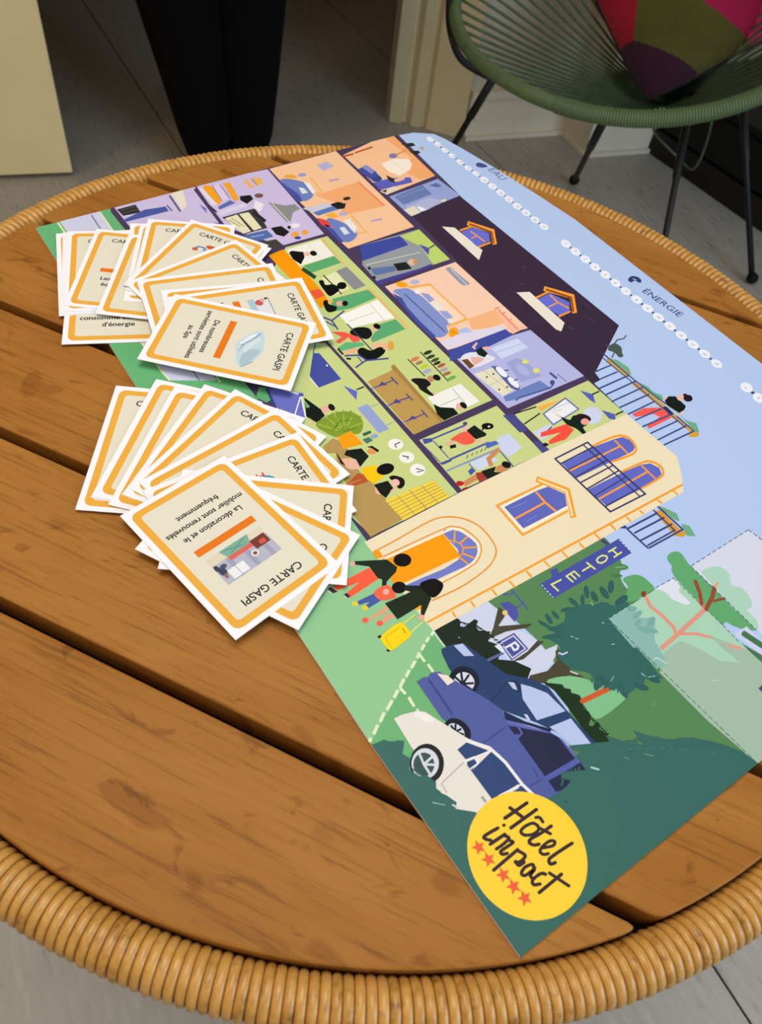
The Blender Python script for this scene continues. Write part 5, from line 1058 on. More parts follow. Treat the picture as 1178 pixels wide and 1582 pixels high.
q 130,140,210 22 4133,1557 4126,1650 4122,1651 4129,1558
q 246,158,62 22 3979,1758 4075,1753 4162,1766 4157,1782 4070,1770 3976,1774
q 246,158,62 23 4086,1503 4080,1760 4065,1764 4072,1507
q 244,162,48 24 3942,1861 3935,1465 4205,1461 4203,1842 4188,1847 4191,1477 3951,1481 3958,1855
q 244,162,44 25 3911,1817 4074,1929 4249,1820 4259,1859 4063,1982 3882,1860
q 250,228,180 26 3911,1837 4072,1937 4239,1837 4242,1851 4068,1957 3901,1852
p 98,106,196 20 3870,2082 3865,2333 3885,2563 3898,2627 3948,2655 4008,2639 4028,2600 4030,2547 4027,2399 4020,2080
q 246,158,44 21 3869,2383 3869,2415 3870,2463 3871,2512 3874,2552 3878,2579 3882,2599 3888,2615 3896,2627 3908,2638 3923,2645 3939,2650 3954,2651 3971,2649 3989,2644 4005,2637 4017,2628 4026,2619 4032,2610 4036,2597 4038,2574 4036,2535 4031,2484 4025,2435 4021,2402 4037,2393 4041,2426 4048,2475 4053,2527 4055,2568 4052,2595 4046,2615 4036,2631 4023,2644 4007,2655 3988,2664 3967,2670 3948,2672 3930,2670 3913,2666 3896,2657 3882,2645 3872,2630 3866,2612 3861,2590 3857,2562 3854,2521 3853,2470 3852,2423 3852,2390
p 246,158,44 22 3864,2394 3868,2388 3869,2382 3866,2378 3862,2377 3856,2380 3853,2385 3852,2391 3854,2396 3859,2397
p 246,158,44 22 4033,2404 4037,2399 4037,2393 4035,2388 4031,2388 4026,2390 4022,2396 4021,2402 4023,2406 4028,2407
q 246,158,62 22 3957,2083 3960,2545 3946,2551 3943,2088
q 246,158,62 23 3896,2547 4030,2542 4026,2556 3893,2562
q 130,140,215 21 3879,2116 3882,2270 3877,2272 3874,2118
p 98,106,196 20 4129,2077 4290,2097 4297,2409 4286,2549 4276,2623 4226,2650 4167,2624 4145,2559 4132,2381
q 246,158,44 21 4134,2390 4135,2422 4137,2470 4139,2519 4142,2559 4145,2585 4148,2603 4153,2617 4161,2628 4174,2640 4190,2649 4209,2655 4225,2656 4239,2654 4253,2647 4266,2637 4274,2627 4279,2614 4282,2598 4283,2576 4285,2551 4286,2519 4287,2480 4288,2444 4288,2420 4303,2414 4303,2439 4303,2474 4302,2513 4300,2546 4299,2571 4297,2594 4294,2615 4286,2635 4272,2652 4256,2665 4238,2673 4220,2677 4201,2675 4181,2668 4163,2658 4148,2645 4138,2631 4133,2615 4129,2595 4126,2568 4123,2527 4121,2477 4119,2429 4118,2397
p 246,158,44 22 4130,2400 4133,2395 4134,2389 4132,2385 4127,2384 4122,2387 4119,2392 4118,2398 4120,2402 4125,2403
p 246,158,44 22 4299,2423 4302,2418 4303,2412 4301,2408 4297,2407 4292,2410 4289,2415 4288,2421 4290,2425 4295,2426
q 246,158,62 22 4229,2079 4219,2549 4205,2555 4215,2084
q 246,158,62 23 4151,2547 4284,2546 4281,2561 4147,2562
q 58,60,105 23 3817,2061 4341,2077 4348,2404 3811,2378 3817,2061 3829,2076 3824,2363 4336,2388 4330,2091 3829,2076
q 58,60,105 24 3880,2067 3873,2369 3862,2373 3869,2071
q 58,60,105 24 4017,2075 4009,2378 3998,2382 4006,2079
q 58,60,105 24 4067,2075 4062,2381 4051,2385 4056,2079
q 58,60,105 24 4128,2076 4115,2384 4104,2388 4117,2079
q 58,60,105 24 3944,2071 3939,2372 3930,2376 3936,2074
q 58,60,105 24 4194,2077 4178,2387 4170,2390 4186,2079
q 58,60,105 24 4293,2080 4294,2391 4284,2395 4282,2084
q 58,60,105 25 3826,2322 4346,2343 4343,2354 3822,2333
p 216,157,52 1 4476,2337 4486,2388 4666,2381 4703,2415 4712,2354 4679,2316
p 112,172,132 22 4454,2397 4487,2424 4556,2461 4613,2434 4591,2411
p 112,172,132 2 4633,2427 4670,2462 4749,2432 4717,2385 4668,2401
q 58,66,125 2 4494,2084 4500,2352 4487,2358 4481,2089
q 58,66,125 2 4540,2096 4548,2363 4535,2368 4528,2101
q 58,66,125 2 4601,2092 4611,2369 4598,2375 4589,2097
q 58,66,125 2 4650,2100 4653,2351 4642,2355 4639,2104
q 58,66,125 3 4668,2094 4675,2400 4663,2405 4656,2098
q 58,66,125 4 4488,2075 4664,2086 4660,2099 4484,2089
p 58,66,125 20 4458,2040 4460,2091 4491,2092
q 58,66,125 23 4459,2386 4674,2393 4671,2406 4456,2400
q 58,66,125 20 4463,2340 4658,2341 4655,2352 4461,2351
p 52,102,97 13 5266,1392 5279,1385 5287,1386 5296,1390 5286,1396 5278,1398
p 52,102,97 13 5259,1412 5274,1409 5283,1412 5293,1419 5281,1422 5271,1421
p 52,102,97 14 5253,1431 5269,1433 5279,1440 5288,1451 5275,1449 5264,1445
p 52,102,97 15 5252,1461 5264,1451 5272,1449 5282,1451 5273,1459 5265,1463
p 52,102,97 14 5259,1478 5273,1471 5283,1472 5294,1476 5282,1482 5272,1483
p 52,102,97 14 5266,1493 5283,1491 5293,1495 5305,1503 5291,1505 5280,1503
p 52,102,97 13 5117,1180 5127,1166 5135,1161 5147,1158 5139,1170 5131,1177
p 52,102,97 14 5132,1191 5146,1178 5157,1175 5170,1175 5159,1185 5149,1191
p 52,102,97 15 5148,1199 5166,1189 5178,1189 5193,1192 5178,1200 5166,1203
p 52,102,97 16 5176,1223 5183,1207 5191,1200 5202,1195 5197,1208 5190,1217
p 52,102,97 17 5173,1222 5185,1206 5195,1201 5208,1198 5199,1210 5190,1218
p 52,102,97 18 5187,1233 5203,1220 5216,1216 5231,1216 5217,1227 5206,1233
p 52,102,97 19 5211,1241 5224,1233 5233,1233 5243,1238 5232,1244 5224,1247
p 52,102,97 20 5229,1270 5239,1252 5248,1245 5260,1239 5253,1253 5245,1263
p 52,102,97 21 5238,1279 5252,1262 5264,1256 5279,1252 5267,1266 5257,1274
p 52,102,97 13 5249,1297 5261,1286 5270,1284 5280,1286 5271,1295 5263,1299
p 52,102,97 12 5253,1319 5268,1311 5278,1312 5290,1317 5278,1323 5267,1325
p 52,102,97 13 5260,1362 5271,1343 5282,1334 5296,1327 5287,1343 5277,1353
p 28,50,26 10 5018,933 5026,935 5027,940 5025,948 5019,946 5016,942
p 28,50,26 11 5030,939 5037,944 5037,950 5034,958 5028,954 5026,949
p 28,50,26 12 5043,945 5048,954 5047,960 5042,969 5038,961 5037,955
p 28,50,26 13 5049,958 5057,959 5058,963 5058,971 5051,971 5048,968
p 28,50,26 14 5060,964 5068,968 5069,974 5067,982 5061,979 5058,974
p 28,50,26 15 5072,970 5079,977 5079,984 5076,993 5070,987 5068,981
p 28,50,26 16 5085,981 5090,987 5089,992 5084,998 5080,993 5079,988
p 28,50,26 17 5081,982 5089,984 5091,989 5090,998 5084,996 5080,993
p 28,50,26 18 5093,986 5101,991 5102,998 5101,1007 5094,1002 5091,997
p 28,50,26 19 5107,994 5114,999 5113,1004 5109,1011 5104,1007 5103,1003
p 28,50,26 20 5120,999 5125,1007 5124,1012 5119,1019 5115,1013 5114,1007
p 28,50,26 21 5126,1006 5135,1009 5137,1015 5136,1024 5129,1022 5125,1018
p 28,50,26 22 5134,1011 5141,1014 5142,1019 5139,1026 5133,1023 5131,1020
p 28,50,26 10 5148,1010 5155,1016 5154,1022 5150,1029 5145,1024 5144,1019
p 28,50,26 10 5163,1009 5168,1019 5166,1025 5161,1033 5157,1025 5157,1019
p 28,50,26 11 5171,1016 5179,1017 5180,1022 5178,1029 5172,1028 5169,1025
p 28,50,26 12 5185,1015 5192,1019 5193,1025 5190,1033 5184,1029 5182,1025
p 28,50,26 13 5200,1014 5206,1022 5205,1028 5201,1037 5196,1030 5195,1024
p 28,50,26 14 5210,1018 5214,1025 5213,1029 5208,1034 5204,1029 5203,1024
p 28,50,26 15 5218,1017 5226,1019 5227,1024 5225,1033 5219,1030 5216,1027
p 28,50,26 16 5232,1013 5239,1018 5240,1025 5237,1033 5231,1029 5229,1023
p 28,50,26 10 5247,1013 5253,1019 5252,1023 5248,1029 5243,1025 5242,1021
p 28,50,26 10 5261,1010 5266,1018 5264,1023 5259,1029 5255,1023 5255,1017
p 28,50,26 11 5269,1009 5277,1013 5278,1018 5277,1027 5270,1024 5267,1020
p 28,50,26 12 5276,1010 5283,1014 5283,1018 5280,1025 5274,1022 5272,1018
p 28,50,26 10 5290,1010 5296,1017 5295,1022 5290,1029 5286,1023 5285,1018
p 28,50,26 11 5297,1014 5306,1015 5308,1021 5308,1029 5301,1028 5297,1024
p 28,50,26 12 5312,1017 5319,1019 5320,1023 5318,1030 5312,1028 5310,1025
p 28,50,26 13 5326,1017 5332,1022 5332,1027 5329,1034 5324,1030 5322,1026
p 28,50,26 14 5332,1016 5338,1024 5337,1030 5332,1037 5328,1031 5327,1025
p 28,50,26 15 5341,1022 5348,1022 5349,1026 5348,1033 5343,1033 5340,1031
p 28,50,26 10 5354,1021 5361,1024 5362,1029 5360,1037 5354,1034 5352,1031
p 28,50,26 11 5368,1020 5374,1027 5374,1033 5371,1041 5366,1035 5364,1030
p 28,50,26 10 5382,1024 5387,1030 5386,1034 5381,1039 5377,1035 5376,1031
p 28,50,26 11 5389,1026 5397,1028 5399,1032 5398,1040 5392,1039 5389,1036
p 28,42,28 20 4457,724 4469,725 4474,730 4478,739 4468,738 4462,735
p 28,42,28 21 4468,738 4481,743 4485,751 4488,762 4478,758 4472,752
p 28,42,28 22 4481,753 4493,762 4496,772 4497,785 4488,777 4483,769
p 28,42,28 23 4492,779 4505,777 4511,781 4516,788 4506,790 4499,789
p 28,42,28 24 4507,790 4521,792 4526,798 4531,808 4521,806 4513,802
p 28,42,28 25 4524,800 4537,807 4542,815 4545,828 4535,822 4528,815
p 28,42,28 26 4544,817 4554,823 4555,830 4555,841 4547,836 4543,830
p 28,42,28 27 4543,830 4556,829 4563,833 4570,841 4559,842 4551,840
p 28,42,28 28 4563,831 4577,835 4584,842 4589,853 4578,850 4570,845
p 28,42,28 29 4589,839 4599,843 4602,849 4604,859 4595,856 4590,851
p 28,42,28 7 4611,841 4620,849 4622,858 4622,870 4614,863 4610,856
p 28,42,28 8 4621,855 4636,855 4644,860 4651,869 4639,869 4630,866
p 28,42,28 9 4645,860 4656,861 4660,867 4663,876 4654,875 4648,871
p 28,42,28 7 4666,860 4677,866 4681,874 4683,885 4674,880 4668,874
p 28,42,28 12 4689,861 4699,871 4701,881 4701,894 4693,885 4688,877
p 28,42,28 12 4705,876 4716,875 4721,879 4725,887 4716,888 4710,886
N printed_flap
p 99,169,113 1 4763,2158 4758,2174 4756,2193 4757,2211 4764,2227 4774,2242 4788,2250 4804,2250 4823,2244 4842,2239 4859,2235 4874,2231 4893,2231 4914,2234 4938,2240 4966,2244 5003,2245 5045,2244 5083,2243 5113,2241 5138,2238 5162,2235 5182,2231 5201,2228 5230,2227 5284,2232 5347,2240 5389,2239 5394,2223 5380,2198 5362,2176 5346,2160 5326,2146 5308,2134 5291,2126 5276,2121 5266,2114 5268,2101 5274,2088 5267,2077 5234,2073 5186,2071 5140,2071 5103,2073 5067,2076 5031,2078 4990,2077 4949,2076 4914,2077 4887,2083 4867,2091 4851,2099 4842,2108 4839,2117 4833,2124 4821,2128 4806,2129 4793,2132 4781,2138 4771,2146
p 170,212,186 12 4897,1519 4897,2073 5272,2081 5393,2082 5554,2092 5719,2096 5920,1889 5920,1587 5907,1591
p 214,218,235 2 4891,2230 4884,2786 4984,2799 5244,2805 5645,2279 5400,2235
p 222,226,241 13 4892,1918 4898,2072 4946,2078 4979,2024 5075,2029 5066,1992 5000,1950 4938,1949
p 140,185,178 13 4896,1520 4904,1662 4954,1698 4987,1686 5035,1768 5104,1684 5167,1631 5105,1513
p 122,172,165 14 4935,1717 4939,1712 4940,1706 4941,1699 4940,1691 4937,1683 4934,1675 4929,1669 4924,1664 4918,1660 4913,1659 4908,1659 4904,1662 4901,1667 4899,1673 4898,1680 4900,1688 4902,1696 4906,1704 4910,1710 4915,1715 4921,1719 4926,1720 4931,1720
p 122,172,165 14 4960,1729 4964,1727 4968,1723 4972,1716 4975,1708 4978,1699 4979,1688 4980,1678 4980,1669 4978,1661 4976,1655 4973,1651 4969,1650 4965,1652 4961,1656 4957,1662 4954,1671 4952,1680 4950,1690 4949,1701 4950,1710 4951,1718 4954,1724 4957,1728
p 122,172,165 14 5025,1764 5030,1764 5035,1762 5041,1757 5047,1750 5052,1741 5057,1731 5060,1721 5062,1711 5062,1702 5061,1694 5058,1688 5054,1685 5050,1685 5044,1687 5038,1692 5032,1699 5027,1707 5023,1717 5019,1728 5018,1738 5017,1747 5018,1755 5021,1761
p 122,172,165 15 5108,1714 5110,1707 5109,1699 5105,1688 5099,1675 5090,1663 5080,1650 5070,1639 5059,1630 5048,1624 5039,1620 5032,1620 5027,1623 5025,1629 5026,1638 5030,1648 5036,1661 5045,1673 5055,1686 5066,1697 5077,1706 5087,1713 5096,1716 5104,1717
p 122,172,165 15 4998,1683 5007,1680 5015,1669 5020,1652 5022,1636 5020,1623 5014,1617 5006,1621 4998,1632 4992,1648 4990,1665 4992,1678
q 222,152,132 13 4894,1812 4965,1785 5056,1802 5131,1802 5176,1781 5179,1804 5131,1827 5051,1826 4963,1810 4896,1836
p 222,152,132 14 4900,1833 4904,1826 4905,1819 4902,1813 4896,1812 4890,1815 4886,1822 4886,1830 4889,1835 4894,1837
p 222,152,132 14 5182,1801 5186,1795 5186,1787 5183,1782 5178,1780 5172,1784 5169,1790 5168,1798 5172,1803 5177,1804
q 222,152,132 15 5203,1658 5190,1792 5174,1933 5157,2076 5130,2078 5148,1934 5165,1793 5178,1659
p 222,152,132 16 5197,1671 5202,1662 5202,1652 5198,1644 5191,1643 5183,1647 5178,1656 5178,1666 5182,1673 5190,1675
p 222,152,132 16 5151,2090 5156,2080 5156,2069 5152,2061 5144,2059 5136,2064 5131,2074 5131,2085 5135,2093 5143,2095
q 222,152,132 16 5191,1811 5237,1893 5296,1948 5286,1966 5225,1909 5178,1825
p 222,152,132 17 5189,1825 5192,1820 5192,1813 5189,1809 5185,1808 5180,1810 5177,1816 5177,1822 5180,1827 5184,1828
p 222,152,132 17 5296,1965 5298,1959 5299,1953 5296,1948 5291,1947 5287,1950 5284,1955 5284,1962 5286,1967 5291,1968
q 222,152,132 17 5087,2072 5140,2059 5140,2084 5087,2098
p 222,152,132 18 5092,2094 5096,2087 5096,2079 5093,2074 5087,2072 5081,2076 5078,2083 5077,2091 5081,2097 5086,2098
p 222,152,132 18 5146,2080 5149,2073 5150,2065 5146,2060 5141,2059 5135,2062 5131,2069 5131,2077 5134,2083 5140,2084
q 152,76,52 19 4978,2158 5048,2120 5103,2071 5112,2094 5055,2144 4983,2184
p 152,76,52 20 4986,2181 4990,2173 4991,2165 4987,2158 4981,2157 4975,2161 4970,2169 4970,2178 4974,2184 4980,2185
p 152,76,52 20 5114,2092 5118,2085 5118,2076 5114,2070 5108,2069 5102,2073 5098,2080 5098,2089 5101,2095 5107,2096
q 152,76,52 21 5157,2087 5120,2183 5076,2257 5057,2238 5100,2169 5135,2077
p 152,76,52 22 5153,2094 5158,2084 5159,2074 5154,2067 5147,2065 5140,2070 5135,2079 5134,2089 5139,2097 5146,2099
p 152,76,52 22 5074,2260 5079,2250 5079,2239 5075,2232 5067,2230 5060,2235 5055,2245 5054,2256 5058,2263 5066,2265
q 152,76,52 22 5141,2158 5160,2228 5146,2239 5127,2168
p 152,76,52 23 5138,2170 5141,2165 5141,2159 5138,2154 5134,2153 5130,2156 5127,2162 5127,2168 5129,2172 5133,2173
p 152,76,52 23 5157,2240 5160,2235 5161,2229 5158,2224 5154,2223 5149,2226 5146,2232 5146,2238 5149,2242 5153,2243
p 140,60,40 15 4891,1839 4897,1830 4900,1819 4898,1811 4892,1806 4884,1806 4875,1811 4869,1820 4867,1831 4869,1840 4875,1845 4883,1845
p 171,213,190 24 4953,2259 4950,2277 4952,2302 4958,2326 4964,2350 4974,2373 4987,2391 5007,2400 5031,2402 5054,2398 5075,2382 5095,2359 5113,2347 5127,2356 5139,2375 5156,2388 5184,2389 5216,2384 5243,2375 5260,2361 5272,2343 5280,2326 5280,2312 5276,2299 5279,2290 5298,2289 5324,2291 5348,2289 5371,2277 5392,2261 5394,2247 5364,2240 5314,2235 5265,2233 5222,2235 5179,2238 5135,2242 5089,2245 5042,2247 5004,2250 4979,2251 4963,2252
q 225,160,140 25 5075,2253 5069,2279 5053,2277 5059,2251
p 225,160,140 26 5072,2260 5075,2253 5075,2247 5072,2242 5068,2241 5063,2244 5059,2250 5059,2257 5062,2262 5067,2263
p 225,160,140 26 5065,2286 5069,2280 5069,2273 5066,2268 5061,2267 5056,2270 5053,2277 5053,2284 5056,2288 5060,2289
p 163,190,170 18 5215,1654 5215,1785 5305,1840 5420,1888 5487,1979 5366,1961 5279,1960 5445,2076 5554,2092 5685,2105 5914,1833 5920,1809 5920,1593 5901,1597 5619,1550 5291,1531
p 140,185,178 19 5017,1528 5121,1656 5187,1640 5285,1612 5267,1535
q 225,160,140 19 5387,2002 5431,2043 5420,2063 5376,2022
p 225,160,140 20 5387,2020 5390,2014 5390,2007 5387,2002 5382,2001 5377,2004 5374,2010 5374,2017 5377,2022 5382,2024
p 225,160,140 20 5430,2061 5433,2055 5433,2048 5430,2043 5425,2042 5420,2045 5417,2051 5417,2058 5420,2063 5425,2065
q 195,215,205 20 5218,1557 5223,1581 5278,1605 5275,1614 5217,1588 5211,1561
q 185,212,190 19 5557,1559 5557,1596 5553,1597 5553,1560
q 185,212,190 19 5481,1751 5500,1784 5495,1789 5476,1757
p 205,213,240 19 5345,2090 5523,2130 5467,2199 5351,2202
p 72,118,82 20 5407,2087 5437,2097 5523,2130 5554,2092 5467,2084
q 72,118,82 21 5379,2128 5491,2161 5483,2189 5371,2157
p 72,118,82 22 5381,2153 5385,2144 5385,2136 5382,2129 5376,2128 5369,2132 5365,2140 5365,2149 5369,2155 5375,2157
p 72,118,82 22 5493,2185 5497,2177 5497,2168 5493,2162 5487,2160 5481,2165 5477,2173 5477,2182 5481,2188 5487,2189
q 205,213,240 22 5396,2166 5467,2195 5462,2210 5391,2181
p 205,213,240 23 5397,2179 5399,2175 5399,2170 5397,2166 5394,2166 5390,2168 5388,2172 5388,2177 5390,2180 5393,2181
p 205,213,240 23 5468,2208 5470,2204 5470,2199 5468,2196 5465,2195 5461,2197 5459,2202 5459,2206 5461,2210 5464,2210
p 70,76,120 19 5645,1945 5643,1981 5680,1960 5672,1946
q 72,118,82 24 5373,2143 5480,2175 5473,2200 5366,2168
p 72,118,82 25 5375,2164 5378,2157 5378,2149 5375,2144 5370,2142 5364,2146 5361,2153 5361,2161 5364,2167 5369,2168
p 72,118,82 25 5482,2197 5485,2190 5485,2182 5482,2176 5477,2175 5471,2179 5468,2186 5468,2194 5471,2199 5477,2200
q 70,75,102 14 4892,1919 4893,1949 4889,1951 4887,1921
q 70,75,102 14 4894,1965 4895,1995 4891,1997 4889,1966
q 70,75,102 14 4896,2011 4898,2042 4893,2043 4891,2013
q 70,75,102 14 4898,2057 4899,2072 4894,2074 4894,2059
q 70,75,102 3 4893,2233 4892,2266 4887,2267 4888,2234
q 70,75,102 3 4892,2282 4892,2315 4887,2316 4887,2283
q 70,75,102 3 4892,2332 4891,2365 4887,2366 4887,2333
q 70,75,102 3 4891,2382 4891,2415 4886,2417 4886,2383
q 70,75,102 3 4891,2432 4890,2466 4886,2468 4886,2434
q 70,75,102 3 4890,2483 4890,2517 4885,2519 4885,2485
q 70,75,102 3 4890,2534 4889,2569 4885,2571 4885,2536
q 70,75,102 3 4889,2586 4889,2621 4884,2623 4884,2588
q 70,75,102 3 4889,2639 4889,2674 4884,2676 4884,2640
q 70,75,102 3 4888,2691 4888,2727 4883,2729 4883,2693
q 70,75,102 3 4888,2745 4888,2780 4883,2782 4883,2746
q 70,75,102 4 4886,2781 4911,2784 4909,2791 4884,2788
q 70,75,102 3 4923,2786 4948,2789 4946,2796 4921,2793
q 70,75,102 3 4960,2790 4985,2793 4983,2800 4959,2797
q 60,90,82 15 4898,2064 4922,2065 4921,2070 4897,2069
q 60,90,82 14 4934,2066 4958,2067 4957,2072 4933,2071
q 60,90,82 20 4970,2067 4993,2068 4992,2073 4969,2072
q 60,90,82 20 5005,2069 5029,2070 5028,2075 5004,2074
q 60,90,82 22 5040,2070 5064,2071 5063,2076 5040,2075
q 60,90,82 22 5076,2072 5099,2073 5098,2077 5075,2077
q 60,90,82 23 5110,2073 5134,2074 5133,2079 5110,2078
q 60,90,82 23 5145,2074 5168,2075 5167,2080 5144,2079
q 60,90,82 16 5179,2076 5202,2077 5201,2082 5179,2081
q 60,90,82 19 5214,2077 5236,2078 5235,2083 5213,2082
q 60,90,82 19 5247,2079 5270,2080 5269,2085 5247,2084
q 60,90,82 19 5273,2080 5296,2079 5295,2084 5272,2085
q 60,90,82 19 5307,2079 5329,2078 5329,2083 5306,2084
q 60,90,82 19 5340,2078 5363,2078 5362,2082 5340,2083
q 60,90,82 19 5374,2077 5394,2077 5393,2082 5373,2082
q 60,90,82 4 4893,2228 4918,2228 4917,2233 4892,2233
q 60,90,82 25 4930,2228 4954,2228 4953,2234 4929,2233
q 60,90,82 25 4967,2229 4991,2229 4990,2234 4966,2234
q 60,90,82 25 5003,2229 5027,2229 5026,2234 5002,2234
q 60,90,82 25 5039,2229 5063,2229 5062,2235 5038,2234
q 60,90,82 25 5074,2230 5098,2230 5097,2235 5074,2235
q 60,90,82 25 5110,2230 5133,2230 5133,2235 5109,2235
q 60,90,82 25 5145,2230 5168,2230 5168,2236 5144,2235
q 60,90,82 25 5180,2231 5203,2231 5202,2236 5179,2236
q 60,90,82 25 5215,2231 5238,2231 5237,2236 5214,2236
q 60,90,82 25 5249,2231 5272,2231 5271,2237 5248,2236
q 60,90,82 25 5283,2232 5306,2232 5305,2237 5283,2237
q 60,90,82 25 5317,2232 5340,2232 5339,2237 5317,2237
q 60,90,82 25 5351,2232 5374,2232 5373,2237 5351,2237
q 60,90,82 25 5385,2233 5402,2233 5401,2238 5384,2238
q 45,80,75 14 4897,1517 4929,1520 4928,1524 4896,1522
q 45,80,75 14 4939,1521 4971,1523 4970,1528 4938,1525
q 45,80,75 14 4981,1524 5012,1526 5012,1531 4980,1528
q 45,80,75 20 5023,1527 5054,1530 5053,1534 5022,1532
q 45,80,75 20 5064,1531 5095,1533 5094,1537 5063,1535
q 45,80,75 20 5105,1534 5135,1536 5135,1541 5104,1538
q 45,80,75 20 5145,1537 5176,1539 5175,1544 5145,1541
q 45,80,75 20 5186,1540 5216,1543 5215,1547 5185,1545
q 45,80,75 20 5225,1543 5255,1546 5254,1550 5225,1548
q 45,80,75 20 5265,1546 5295,1549 5294,1553 5264,1551
q 45,80,75 19 5304,1550 5334,1552 5333,1556 5304,1554
q 45,80,75 19 5343,1553 5372,1555 5372,1559 5343,1557
q 45,80,75 19 5382,1556 5411,1558 5410,1562 5381,1560
q 45,80,75 19 5420,1559 5449,1561 5448,1565 5420,1563
q 45,80,75 19 5458,1562 5487,1564 5486,1568 5458,1566
q 45,80,75 19 5496,1565 5524,1567 5524,1571 5495,1569
q 45,80,75 20 5533,1568 5561,1570 5561,1574 5533,1572
q 45,80,75 19 5571,1571 5598,1573 5598,1577 5570,1575
q 45,80,75 19 5607,1574 5635,1576 5634,1580 5607,1578
q 45,80,75 19 5644,1577 5671,1579 5671,1583 5644,1581
q 45,80,75 19 5680,1579 5707,1582 5707,1586 5680,1584
q 45,80,75 19 5716,1582 5743,1584 5743,1589 5716,1586
q 45,80,75 19 5752,1585 5779,1587 5778,1591 5752,1589
q 45,80,75 19 5788,1588 5814,1590 5814,1594 5787,1592
q 45,80,75 19 5823,1591 5849,1593 5849,1597 5823,1595
q 45,80,75 19 5858,1594 5884,1596 5884,1600 5858,1598
q 45,80,75 19 5893,1596 5900,1597 5900,1601 5892,1600
q 45,80,75 14 4899,1529 4899,1560 4895,1560 4896,1530
q 45,80,75 14 4899,1573 4899,1604 4895,1605 4895,1574
q 45,80,75 14 4899,1618 4898,1649 4895,1650 4895,1618
q 45,80,75 15 4898,1663 4898,1694 4894,1695 4895,1663
q 45,80,75 15 4898,1708 4898,1740 4894,1741 4894,1709
q 45,80,75 14 4898,1754 4897,1786 4894,1787 4894,1755
q 45,80,75 16 4897,1800 4897,1832 4893,1833 4893,1801
q 45,80,75 16 4897,1846 4897,1879 4893,1880 4893,1847
q 45,80,75 13 4896,1893 4896,1895 4893,1896 4893,1894
N printed_cars
q 226,236,196 20 4450,604 4465,577 4479,584 4464,611
q 226,236,196 4 4467,561 4483,529 4497,536 4481,567
q 226,236,196 4 4490,513 4509,480 4523,487 4504,520
q 226,236,196 4 4515,461 4537,430 4551,440 4528,470
q 226,236,196 4 4544,413 4568,371 4582,378 4559,421
q 226,236,196 4 4572,355 4595,317 4609,326 4586,363
q 226,236,196 4 4598,302 4628,255 4642,264 4612,311
q 226,236,196 4 4633,240 4659,198 4673,207 4648,249
q 226,236,196 4 4665,182 4694,130 4709,138 4680,190
q 226,236,196 4 4698,111 4729,65 4743,74 4712,120
q 226,236,196 4 4736,46 4766,1 4780,11 4750,55
q 226,236,196 4 4775,-20 4788,-38 4802,-29 4789,-10
q 226,236,196 5 4536,451 4582,450 4581,465 4535,466
q 226,236,196 4 4602,456 4652,455 4650,470 4600,471
q 226,236,196 5 4638,252 4681,257 4678,273 4635,268
q 226,236,196 4 4701,261 4758,256 4759,271 4702,277
q 226,236,196 4 4775,261 4791,257 4794,271 4777,275
q 236,236,216 21 4464,599 4563,599 4562,606 4463,606
p 42,66,108 30 4566,578 4575,655 4607,710 4750,755 4864,792 4951,887 5034,939 5171,936 5329,941 5418,949 5373,824 5256,814 5156,755 5012,644 4910,584 4687,544 4590,565
p 186,199,240 31 4947,822 4985,858 5060,911 5186,927 5146,764 5017,776
q 30,45,85 31 4941,631 4908,759 4902,758 4935,630
p 186,199,240 31 5207,797 5230,924 5389,923 5389,874 5372,827 5264,815
p 186,199,236 31 4583,649 4599,700 4689,708 4663,660
q 30,45,82 32 4904,767 4924,801 4954,800 4965,785 4946,776 4950,766 4980,780 4958,811 4919,813 4896,774
p 190,202,236 33 4902,770 4923,797 4965,784 4946,768
p 24,34,55 31 4848,608 4855,588 4856,566 4852,545 4843,526 4830,511 4813,499 4793,493 4772,492 4752,496 4733,506 4716,521 4704,539 4697,560 4695,582 4699,603 4708,623 4722,639 4740,650 4760,657 4781,657 4802,652 4821,642 4837,627
p 18,24,36 32 4848,580 4851,561 4850,542 4843,525 4833,510 4818,499 4802,492 4783,490 4765,493 4747,500 4732,512 4719,527 4711,545 4708,564 4709,583 4716,601 4727,616 4741,627 4758,634 4777,636 4796,633 4813,625 4829,613 4840,597
p 216,221,233 33 4836,582 4839,567 4837,553 4832,540 4824,528 4813,520 4800,514 4786,513 4772,515 4758,520 4746,530 4737,541 4731,555 4728,570 4729,584 4734,598 4743,609 4754,618 4767,623 4781,625 4796,623 4809,617 4821,607 4830,595
p 20,26,40 34 4796,570 4802,562 4804,553 4801,544 4795,539 4787,537 4779,541 4773,548 4770,558 4773,566 4779,572 4787,573
q 25,30,45 35 4785,562 4730,549 4734,537 4789,549
q 25,30,45 36 4789,561 4733,594 4728,582 4785,550
q 25,30,45 37 4793,557 4768,619 4757,615 4782,553
q 25,30,45 38 4792,552 4820,605 4809,612 4782,559
q 25,30,45 39 4790,549 4846,571 4841,584 4785,561
p 82,94,160 40 4652,354 4652,405 4662,414 4651,447 4668,490 4742,528 4918,611 5012,644 5055,627 5113,669 5228,781 5284,807 5408,800 5489,832 5505,664 5500,540 5437,496 5393,425 5093,422 4945,371 4883,348
q 60,70,135 41 4674,409 4783,406 4897,399 4897,411 4783,418 4673,421
p 240,226,212 41 4669,474 4705,513 4753,526 4753,481
p 22,28,42 41 5047,397 5049,383 5045,367 5037,353 5025,340 5010,330 4993,323 4974,320 4955,321 4938,325 4923,333 4912,345 4906,358 4904,373 4907,389 4915,403 4927,416 4943,427 4961,434 4980,437 4999,436 5016,431 5030,422 5041,411
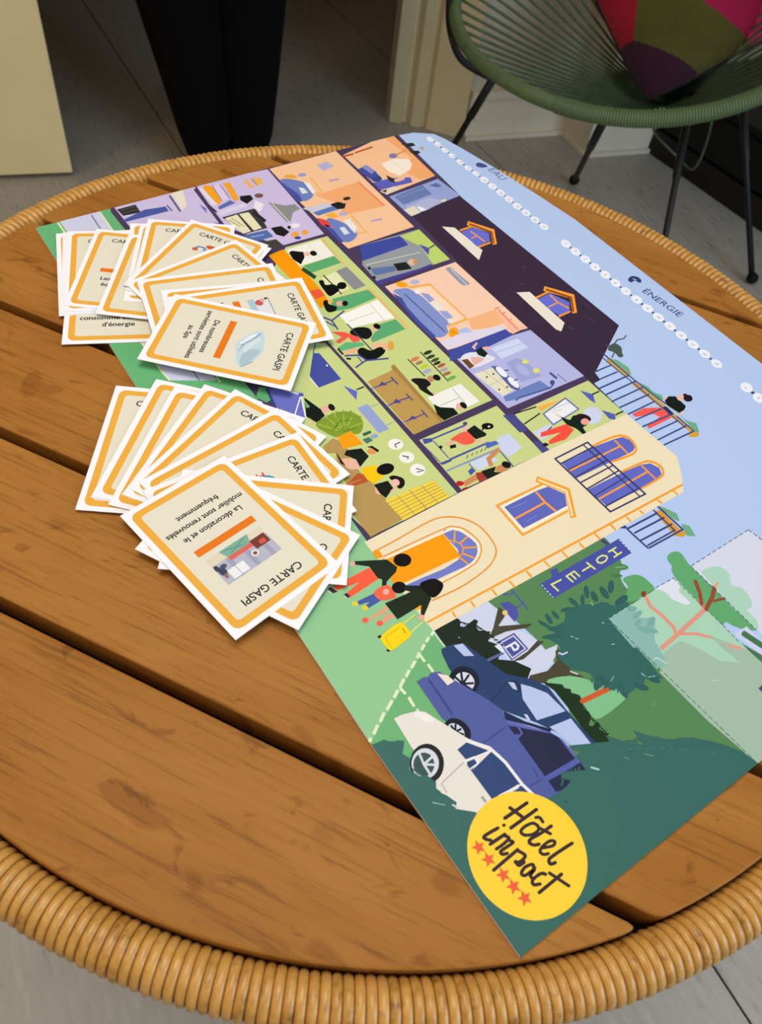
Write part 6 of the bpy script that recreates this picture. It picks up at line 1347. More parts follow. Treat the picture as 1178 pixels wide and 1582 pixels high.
p 210,216,229 42 5017,386 5018,378 5016,369 5011,361 5004,353 4994,347 4983,342 4971,340 4960,339 4949,341 4940,345 4933,351 4929,358 4928,366 4930,375 4935,384 4943,391 4952,398 4964,402 4975,405 4987,405 4998,403 5007,399 5013,394
q 22,28,42 43 4976,370 4936,371 4937,359 4977,358
q 22,28,42 44 4979,369 4946,394 4940,385 4974,359
q 22,28,42 45 4982,363 4984,400 4973,401 4971,365
q 22,28,42 46 4980,360 5013,388 5007,398 4973,369
p 28,42,76 41 5015,646 5118,707 5222,797 5230,781 5146,710 5058,625
q 66,76,142 41 5099,448 5093,598 5085,599 5090,448
q 66,76,142 41 5389,514 5393,588 5385,589 5381,515
q 66,76,142 41 5321,580 5371,571 5372,580 5322,589
q 100,106,186 42 5075,617 5130,668 5245,764 5292,791 5414,797 5498,824 5493,841 5411,815 5287,809 5236,780 5120,682 5064,631
p 38,42,72 43 5125,657 5235,777 5271,799 5400,799 5387,607 5175,615
p 38,42,72 44 5091,615 5121,651 5153,644 5145,614
p 38,42,72 43 5412,607 5422,699 5429,809 5479,803 5500,663 5471,603
q 88,96,176 44 5402,599 5426,808 5411,811 5387,603
q 88,96,176 45 5124,652 5154,647 5160,619 5169,621 5162,656 5125,663
p 200,208,235 44 5084,727 5095,740 5127,736 5122,721
p 233,227,219 47 4758,138 4762,184 4786,265 4813,296 4912,340 5036,397 5128,459 5183,483 5322,485 5370,455 5348,300 5346,213 5286,140 5164,106 5123,135 4922,129
p 241,239,234 48 4875,304 4876,299 4874,292 4870,284 4863,275 4854,266 4843,258 4831,250 4820,245 4809,241 4800,239 4794,240 4789,243 4788,248 4790,255 4794,264 4801,272 4811,281 4821,290 4833,297 4844,303 4855,307 4864,308 4871,307
p 48,72,120 48 5054,317 5048,379 5139,448 5121,323
p 48,72,120 49 5136,311 5142,364 5162,360 5175,314 5151,455 5178,479 5246,491 5348,488 5338,313
p 48,72,120 48 5365,489 5407,489 5358,403
q 239,237,236 50 5042,377 5135,453 5231,475 5361,477 5441,494 5438,509 5359,493 5229,491 5128,469 5032,390
q 239,237,236 51 5125,318 5151,456 5143,458 5117,320
q 239,237,236 51 5343,351 5360,487 5353,488 5336,352
p 48,72,120 52 5128,318 5135,361 5158,354 5163,317
q 240,240,240 53 5121,316 5130,363 5159,359 5161,313 5168,313 5166,366 5125,372 5114,318
q 190,182,178 48 5117,306 5144,146 5195,142 5196,149 5150,153 5124,307
q 165,160,155 48 5298,272 5330,273 5329,286 5298,285
p 28,30,34 49 5076,218 5095,200 5110,179 5119,156 5122,132 5120,109 5111,89 5097,73 5079,61 5057,56 5034,56 5010,62 4988,74 4969,92 4953,113 4943,136 4939,160 4942,184 4950,205 4965,222 4984,233 5006,239 5030,238 5054,231
p 216,221,229 50 5062,197 5076,184 5087,167 5094,149 5096,130 5094,112 5087,96 5076,83 5062,74 5045,69 5027,68 5009,73 4991,82 4977,96 4965,112 4958,130 4955,149 4957,168 4964,184 4976,198 4991,207 5008,212 5026,212 5045,207
p 55,85,85 51 5054,176 5065,165 5074,153 5079,139 5081,124 5079,110 5074,98 5065,88 5054,80 5041,77 5027,77 5013,80 5000,87 4988,98 4980,110 4974,124 4972,139 4974,153 4979,166 4988,176 4999,184 5012,187 5026,187 5041,183
q 216,221,229 52 5028,137 4961,152 4959,140 5026,126
q 216,221,229 53 5032,132 5023,194 5011,192 5021,131
q 216,221,229 54 5031,128 5071,186 5061,193 5022,135
q 216,221,229 55 5027,125 5088,123 5088,135 5027,138
N printed_shrubs
p 58,106,98 56 5376,830 5334,819 5373,896 5428,1013 5391,1017 5469,1080 5537,1158 5452,1164 5507,1208 5601,1304 5607,1347 5644,1407 5728,1499 5832,1578 5900,1599 5920,1603 5920,0 4812,-33 4819,-3 4822,33 4856,64 4861,91 4881,117 4929,72 4968,91 5011,53 5066,83 5078,114 5131,129 5161,107 5204,137 5257,159 5278,136 5340,208 5484,191 5531,431 5476,553 5482,616 5481,673 5470,704 5439,672 5414,686 5471,804 5439,812 5393,801 5388,868
q 150,190,180 57 5197,57 5239,103 5236,106 5194,61
q 200,215,215 57 5259,132 5280,143 5276,152 5255,140
p 200,215,215 58 5260,140 5261,138 5261,135 5260,132 5257,131 5255,132 5253,134 5253,137 5254,140 5257,141
p 200,215,215 58 5281,151 5282,149 5282,146 5281,143 5278,142 5276,143 5274,146 5274,149 5275,151 5278,152
q 175,210,215 57 5480,834 5506,858 5501,867 5475,843
p 175,210,215 58 5480,843 5482,840 5482,836 5480,834 5477,833 5475,834 5473,837 5473,840 5475,843 5477,844
p 175,210,215 58 5506,867 5508,864 5508,861 5506,858 5504,857 5501,858 5499,861 5499,865 5501,867 5504,868
q 130,170,150 57 5570,1119 5604,1155 5602,1158 5568,1122
q 130,170,150 57 5529,1020 5548,1033 5547,1036 5527,1023
q 40,85,82 57 5530,606 5543,620 5539,625 5526,611
p 58,106,98 57 5367,886 5378,885 5384,889 5390,896 5381,897 5374,895
p 58,106,98 58 5374,897 5386,900 5392,906 5398,916 5388,914 5381,909
p 58,106,98 59 5383,907 5395,915 5400,924 5405,936 5395,930 5388,923
p 58,106,98 60 5389,935 5400,931 5406,933 5414,939 5405,942 5398,942
p 58,106,98 57 5396,946 5409,946 5415,951 5423,959 5412,959 5405,957
p 58,106,98 58 5404,957 5417,961 5424,968 5430,979 5419,976 5412,970
p 58,106,98 59 5417,972 5427,977 5430,984 5433,994 5425,990 5420,985
p 58,106,98 60 5419,996 5431,993 5438,995 5447,1002 5437,1004 5429,1004
p 58,106,98 57 5464,1079 5478,1077 5486,1081 5495,1088 5484,1090 5475,1089
p 58,106,98 58 5468,1090 5484,1093 5493,1100 5502,1112 5489,1109 5479,1104
p 58,106,98 59 5474,1100 5491,1110 5499,1121 5507,1136 5494,1128 5484,1119
p 58,106,98 60 5480,1135 5494,1129 5503,1131 5513,1136 5502,1141 5493,1142
p 58,106,98 57 5484,1147 5500,1146 5510,1150 5521,1159 5507,1160 5497,1158
p 58,106,98 58 5489,1157 5507,1162 5517,1170 5527,1183 5513,1179 5502,1173
p 58,106,98 59 5502,1174 5515,1180 5520,1189 5525,1201 5515,1196 5508,1190
p 58,106,98 60 5498,1197 5514,1192 5524,1194 5536,1199 5523,1204 5513,1204
p 58,106,98 61 5507,1203 5525,1204 5536,1209 5548,1219 5533,1219 5522,1216
p 58,106,98 62 5525,1214 5538,1217 5545,1224 5551,1234 5540,1232 5532,1228
p 58,106,98 63 5535,1221 5549,1230 5556,1240 5561,1254 5550,1247 5542,1239
p 58,106,98 64 5537,1248 5555,1244 5567,1247 5580,1253 5565,1257 5553,1257
p 58,106,98 65 5554,1258 5568,1257 5576,1261 5583,1270 5573,1271 5564,1269
p 58,106,98 66 5564,1265 5579,1269 5587,1277 5595,1290 5582,1286 5574,1280
p 58,106,98 67 5575,1271 5591,1282 5598,1294 5604,1310 5592,1301 5583,1291
p 58,106,98 68 5585,1301 5598,1297 5606,1299 5615,1306 5605,1309 5596,1309
p 58,106,98 69 5594,1309 5609,1309 5618,1315 5627,1325 5615,1324 5605,1321
p 58,106,98 70 5604,1315 5621,1322 5629,1331 5638,1345 5625,1340 5615,1332
p 58,106,98 71 5612,1317 5624,1324 5628,1332 5631,1345 5622,1339 5616,1333
p 58,106,98 72 5614,1341 5629,1338 5639,1341 5649,1348 5637,1351 5627,1350
p 58,106,98 73 5623,1349 5640,1351 5650,1358 5660,1369 5646,1367 5636,1363
p 58,106,98 74 5640,1362 5652,1365 5658,1372 5663,1384 5653,1381 5646,1376
p 58,106,98 75 5650,1369 5663,1379 5668,1389 5672,1404 5662,1396 5655,1388
p 58,106,98 76 5651,1396 5668,1393 5679,1397 5691,1406 5677,1407 5666,1406
p 58,106,98 77 5668,1407 5681,1407 5687,1413 5694,1422 5684,1422 5676,1419
p 58,106,98 78 5678,1415 5691,1421 5698,1429 5704,1443 5693,1438 5685,1431
p 58,106,98 79 5680,1443 5697,1436 5708,1437 5721,1442 5708,1448 5696,1449
p 58,106,98 80 5697,1453 5709,1450 5717,1453 5725,1461 5715,1463 5707,1462
p 58,106,98 81 5706,1461 5720,1463 5728,1469 5736,1480 5724,1479 5715,1475
p 58,106,98 82 5716,1468 5731,1476 5738,1486 5746,1501 5733,1495 5724,1486
p 58,106,98 83 5721,1490 5733,1484 5740,1486 5749,1491 5739,1496 5732,1497
p 58,106,98 84 5731,1496 5745,1494 5754,1498 5763,1507 5751,1508 5742,1506
p 58,106,98 85 5742,1499 5758,1503 5767,1511 5776,1524 5763,1520 5753,1515
p 58,106,98 86 5761,1510 5773,1515 5777,1522 5781,1534 5772,1530 5766,1525
p 58,106,98 87 5767,1531 5781,1526 5790,1527 5800,1533 5789,1538 5780,1539
p 58,106,98 88 5777,1535 5793,1535 5803,1540 5814,1550 5801,1550 5790,1548
p 58,106,98 89 5796,1544 5808,1546 5814,1552 5819,1562 5810,1561 5803,1557
p 58,106,98 57 5038,78 5026,80 5019,77 5011,71 5021,70 5028,71
p 58,106,98 58 5053,88 5039,86 5032,81 5024,72 5035,74 5044,77
p 58,106,98 59 5067,98 5053,91 5046,84 5039,72 5050,78 5059,84
p 58,106,98 60 5081,91 5070,95 5062,94 5054,90 5063,86 5070,86
p 58,106,98 61 5097,100 5083,101 5075,98 5066,91 5077,90 5086,92
p 58,106,98 62 5112,110 5097,107 5088,101 5080,91 5092,94 5101,98
p 58,106,98 63 5120,113 5109,109 5105,103 5101,94 5109,97 5115,102
p 58,106,98 64 5141,107 5128,111 5119,109 5109,104 5120,102 5129,101
p 58,106,98 65 5157,114 5142,114 5133,110 5123,102 5135,103 5145,105
p 58,106,98 66 5166,118 5154,116 5149,112 5143,104 5152,105 5159,108
p 58,106,98 67 5175,124 5163,118 5158,111 5153,101 5163,106 5170,111
p 58,106,98 68 5196,120 5181,123 5172,121 5161,115 5173,113 5182,113
p 58,106,98 69 5204,127 5193,128 5187,125 5180,118 5189,118 5196,119
p 58,106,98 70 5219,137 5206,134 5200,128 5193,119 5204,122 5211,126
p 58,106,98 71 5232,147 5219,139 5213,131 5208,120 5218,126 5225,132
p 58,106,98 72 5246,140 5235,143 5229,141 5221,136 5230,134 5237,134
p 58,106,98 57 4836,-17 4838,-6 4836,0 4830,6 4828,-2 4829,-9
p 58,106,98 58 4845,-3 4844,10 4840,16 4832,22 4833,12 4836,5
p 58,106,98 59 4855,13 4850,26 4843,32 4833,37 4838,27 4843,19
p 58,106,98 60 4851,28 4855,38 4853,45 4848,52 4845,44 4845,38
p 58,106,98 61 4859,42 4860,54 4857,61 4851,69 4850,59 4851,51
p 58,106,98 62 4864,43 4861,56 4856,64 4847,71 4849,60 4853,51
p 58,106,98 63 4873,60 4870,71 4865,75 4857,78 4860,70 4863,64
p 58,106,98 64 4877,68 4880,79 4878,87 4873,96 4871,86 4871,78
p 58,106,98 65 4890,79 4891,93 4887,101 4880,110 4880,98 4882,90
p 58,106,98 57 5470,643 5465,655 5459,659 5451,662 5455,652 5460,646
p 58,106,98 58 5462,661 5454,672 5446,675 5436,677 5443,668 5450,663
p 58,106,98 57 5454,681 5442,690 5433,691 5422,690 5431,683 5440,679
p 58,106,98 58 5437,687 5434,699 5429,705 5421,709 5424,699 5427,692
p 58,106,98 59 5445,708 5439,720 5432,725 5422,729 5428,718 5434,712
p 58,106,98 60 5454,730 5443,742 5435,745 5424,747 5432,738 5440,732
p 58,106,98 57 5455,756 5447,763 5440,764 5432,762 5439,756 5445,753
p 58,106,98 57 5458,766 5454,780 5448,787 5439,792 5443,781 5447,773
p 82,135,122 57 5481,1033 5489,1034 5494,1035 5499,1039 5493,1038 5488,1037
p 82,135,122 57 5504,1072 5512,1075 5517,1079 5523,1084 5516,1082 5511,1079
p 82,135,122 57 5527,1110 5536,1117 5541,1123 5546,1131 5539,1125 5534,1120
p 82,135,122 57 5551,1162 5559,1161 5564,1161 5570,1163 5564,1164 5558,1164
p 82,135,122 57 5563,1183 5572,1184 5578,1187 5585,1191 5577,1190 5571,1188
p 82,135,122 57 5589,1219 5599,1223 5605,1228 5611,1234 5604,1231 5597,1227
p 82,135,122 57 5620,1259 5627,1263 5630,1268 5634,1274 5628,1270 5624,1266
p 82,135,122 57 5642,1306 5651,1304 5657,1305 5664,1307 5657,1308 5651,1308
p 82,135,122 57 5657,1325 5667,1326 5673,1329 5680,1334 5672,1332 5666,1330
p 82,135,122 57 5690,1359 5697,1362 5701,1366 5706,1371 5700,1369 5696,1366
p 82,135,122 57 5720,1392 5727,1398 5731,1403 5735,1411 5730,1406 5725,1401
p 82,135,122 57 5745,1436 5755,1435 5762,1436 5770,1438 5762,1439 5755,1439
N printed_guests
p 240,181,162 3 3876,476 3882,469 3884,460 3882,451 3875,444 3867,442 3858,444 3852,451 3850,460 3853,469 3859,476 3868,478
p 251,96,62 3 3935,528 4025,538 4051,326 4016,317 3991,425 3974,287 3938,280 3939,388
p 50,40,50 4 3940,248 3938,271 3983,288 3978,251
p 50,40,50 4 4017,304 4013,324 4039,335 4051,309
q 235,230,230 5 3950,245 3979,253 3977,257 3948,249
q 235,230,230 5 4023,303 4050,309 4048,314 4021,307
p 26,40,28 31 3858,479 3940,648 4012,670 4036,647 4063,565 4098,533 4087,513 4041,548 4019,532 3929,532 3880,470
p 8,6,8 32 4013,770 4022,761 4029,750 4033,738 4033,724 4031,710 4025,698 4017,687 4007,679 3996,673 3984,672 3973,673 3962,679 3953,687 3946,698 3942,710 3942,724 3944,738 3949,750 3957,761 3967,770 3979,775 3991,777 4003,775
p 70,90,166 3 4094,464 4152,463 4158,378 4134,377 4127,407 4115,345 4090,344
p 250,102,78 32 4090,458 4081,474 4076,499 4076,520 4079,537 4085,551 4097,560 4116,564 4140,564 4159,560 4169,555 4174,548 4174,535 4170,512 4161,483 4149,463 4130,454 4108,452
p 235,180,160 33 4127,536 4134,528 4137,518 4135,509 4129,503 4119,502 4109,505 4102,513 4099,523 4101,532 4108,539 4117,540
p 8,6,8 33 4153,637 4160,630 4166,621 4170,611 4170,600 4169,589 4164,579 4158,570 4150,564 4141,560 4131,559 4121,561 4112,565 4104,572 4098,581 4095,592 4094,603 4095,614 4100,624 4106,632 4114,639 4124,642 4134,643 4144,642
p 241,206,32 4 4106,345 4111,339 4113,331 4110,323 4104,316 4097,314 4089,316 4084,322 4082,330 4085,339 4090,345 4098,347
p 241,206,32 4 4155,378 4160,372 4162,364 4159,356 4153,349 4146,347 4138,349 4133,355 4131,364 4134,372 4140,378 4147,380
p 247,180,30 29 4296,646 4303,640 4307,630 4307,618 4304,607 4297,600 4290,599 4283,605 4279,615 4279,627 4283,638 4289,645
p 231,162,132 3 4214,333 4199,443 4194,472 4223,468 4227,333
p 231,162,132 3 4261,392 4233,451 4273,480 4280,393
p 246,97,72 4 4222,336 4228,329 4230,320 4228,311 4221,305 4212,303 4204,305 4197,312 4195,322 4197,331 4204,337 4213,339
p 246,97,72 4 4278,395 4284,388 4286,378 4283,369 4276,362 4267,360 4259,363 4252,370 4250,379 4253,389 4260,396 4269,398
p 22,32,30 34 4139,640 4180,712 4232,723 4188,642 4155,611
p 28,40,22 35 4178,474 4187,606 4187,670 4232,723 4282,719 4351,619 4338,604 4288,644 4297,477
p 10,8,8 36 4177,714 4168,725 4167,741 4169,757 4171,776 4176,795 4184,812 4199,824 4218,833 4236,835 4250,827 4263,812 4273,795 4281,774 4286,751 4285,733 4278,723 4265,717 4249,714 4225,711 4197,710
q 236,231,92 36 4338,491 4324,578 4317,578 4331,491
q 236,231,92 3 4403,490 4383,589 4377,589 4396,489
p 236,172,152 37 4363,615 4369,607 4371,597 4368,587 4361,580 4352,577 4343,580 4337,588 4335,598 4338,608 4345,615 4354,618
p 15,15,15 3 4339,345 4343,342 4344,336 4344,330 4342,325 4338,322 4333,322 4330,325 4328,330 4328,336 4330,341 4334,345
p 15,15,15 3 4432,341 4435,338 4437,332 4436,326 4433,321 4428,318 4424,318 4421,321 4419,327 4420,333 4423,338 4428,341
p 250,216,14 37 4346,331 4335,349 4328,375 4323,402 4319,428 4317,455 4319,475 4324,485 4334,489 4347,491 4365,493 4386,493 4403,491 4412,490 4416,485 4421,470 4428,433 4435,386 4437,350 4435,336 4428,332 4415,331 4394,327 4368,325
q 216,182,12 38 4355,354 4424,350 4423,355 4354,359
q 216,182,12 39 4358,354 4347,462 4341,462 4353,354
q 190,150,10 40 4357,463 4391,466 4390,472 4355,470
N printed_sign
p 72,82,166 3 4521,1325 4516,1984 4634,1979 4635,1330
p 72,82,166 4 4480,1445 4486,1492 4533,1471 4526,1420
p 68,74,105 22 4465,1866 4465,1892 4513,1902 4515,1875
q 225,230,240 4 4525,1975 4538,1975 4537,1981 4524,1981
q 225,230,240 4 4549,1975 4562,1975 4561,1981 4548,1981
q 225,230,240 4 4573,1975 4586,1975 4585,1981 4572,1981
q 225,230,240 4 4597,1975 4610,1975 4609,1981 4596,1981
q 225,230,240 4 4621,1975 4631,1975 4629,1981 4620,1981
q 225,230,240 4 4530,1331 4543,1332 4541,1337 4529,1337
q 225,230,240 4 4553,1332 4566,1332 4565,1337 4552,1337
q 225,230,240 4 4576,1332 4589,1332 4588,1338 4575,1338
q 225,230,240 4 4599,1332 4612,1333 4611,1338 4598,1338
q 225,230,240 4 4622,1333 4629,1333 4628,1338 4621,1338
q 226,231,122 4 4562,1853 4561,1915 4551,1918 4552,1855
p 226,231,122 5 4559,1858 4561,1855 4561,1851 4560,1849 4557,1848 4554,1850 4552,1853 4552,1857 4553,1859 4556,1860
p 226,231,122 5 4559,1921 4561,1918 4561,1914 4559,1911 4557,1911 4554,1912 4552,1916 4551,1919 4553,1922 4556,1923
q 226,231,122 4 4607,1855 4604,1921 4594,1923 4597,1858
p 226,231,122 5 4605,1861 4607,1858 4607,1854 4606,1851 4603,1851 4600,1852 4598,1856 4598,1859 4599,1862 4602,1863
p 226,231,122 5 4602,1926 4604,1923 4604,1919 4603,1916 4600,1916 4597,1917 4595,1921 4594,1924 4596,1927 4599,1928
q 226,231,122 5 4559,1878 4603,1883 4599,1895 4555,1890
p 226,231,122 6 4559,1889 4561,1885 4562,1881 4560,1879 4557,1878 4554,1880 4552,1883 4552,1887 4554,1890 4556,1890
p 226,231,122 6 4603,1894 4605,1890 4606,1887 4604,1884 4602,1883 4599,1885 4597,1888 4596,1892 4598,1895 4600,1895
q 226,231,122 4 4588,1820 4570,1825 4552,1804 4551,1768 4562,1740 4584,1734 4601,1753 4602,1789 4588,1820 4583,1810 4592,1789 4591,1760 4579,1747 4568,1750 4561,1768 4562,1796 4575,1812 4583,1810
p 226,231,122 5 4588,1819 4590,1816 4590,1812 4589,1810 4586,1809 4583,1811 4581,1814 4581,1817 4582,1820 4585,1821
p 226,231,122 6 4588,1819 4590,1816 4590,1812 4589,1810 4586,1809 4583,1811 4581,1814 4581,1817 4582,1820 4585,1821
q 226,231,122 4 4551,1673 4609,1686 4605,1697 4547,1685
p 226,231,122 5 4551,1683 4553,1680 4554,1676 4552,1674 4549,1673 4546,1675 4544,1678 4544,1681 4546,1684 4548,1685
p 226,231,122 5 4609,1696 4611,1693 4612,1689 4610,1687 4607,1686 4604,1687 4602,1691 4602,1694 4604,1697 4606,1698
q 226,231,122 5 4584,1614 4583,1685 4573,1688 4574,1616
p 226,231,122 6 4582,1619 4584,1616 4584,1612 4582,1610 4580,1609 4577,1611 4575,1614 4575,1617 4576,1620 4579,1621
p 226,231,122 6 4580,1691 4582,1687 4583,1684 4581,1681 4579,1681 4576,1682 4574,1685 4573,1689 4575,1691 4577,1692
q 226,231,122 4 4606,1516 4563,1510 4561,1563 4599,1567 4596,1578 4551,1574 4554,1497 4609,1505
p 226,231,122 5 4610,1515 4612,1512 4612,1508 4611,1506 4608,1505 4605,1507 4603,1510 4603,1513 4605,1516 4607,1516
p 226,231,122 5 4600,1577 4602,1574 4603,1570 4601,1568 4598,1567 4596,1569 4594,1572 4593,1575 4595,1578 4597,1578
q 226,231,122 5 4559,1530 4603,1535 4600,1546 4556,1542
p 226,231,122 6 4560,1540 4562,1537 4563,1534 4561,1531 4558,1530 4556,1532 4554,1535 4553,1538 4555,1541 4557,1542
p 226,231,122 6 4604,1545 4606,1542 4606,1538 4605,1536 4602,1535 4599,1536 4597,1539 4597,1543 4598,1546 4601,1546
q 226,231,122 4 4556,1460 4552,1380 4611,1387 4608,1398 4563,1393 4566,1457
p 226,231,122 5 4563,1463 4565,1460 4566,1456 4564,1454 4562,1453 4559,1454 4557,1457 4556,1461 4558,1463 4561,1464
p 226,231,122 5 4612,1396 4614,1393 4614,1390 4612,1387 4610,1387 4607,1388 4605,1391 4605,1394 4606,1397 4609,1398
N printed_logo
p 252,212,58 57 5893,301 5891,328 5887,355 5881,382 5871,408 5860,433 5846,456 5829,478 5811,498 5790,517 5768,533 5745,547 5720,559 5694,568 5668,575 5640,579 5613,580 5586,579 5558,575 5532,568 5506,559 5481,547 5458,533 5436,517 5415,498 5397,478 5380,456 5366,433 5355,408 5345,382 5339,355 5335,328 5333,301 5335,273 5339,246 5345,219 5355,194 5366,169 5380,145 5397,123 5415,103 5436,84 5458,68 5481,54 5506,42 5532,33 5558,26 5586,22 5613,21 5640,22 5668,26 5694,33 5720,42 5745,54 5768,68 5790,84 5811,103 5829,123 5846,145 5860,169 5871,194 5881,219 5887,246 5891,273
q 58,38,48 58 5430,446 5428,311 5445,311 5446,445
p 58,38,48 59 5443,453 5446,449 5446,442 5443,437 5438,436 5433,438 5430,443 5430,449 5433,454 5438,455
p 58,38,48 59 5441,319 5444,314 5444,308 5441,303 5436,301 5431,303 5428,308 5428,314 5431,319 5436,320
q 58,38,48 58 5478,465 5478,307 5494,307 5494,465
p 58,38,48 59 5491,473 5494,468 5494,462 5491,457 5486,455 5481,457 5478,462 5478,468 5481,473 5486,475
p 58,38,48 59 5491,314 5494,310 5494,304 5491,299 5486,297 5481,299 5478,304 5478,309 5481,314 5486,316
q 58,38,48 59 5414,353 5483,378 5478,395 5409,370
p 58,38,48 60 5416,369 5419,364 5419,359 5416,354 5411,353 5407,354 5404,359 5404,364 5407,369 5411,371
p 58,38,48 60 5485,394 5488,389 5488,383 5485,379 5480,377 5476,379 5473,384 5473,389 5476,394 5480,395
q 58,38,48 58 5544,431 5539,428 5533,426 5525,421 5519,414 5515,403 5512,391 5510,378 5509,367 5510,356 5511,346 5514,337 5519,329 5527,326 5536,326 5544,330 5551,335 5557,344 5563,355 5568,366 5571,377 5572,388 5572,400 5570,410 5568,419 5562,426 5555,429 5550,429 5544,431 5546,413 5547,413 5551,412 5554,411 5555,410 5557,405 5558,398 5558,389 5557,381 5555,372 5550,362 5546,354 5541,348 5537,344 5533,343 5529,342 5528,343 5527,345 5525,350 5524,358 5523,366 5524,376 5526,387 5528,397 5531,404 5534,408 5538,410 5544,412 5546,413
p 58,38,48 59 5549,429 5552,424 5552,419 5549,415 5545,414 5541,415 5538,419 5538,425 5541,429 5545,430
p 58,38,48 60 5549,429 5552,424 5552,419 5549,415 5545,414 5541,415 5538,419 5538,425 5541,429 5545,430
q 58,38,48 58 5519,434 5520,438 5522,442 5524,446 5526,447 5529,447 5535,447 5541,446 5546,446 5547,462 5543,463 5536,463 5528,464 5520,462 5514,457 5510,451 5508,445 5507,442
p 58,38,48 59 5517,445 5519,441 5519,436 5517,432 5513,430 5509,432 5506,436 5506,441 5509,445 5513,446
p 58,38,48 59 5551,460 5553,456 5553,451 5551,447 5547,446 5543,447 5540,452 5540,457 5543,461 5547,462
q 58,38,48 59 5574,476 5574,463 5574,445 5573,425 5572,407 5571,393 5569,378 5567,365 5567,353 5568,344 5571,337 5576,332 5582,329 5589,330 5596,333 5602,337 5607,342 5612,349 5615,357 5618,364 5619,368 5606,375 5604,371 5602,364 5599,358 5597,354 5593,351 5589,349 5586,347 5584,347 5584,347 5583,348 5583,350 5582,354 5582,363 5584,376 5586,390 5587,406 5588,424 5589,444 5589,462 5590,475
p 58,38,48 60 5587,483 5589,478 5589,473 5586,468 5582,466 5578,468 5575,473 5575,478 5578,483 5582,485
p 58,38,48 60 5617,379 5620,374 5620,369 5617,365 5612,363 5608,365 5605,369 5605,374 5608,379 5613,381
q 58,38,48 61 5558,413 5610,442 5604,457 5552,427
p 58,38,48 62 5559,426 5562,422 5562,417 5559,413 5555,412 5551,413 5549,417 5549,422 5551,426 5555,428
p 58,38,48 62 5611,456 5613,452 5613,447 5611,443 5607,441 5603,443 5601,447 5601,452 5603,456 5607,457
q 58,38,48 61 5642,375 5646,384 5651,397 5657,412 5660,424 5659,435 5656,443 5651,449 5644,452 5637,449 5631,444 5626,437 5623,428 5621,417 5621,404 5621,392 5622,381 5624,371 5627,362 5631,353 5637,347 5645,345 5652,348 5659,351 5664,356 5668,362 5671,370 5673,376 5674,380 5661,385 5660,381 5658,376 5657,371 5655,368 5652,365 5648,363 5644,362 5643,362 5642,364 5639,369 5637,376 5636,384 5635,393 5634,404 5635,415 5636,423 5638,428 5641,432 5643,435 5644,435 5643,435 5645,433 5646,430 5646,426 5644,417 5639,404 5633,391 5630,382
p 58,38,48 62 5640,385 5643,381 5642,376 5640,372 5636,370 5632,372 5629,376 5629,381 5632,385 5636,387
p 58,38,48 62 5672,389 5674,385 5674,380 5672,376 5668,374 5664,376 5661,380 5661,385 5664,389 5668,391
q 58,38,48 58 5686,509 5684,487 5682,454 5680,421 5679,396 5679,381 5679,371 5682,365 5685,359 5691,354 5698,351 5705,351 5712,354 5717,362 5720,370 5721,377 5722,381 5707,385 5706,380 5705,374 5704,370 5703,370 5703,369 5701,369 5698,370 5696,372 5695,374 5694,376 5694,383 5694,396 5695,420 5697,453 5699,485 5701,508
p 58,38,48 59 5698,516 5701,511 5701,505 5698,501 5693,499 5689,501 5686,506 5686,511 5689,516 5693,518
p 58,38,48 59 5719,390 5722,386 5722,380 5719,376 5714,374 5710,376 5707,380 5707,386 5710,390 5715,392
q 58,38,48 58 5446,253 5444,239 5442,218 5441,197 5440,181 5442,170 5447,162 5455,161 5461,163 5467,167 5474,174 5480,180 5483,184 5473,197 5469,192 5464,186 5458,181 5455,179 5454,179 5456,179 5456,178 5456,182 5456,196 5458,217 5460,237 5461,252
p 58,38,48 59 5458,260 5461,255 5461,250 5458,245 5454,244 5449,245 5446,250 5446,255 5449,260 5453,261
p 58,38,48 59 5483,197 5486,193 5486,188 5483,183 5478,182 5474,183 5471,187 5471,193 5474,197 5478,199
p 58,38,48 58 5464,294 5466,290 5467,286 5465,281 5462,278 5458,276 5454,278 5452,281 5451,286 5453,291 5456,294 5460,295
q 58,38,48 60 5485,263 5485,256 5485,245 5484,233 5484,222 5483,210 5483,197 5483,185 5483,177 5498,177 5499,185 5499,197 5499,209 5500,221 5500,233 5500,244 5501,255 5501,262
p 58,38,48 61 5498,270 5501,265 5501,260 5498,255 5493,253 5489,255 5486,260 5486,265 5489,270 5493,272
p 58,38,48 61 5495,185 5498,180 5498,175 5495,170 5491,168 5486,170 5483,174 5483,180 5486,184 5491,186
q 58,38,48 62 5499,249 5503,252 5509,258 5513,261 5512,261 5512,260 5514,250 5515,238 5516,227 5516,217 5516,206 5515,196 5515,189 5530,188 5530,195 5530,205 5531,217 5530,228 5530,240 5528,253 5526,265 5521,277 5510,278 5501,272 5494,266 5490,262
p 58,38,48 63 5499,262 5501,258 5501,253 5499,249 5494,247 5490,248 5487,253 5487,258 5490,262 5494,264
p 58,38,48 63 5527,195 5529,191 5529,186 5527,182 5522,180 5518,182 5515,186 5515,191 5518,195 5522,197
q 58,38,48 64 5524,252 5528,256 5535,262 5539,264 5535,265 5535,265 5535,254 5534,241 5534,229 5533,220 5533,211 5533,202 5535,194 5541,188 5548,186 5554,188 5560,191 5564,198 5567,205 5569,212 5571,216 5558,222 5556,218 5554,212 5552,206 5550,204 5549,203 5548,203 5548,203 5548,203 5548,205 5548,211 5548,220 5548,229 5549,240 5549,253 5550,267 5547,281 5535,282 5526,275 5519,269 5515,265
p 58,38,48 65 5524,265 5527,261 5527,256 5524,252 5520,250 5515,252 5513,256 5513,261 5515,265 5520,267
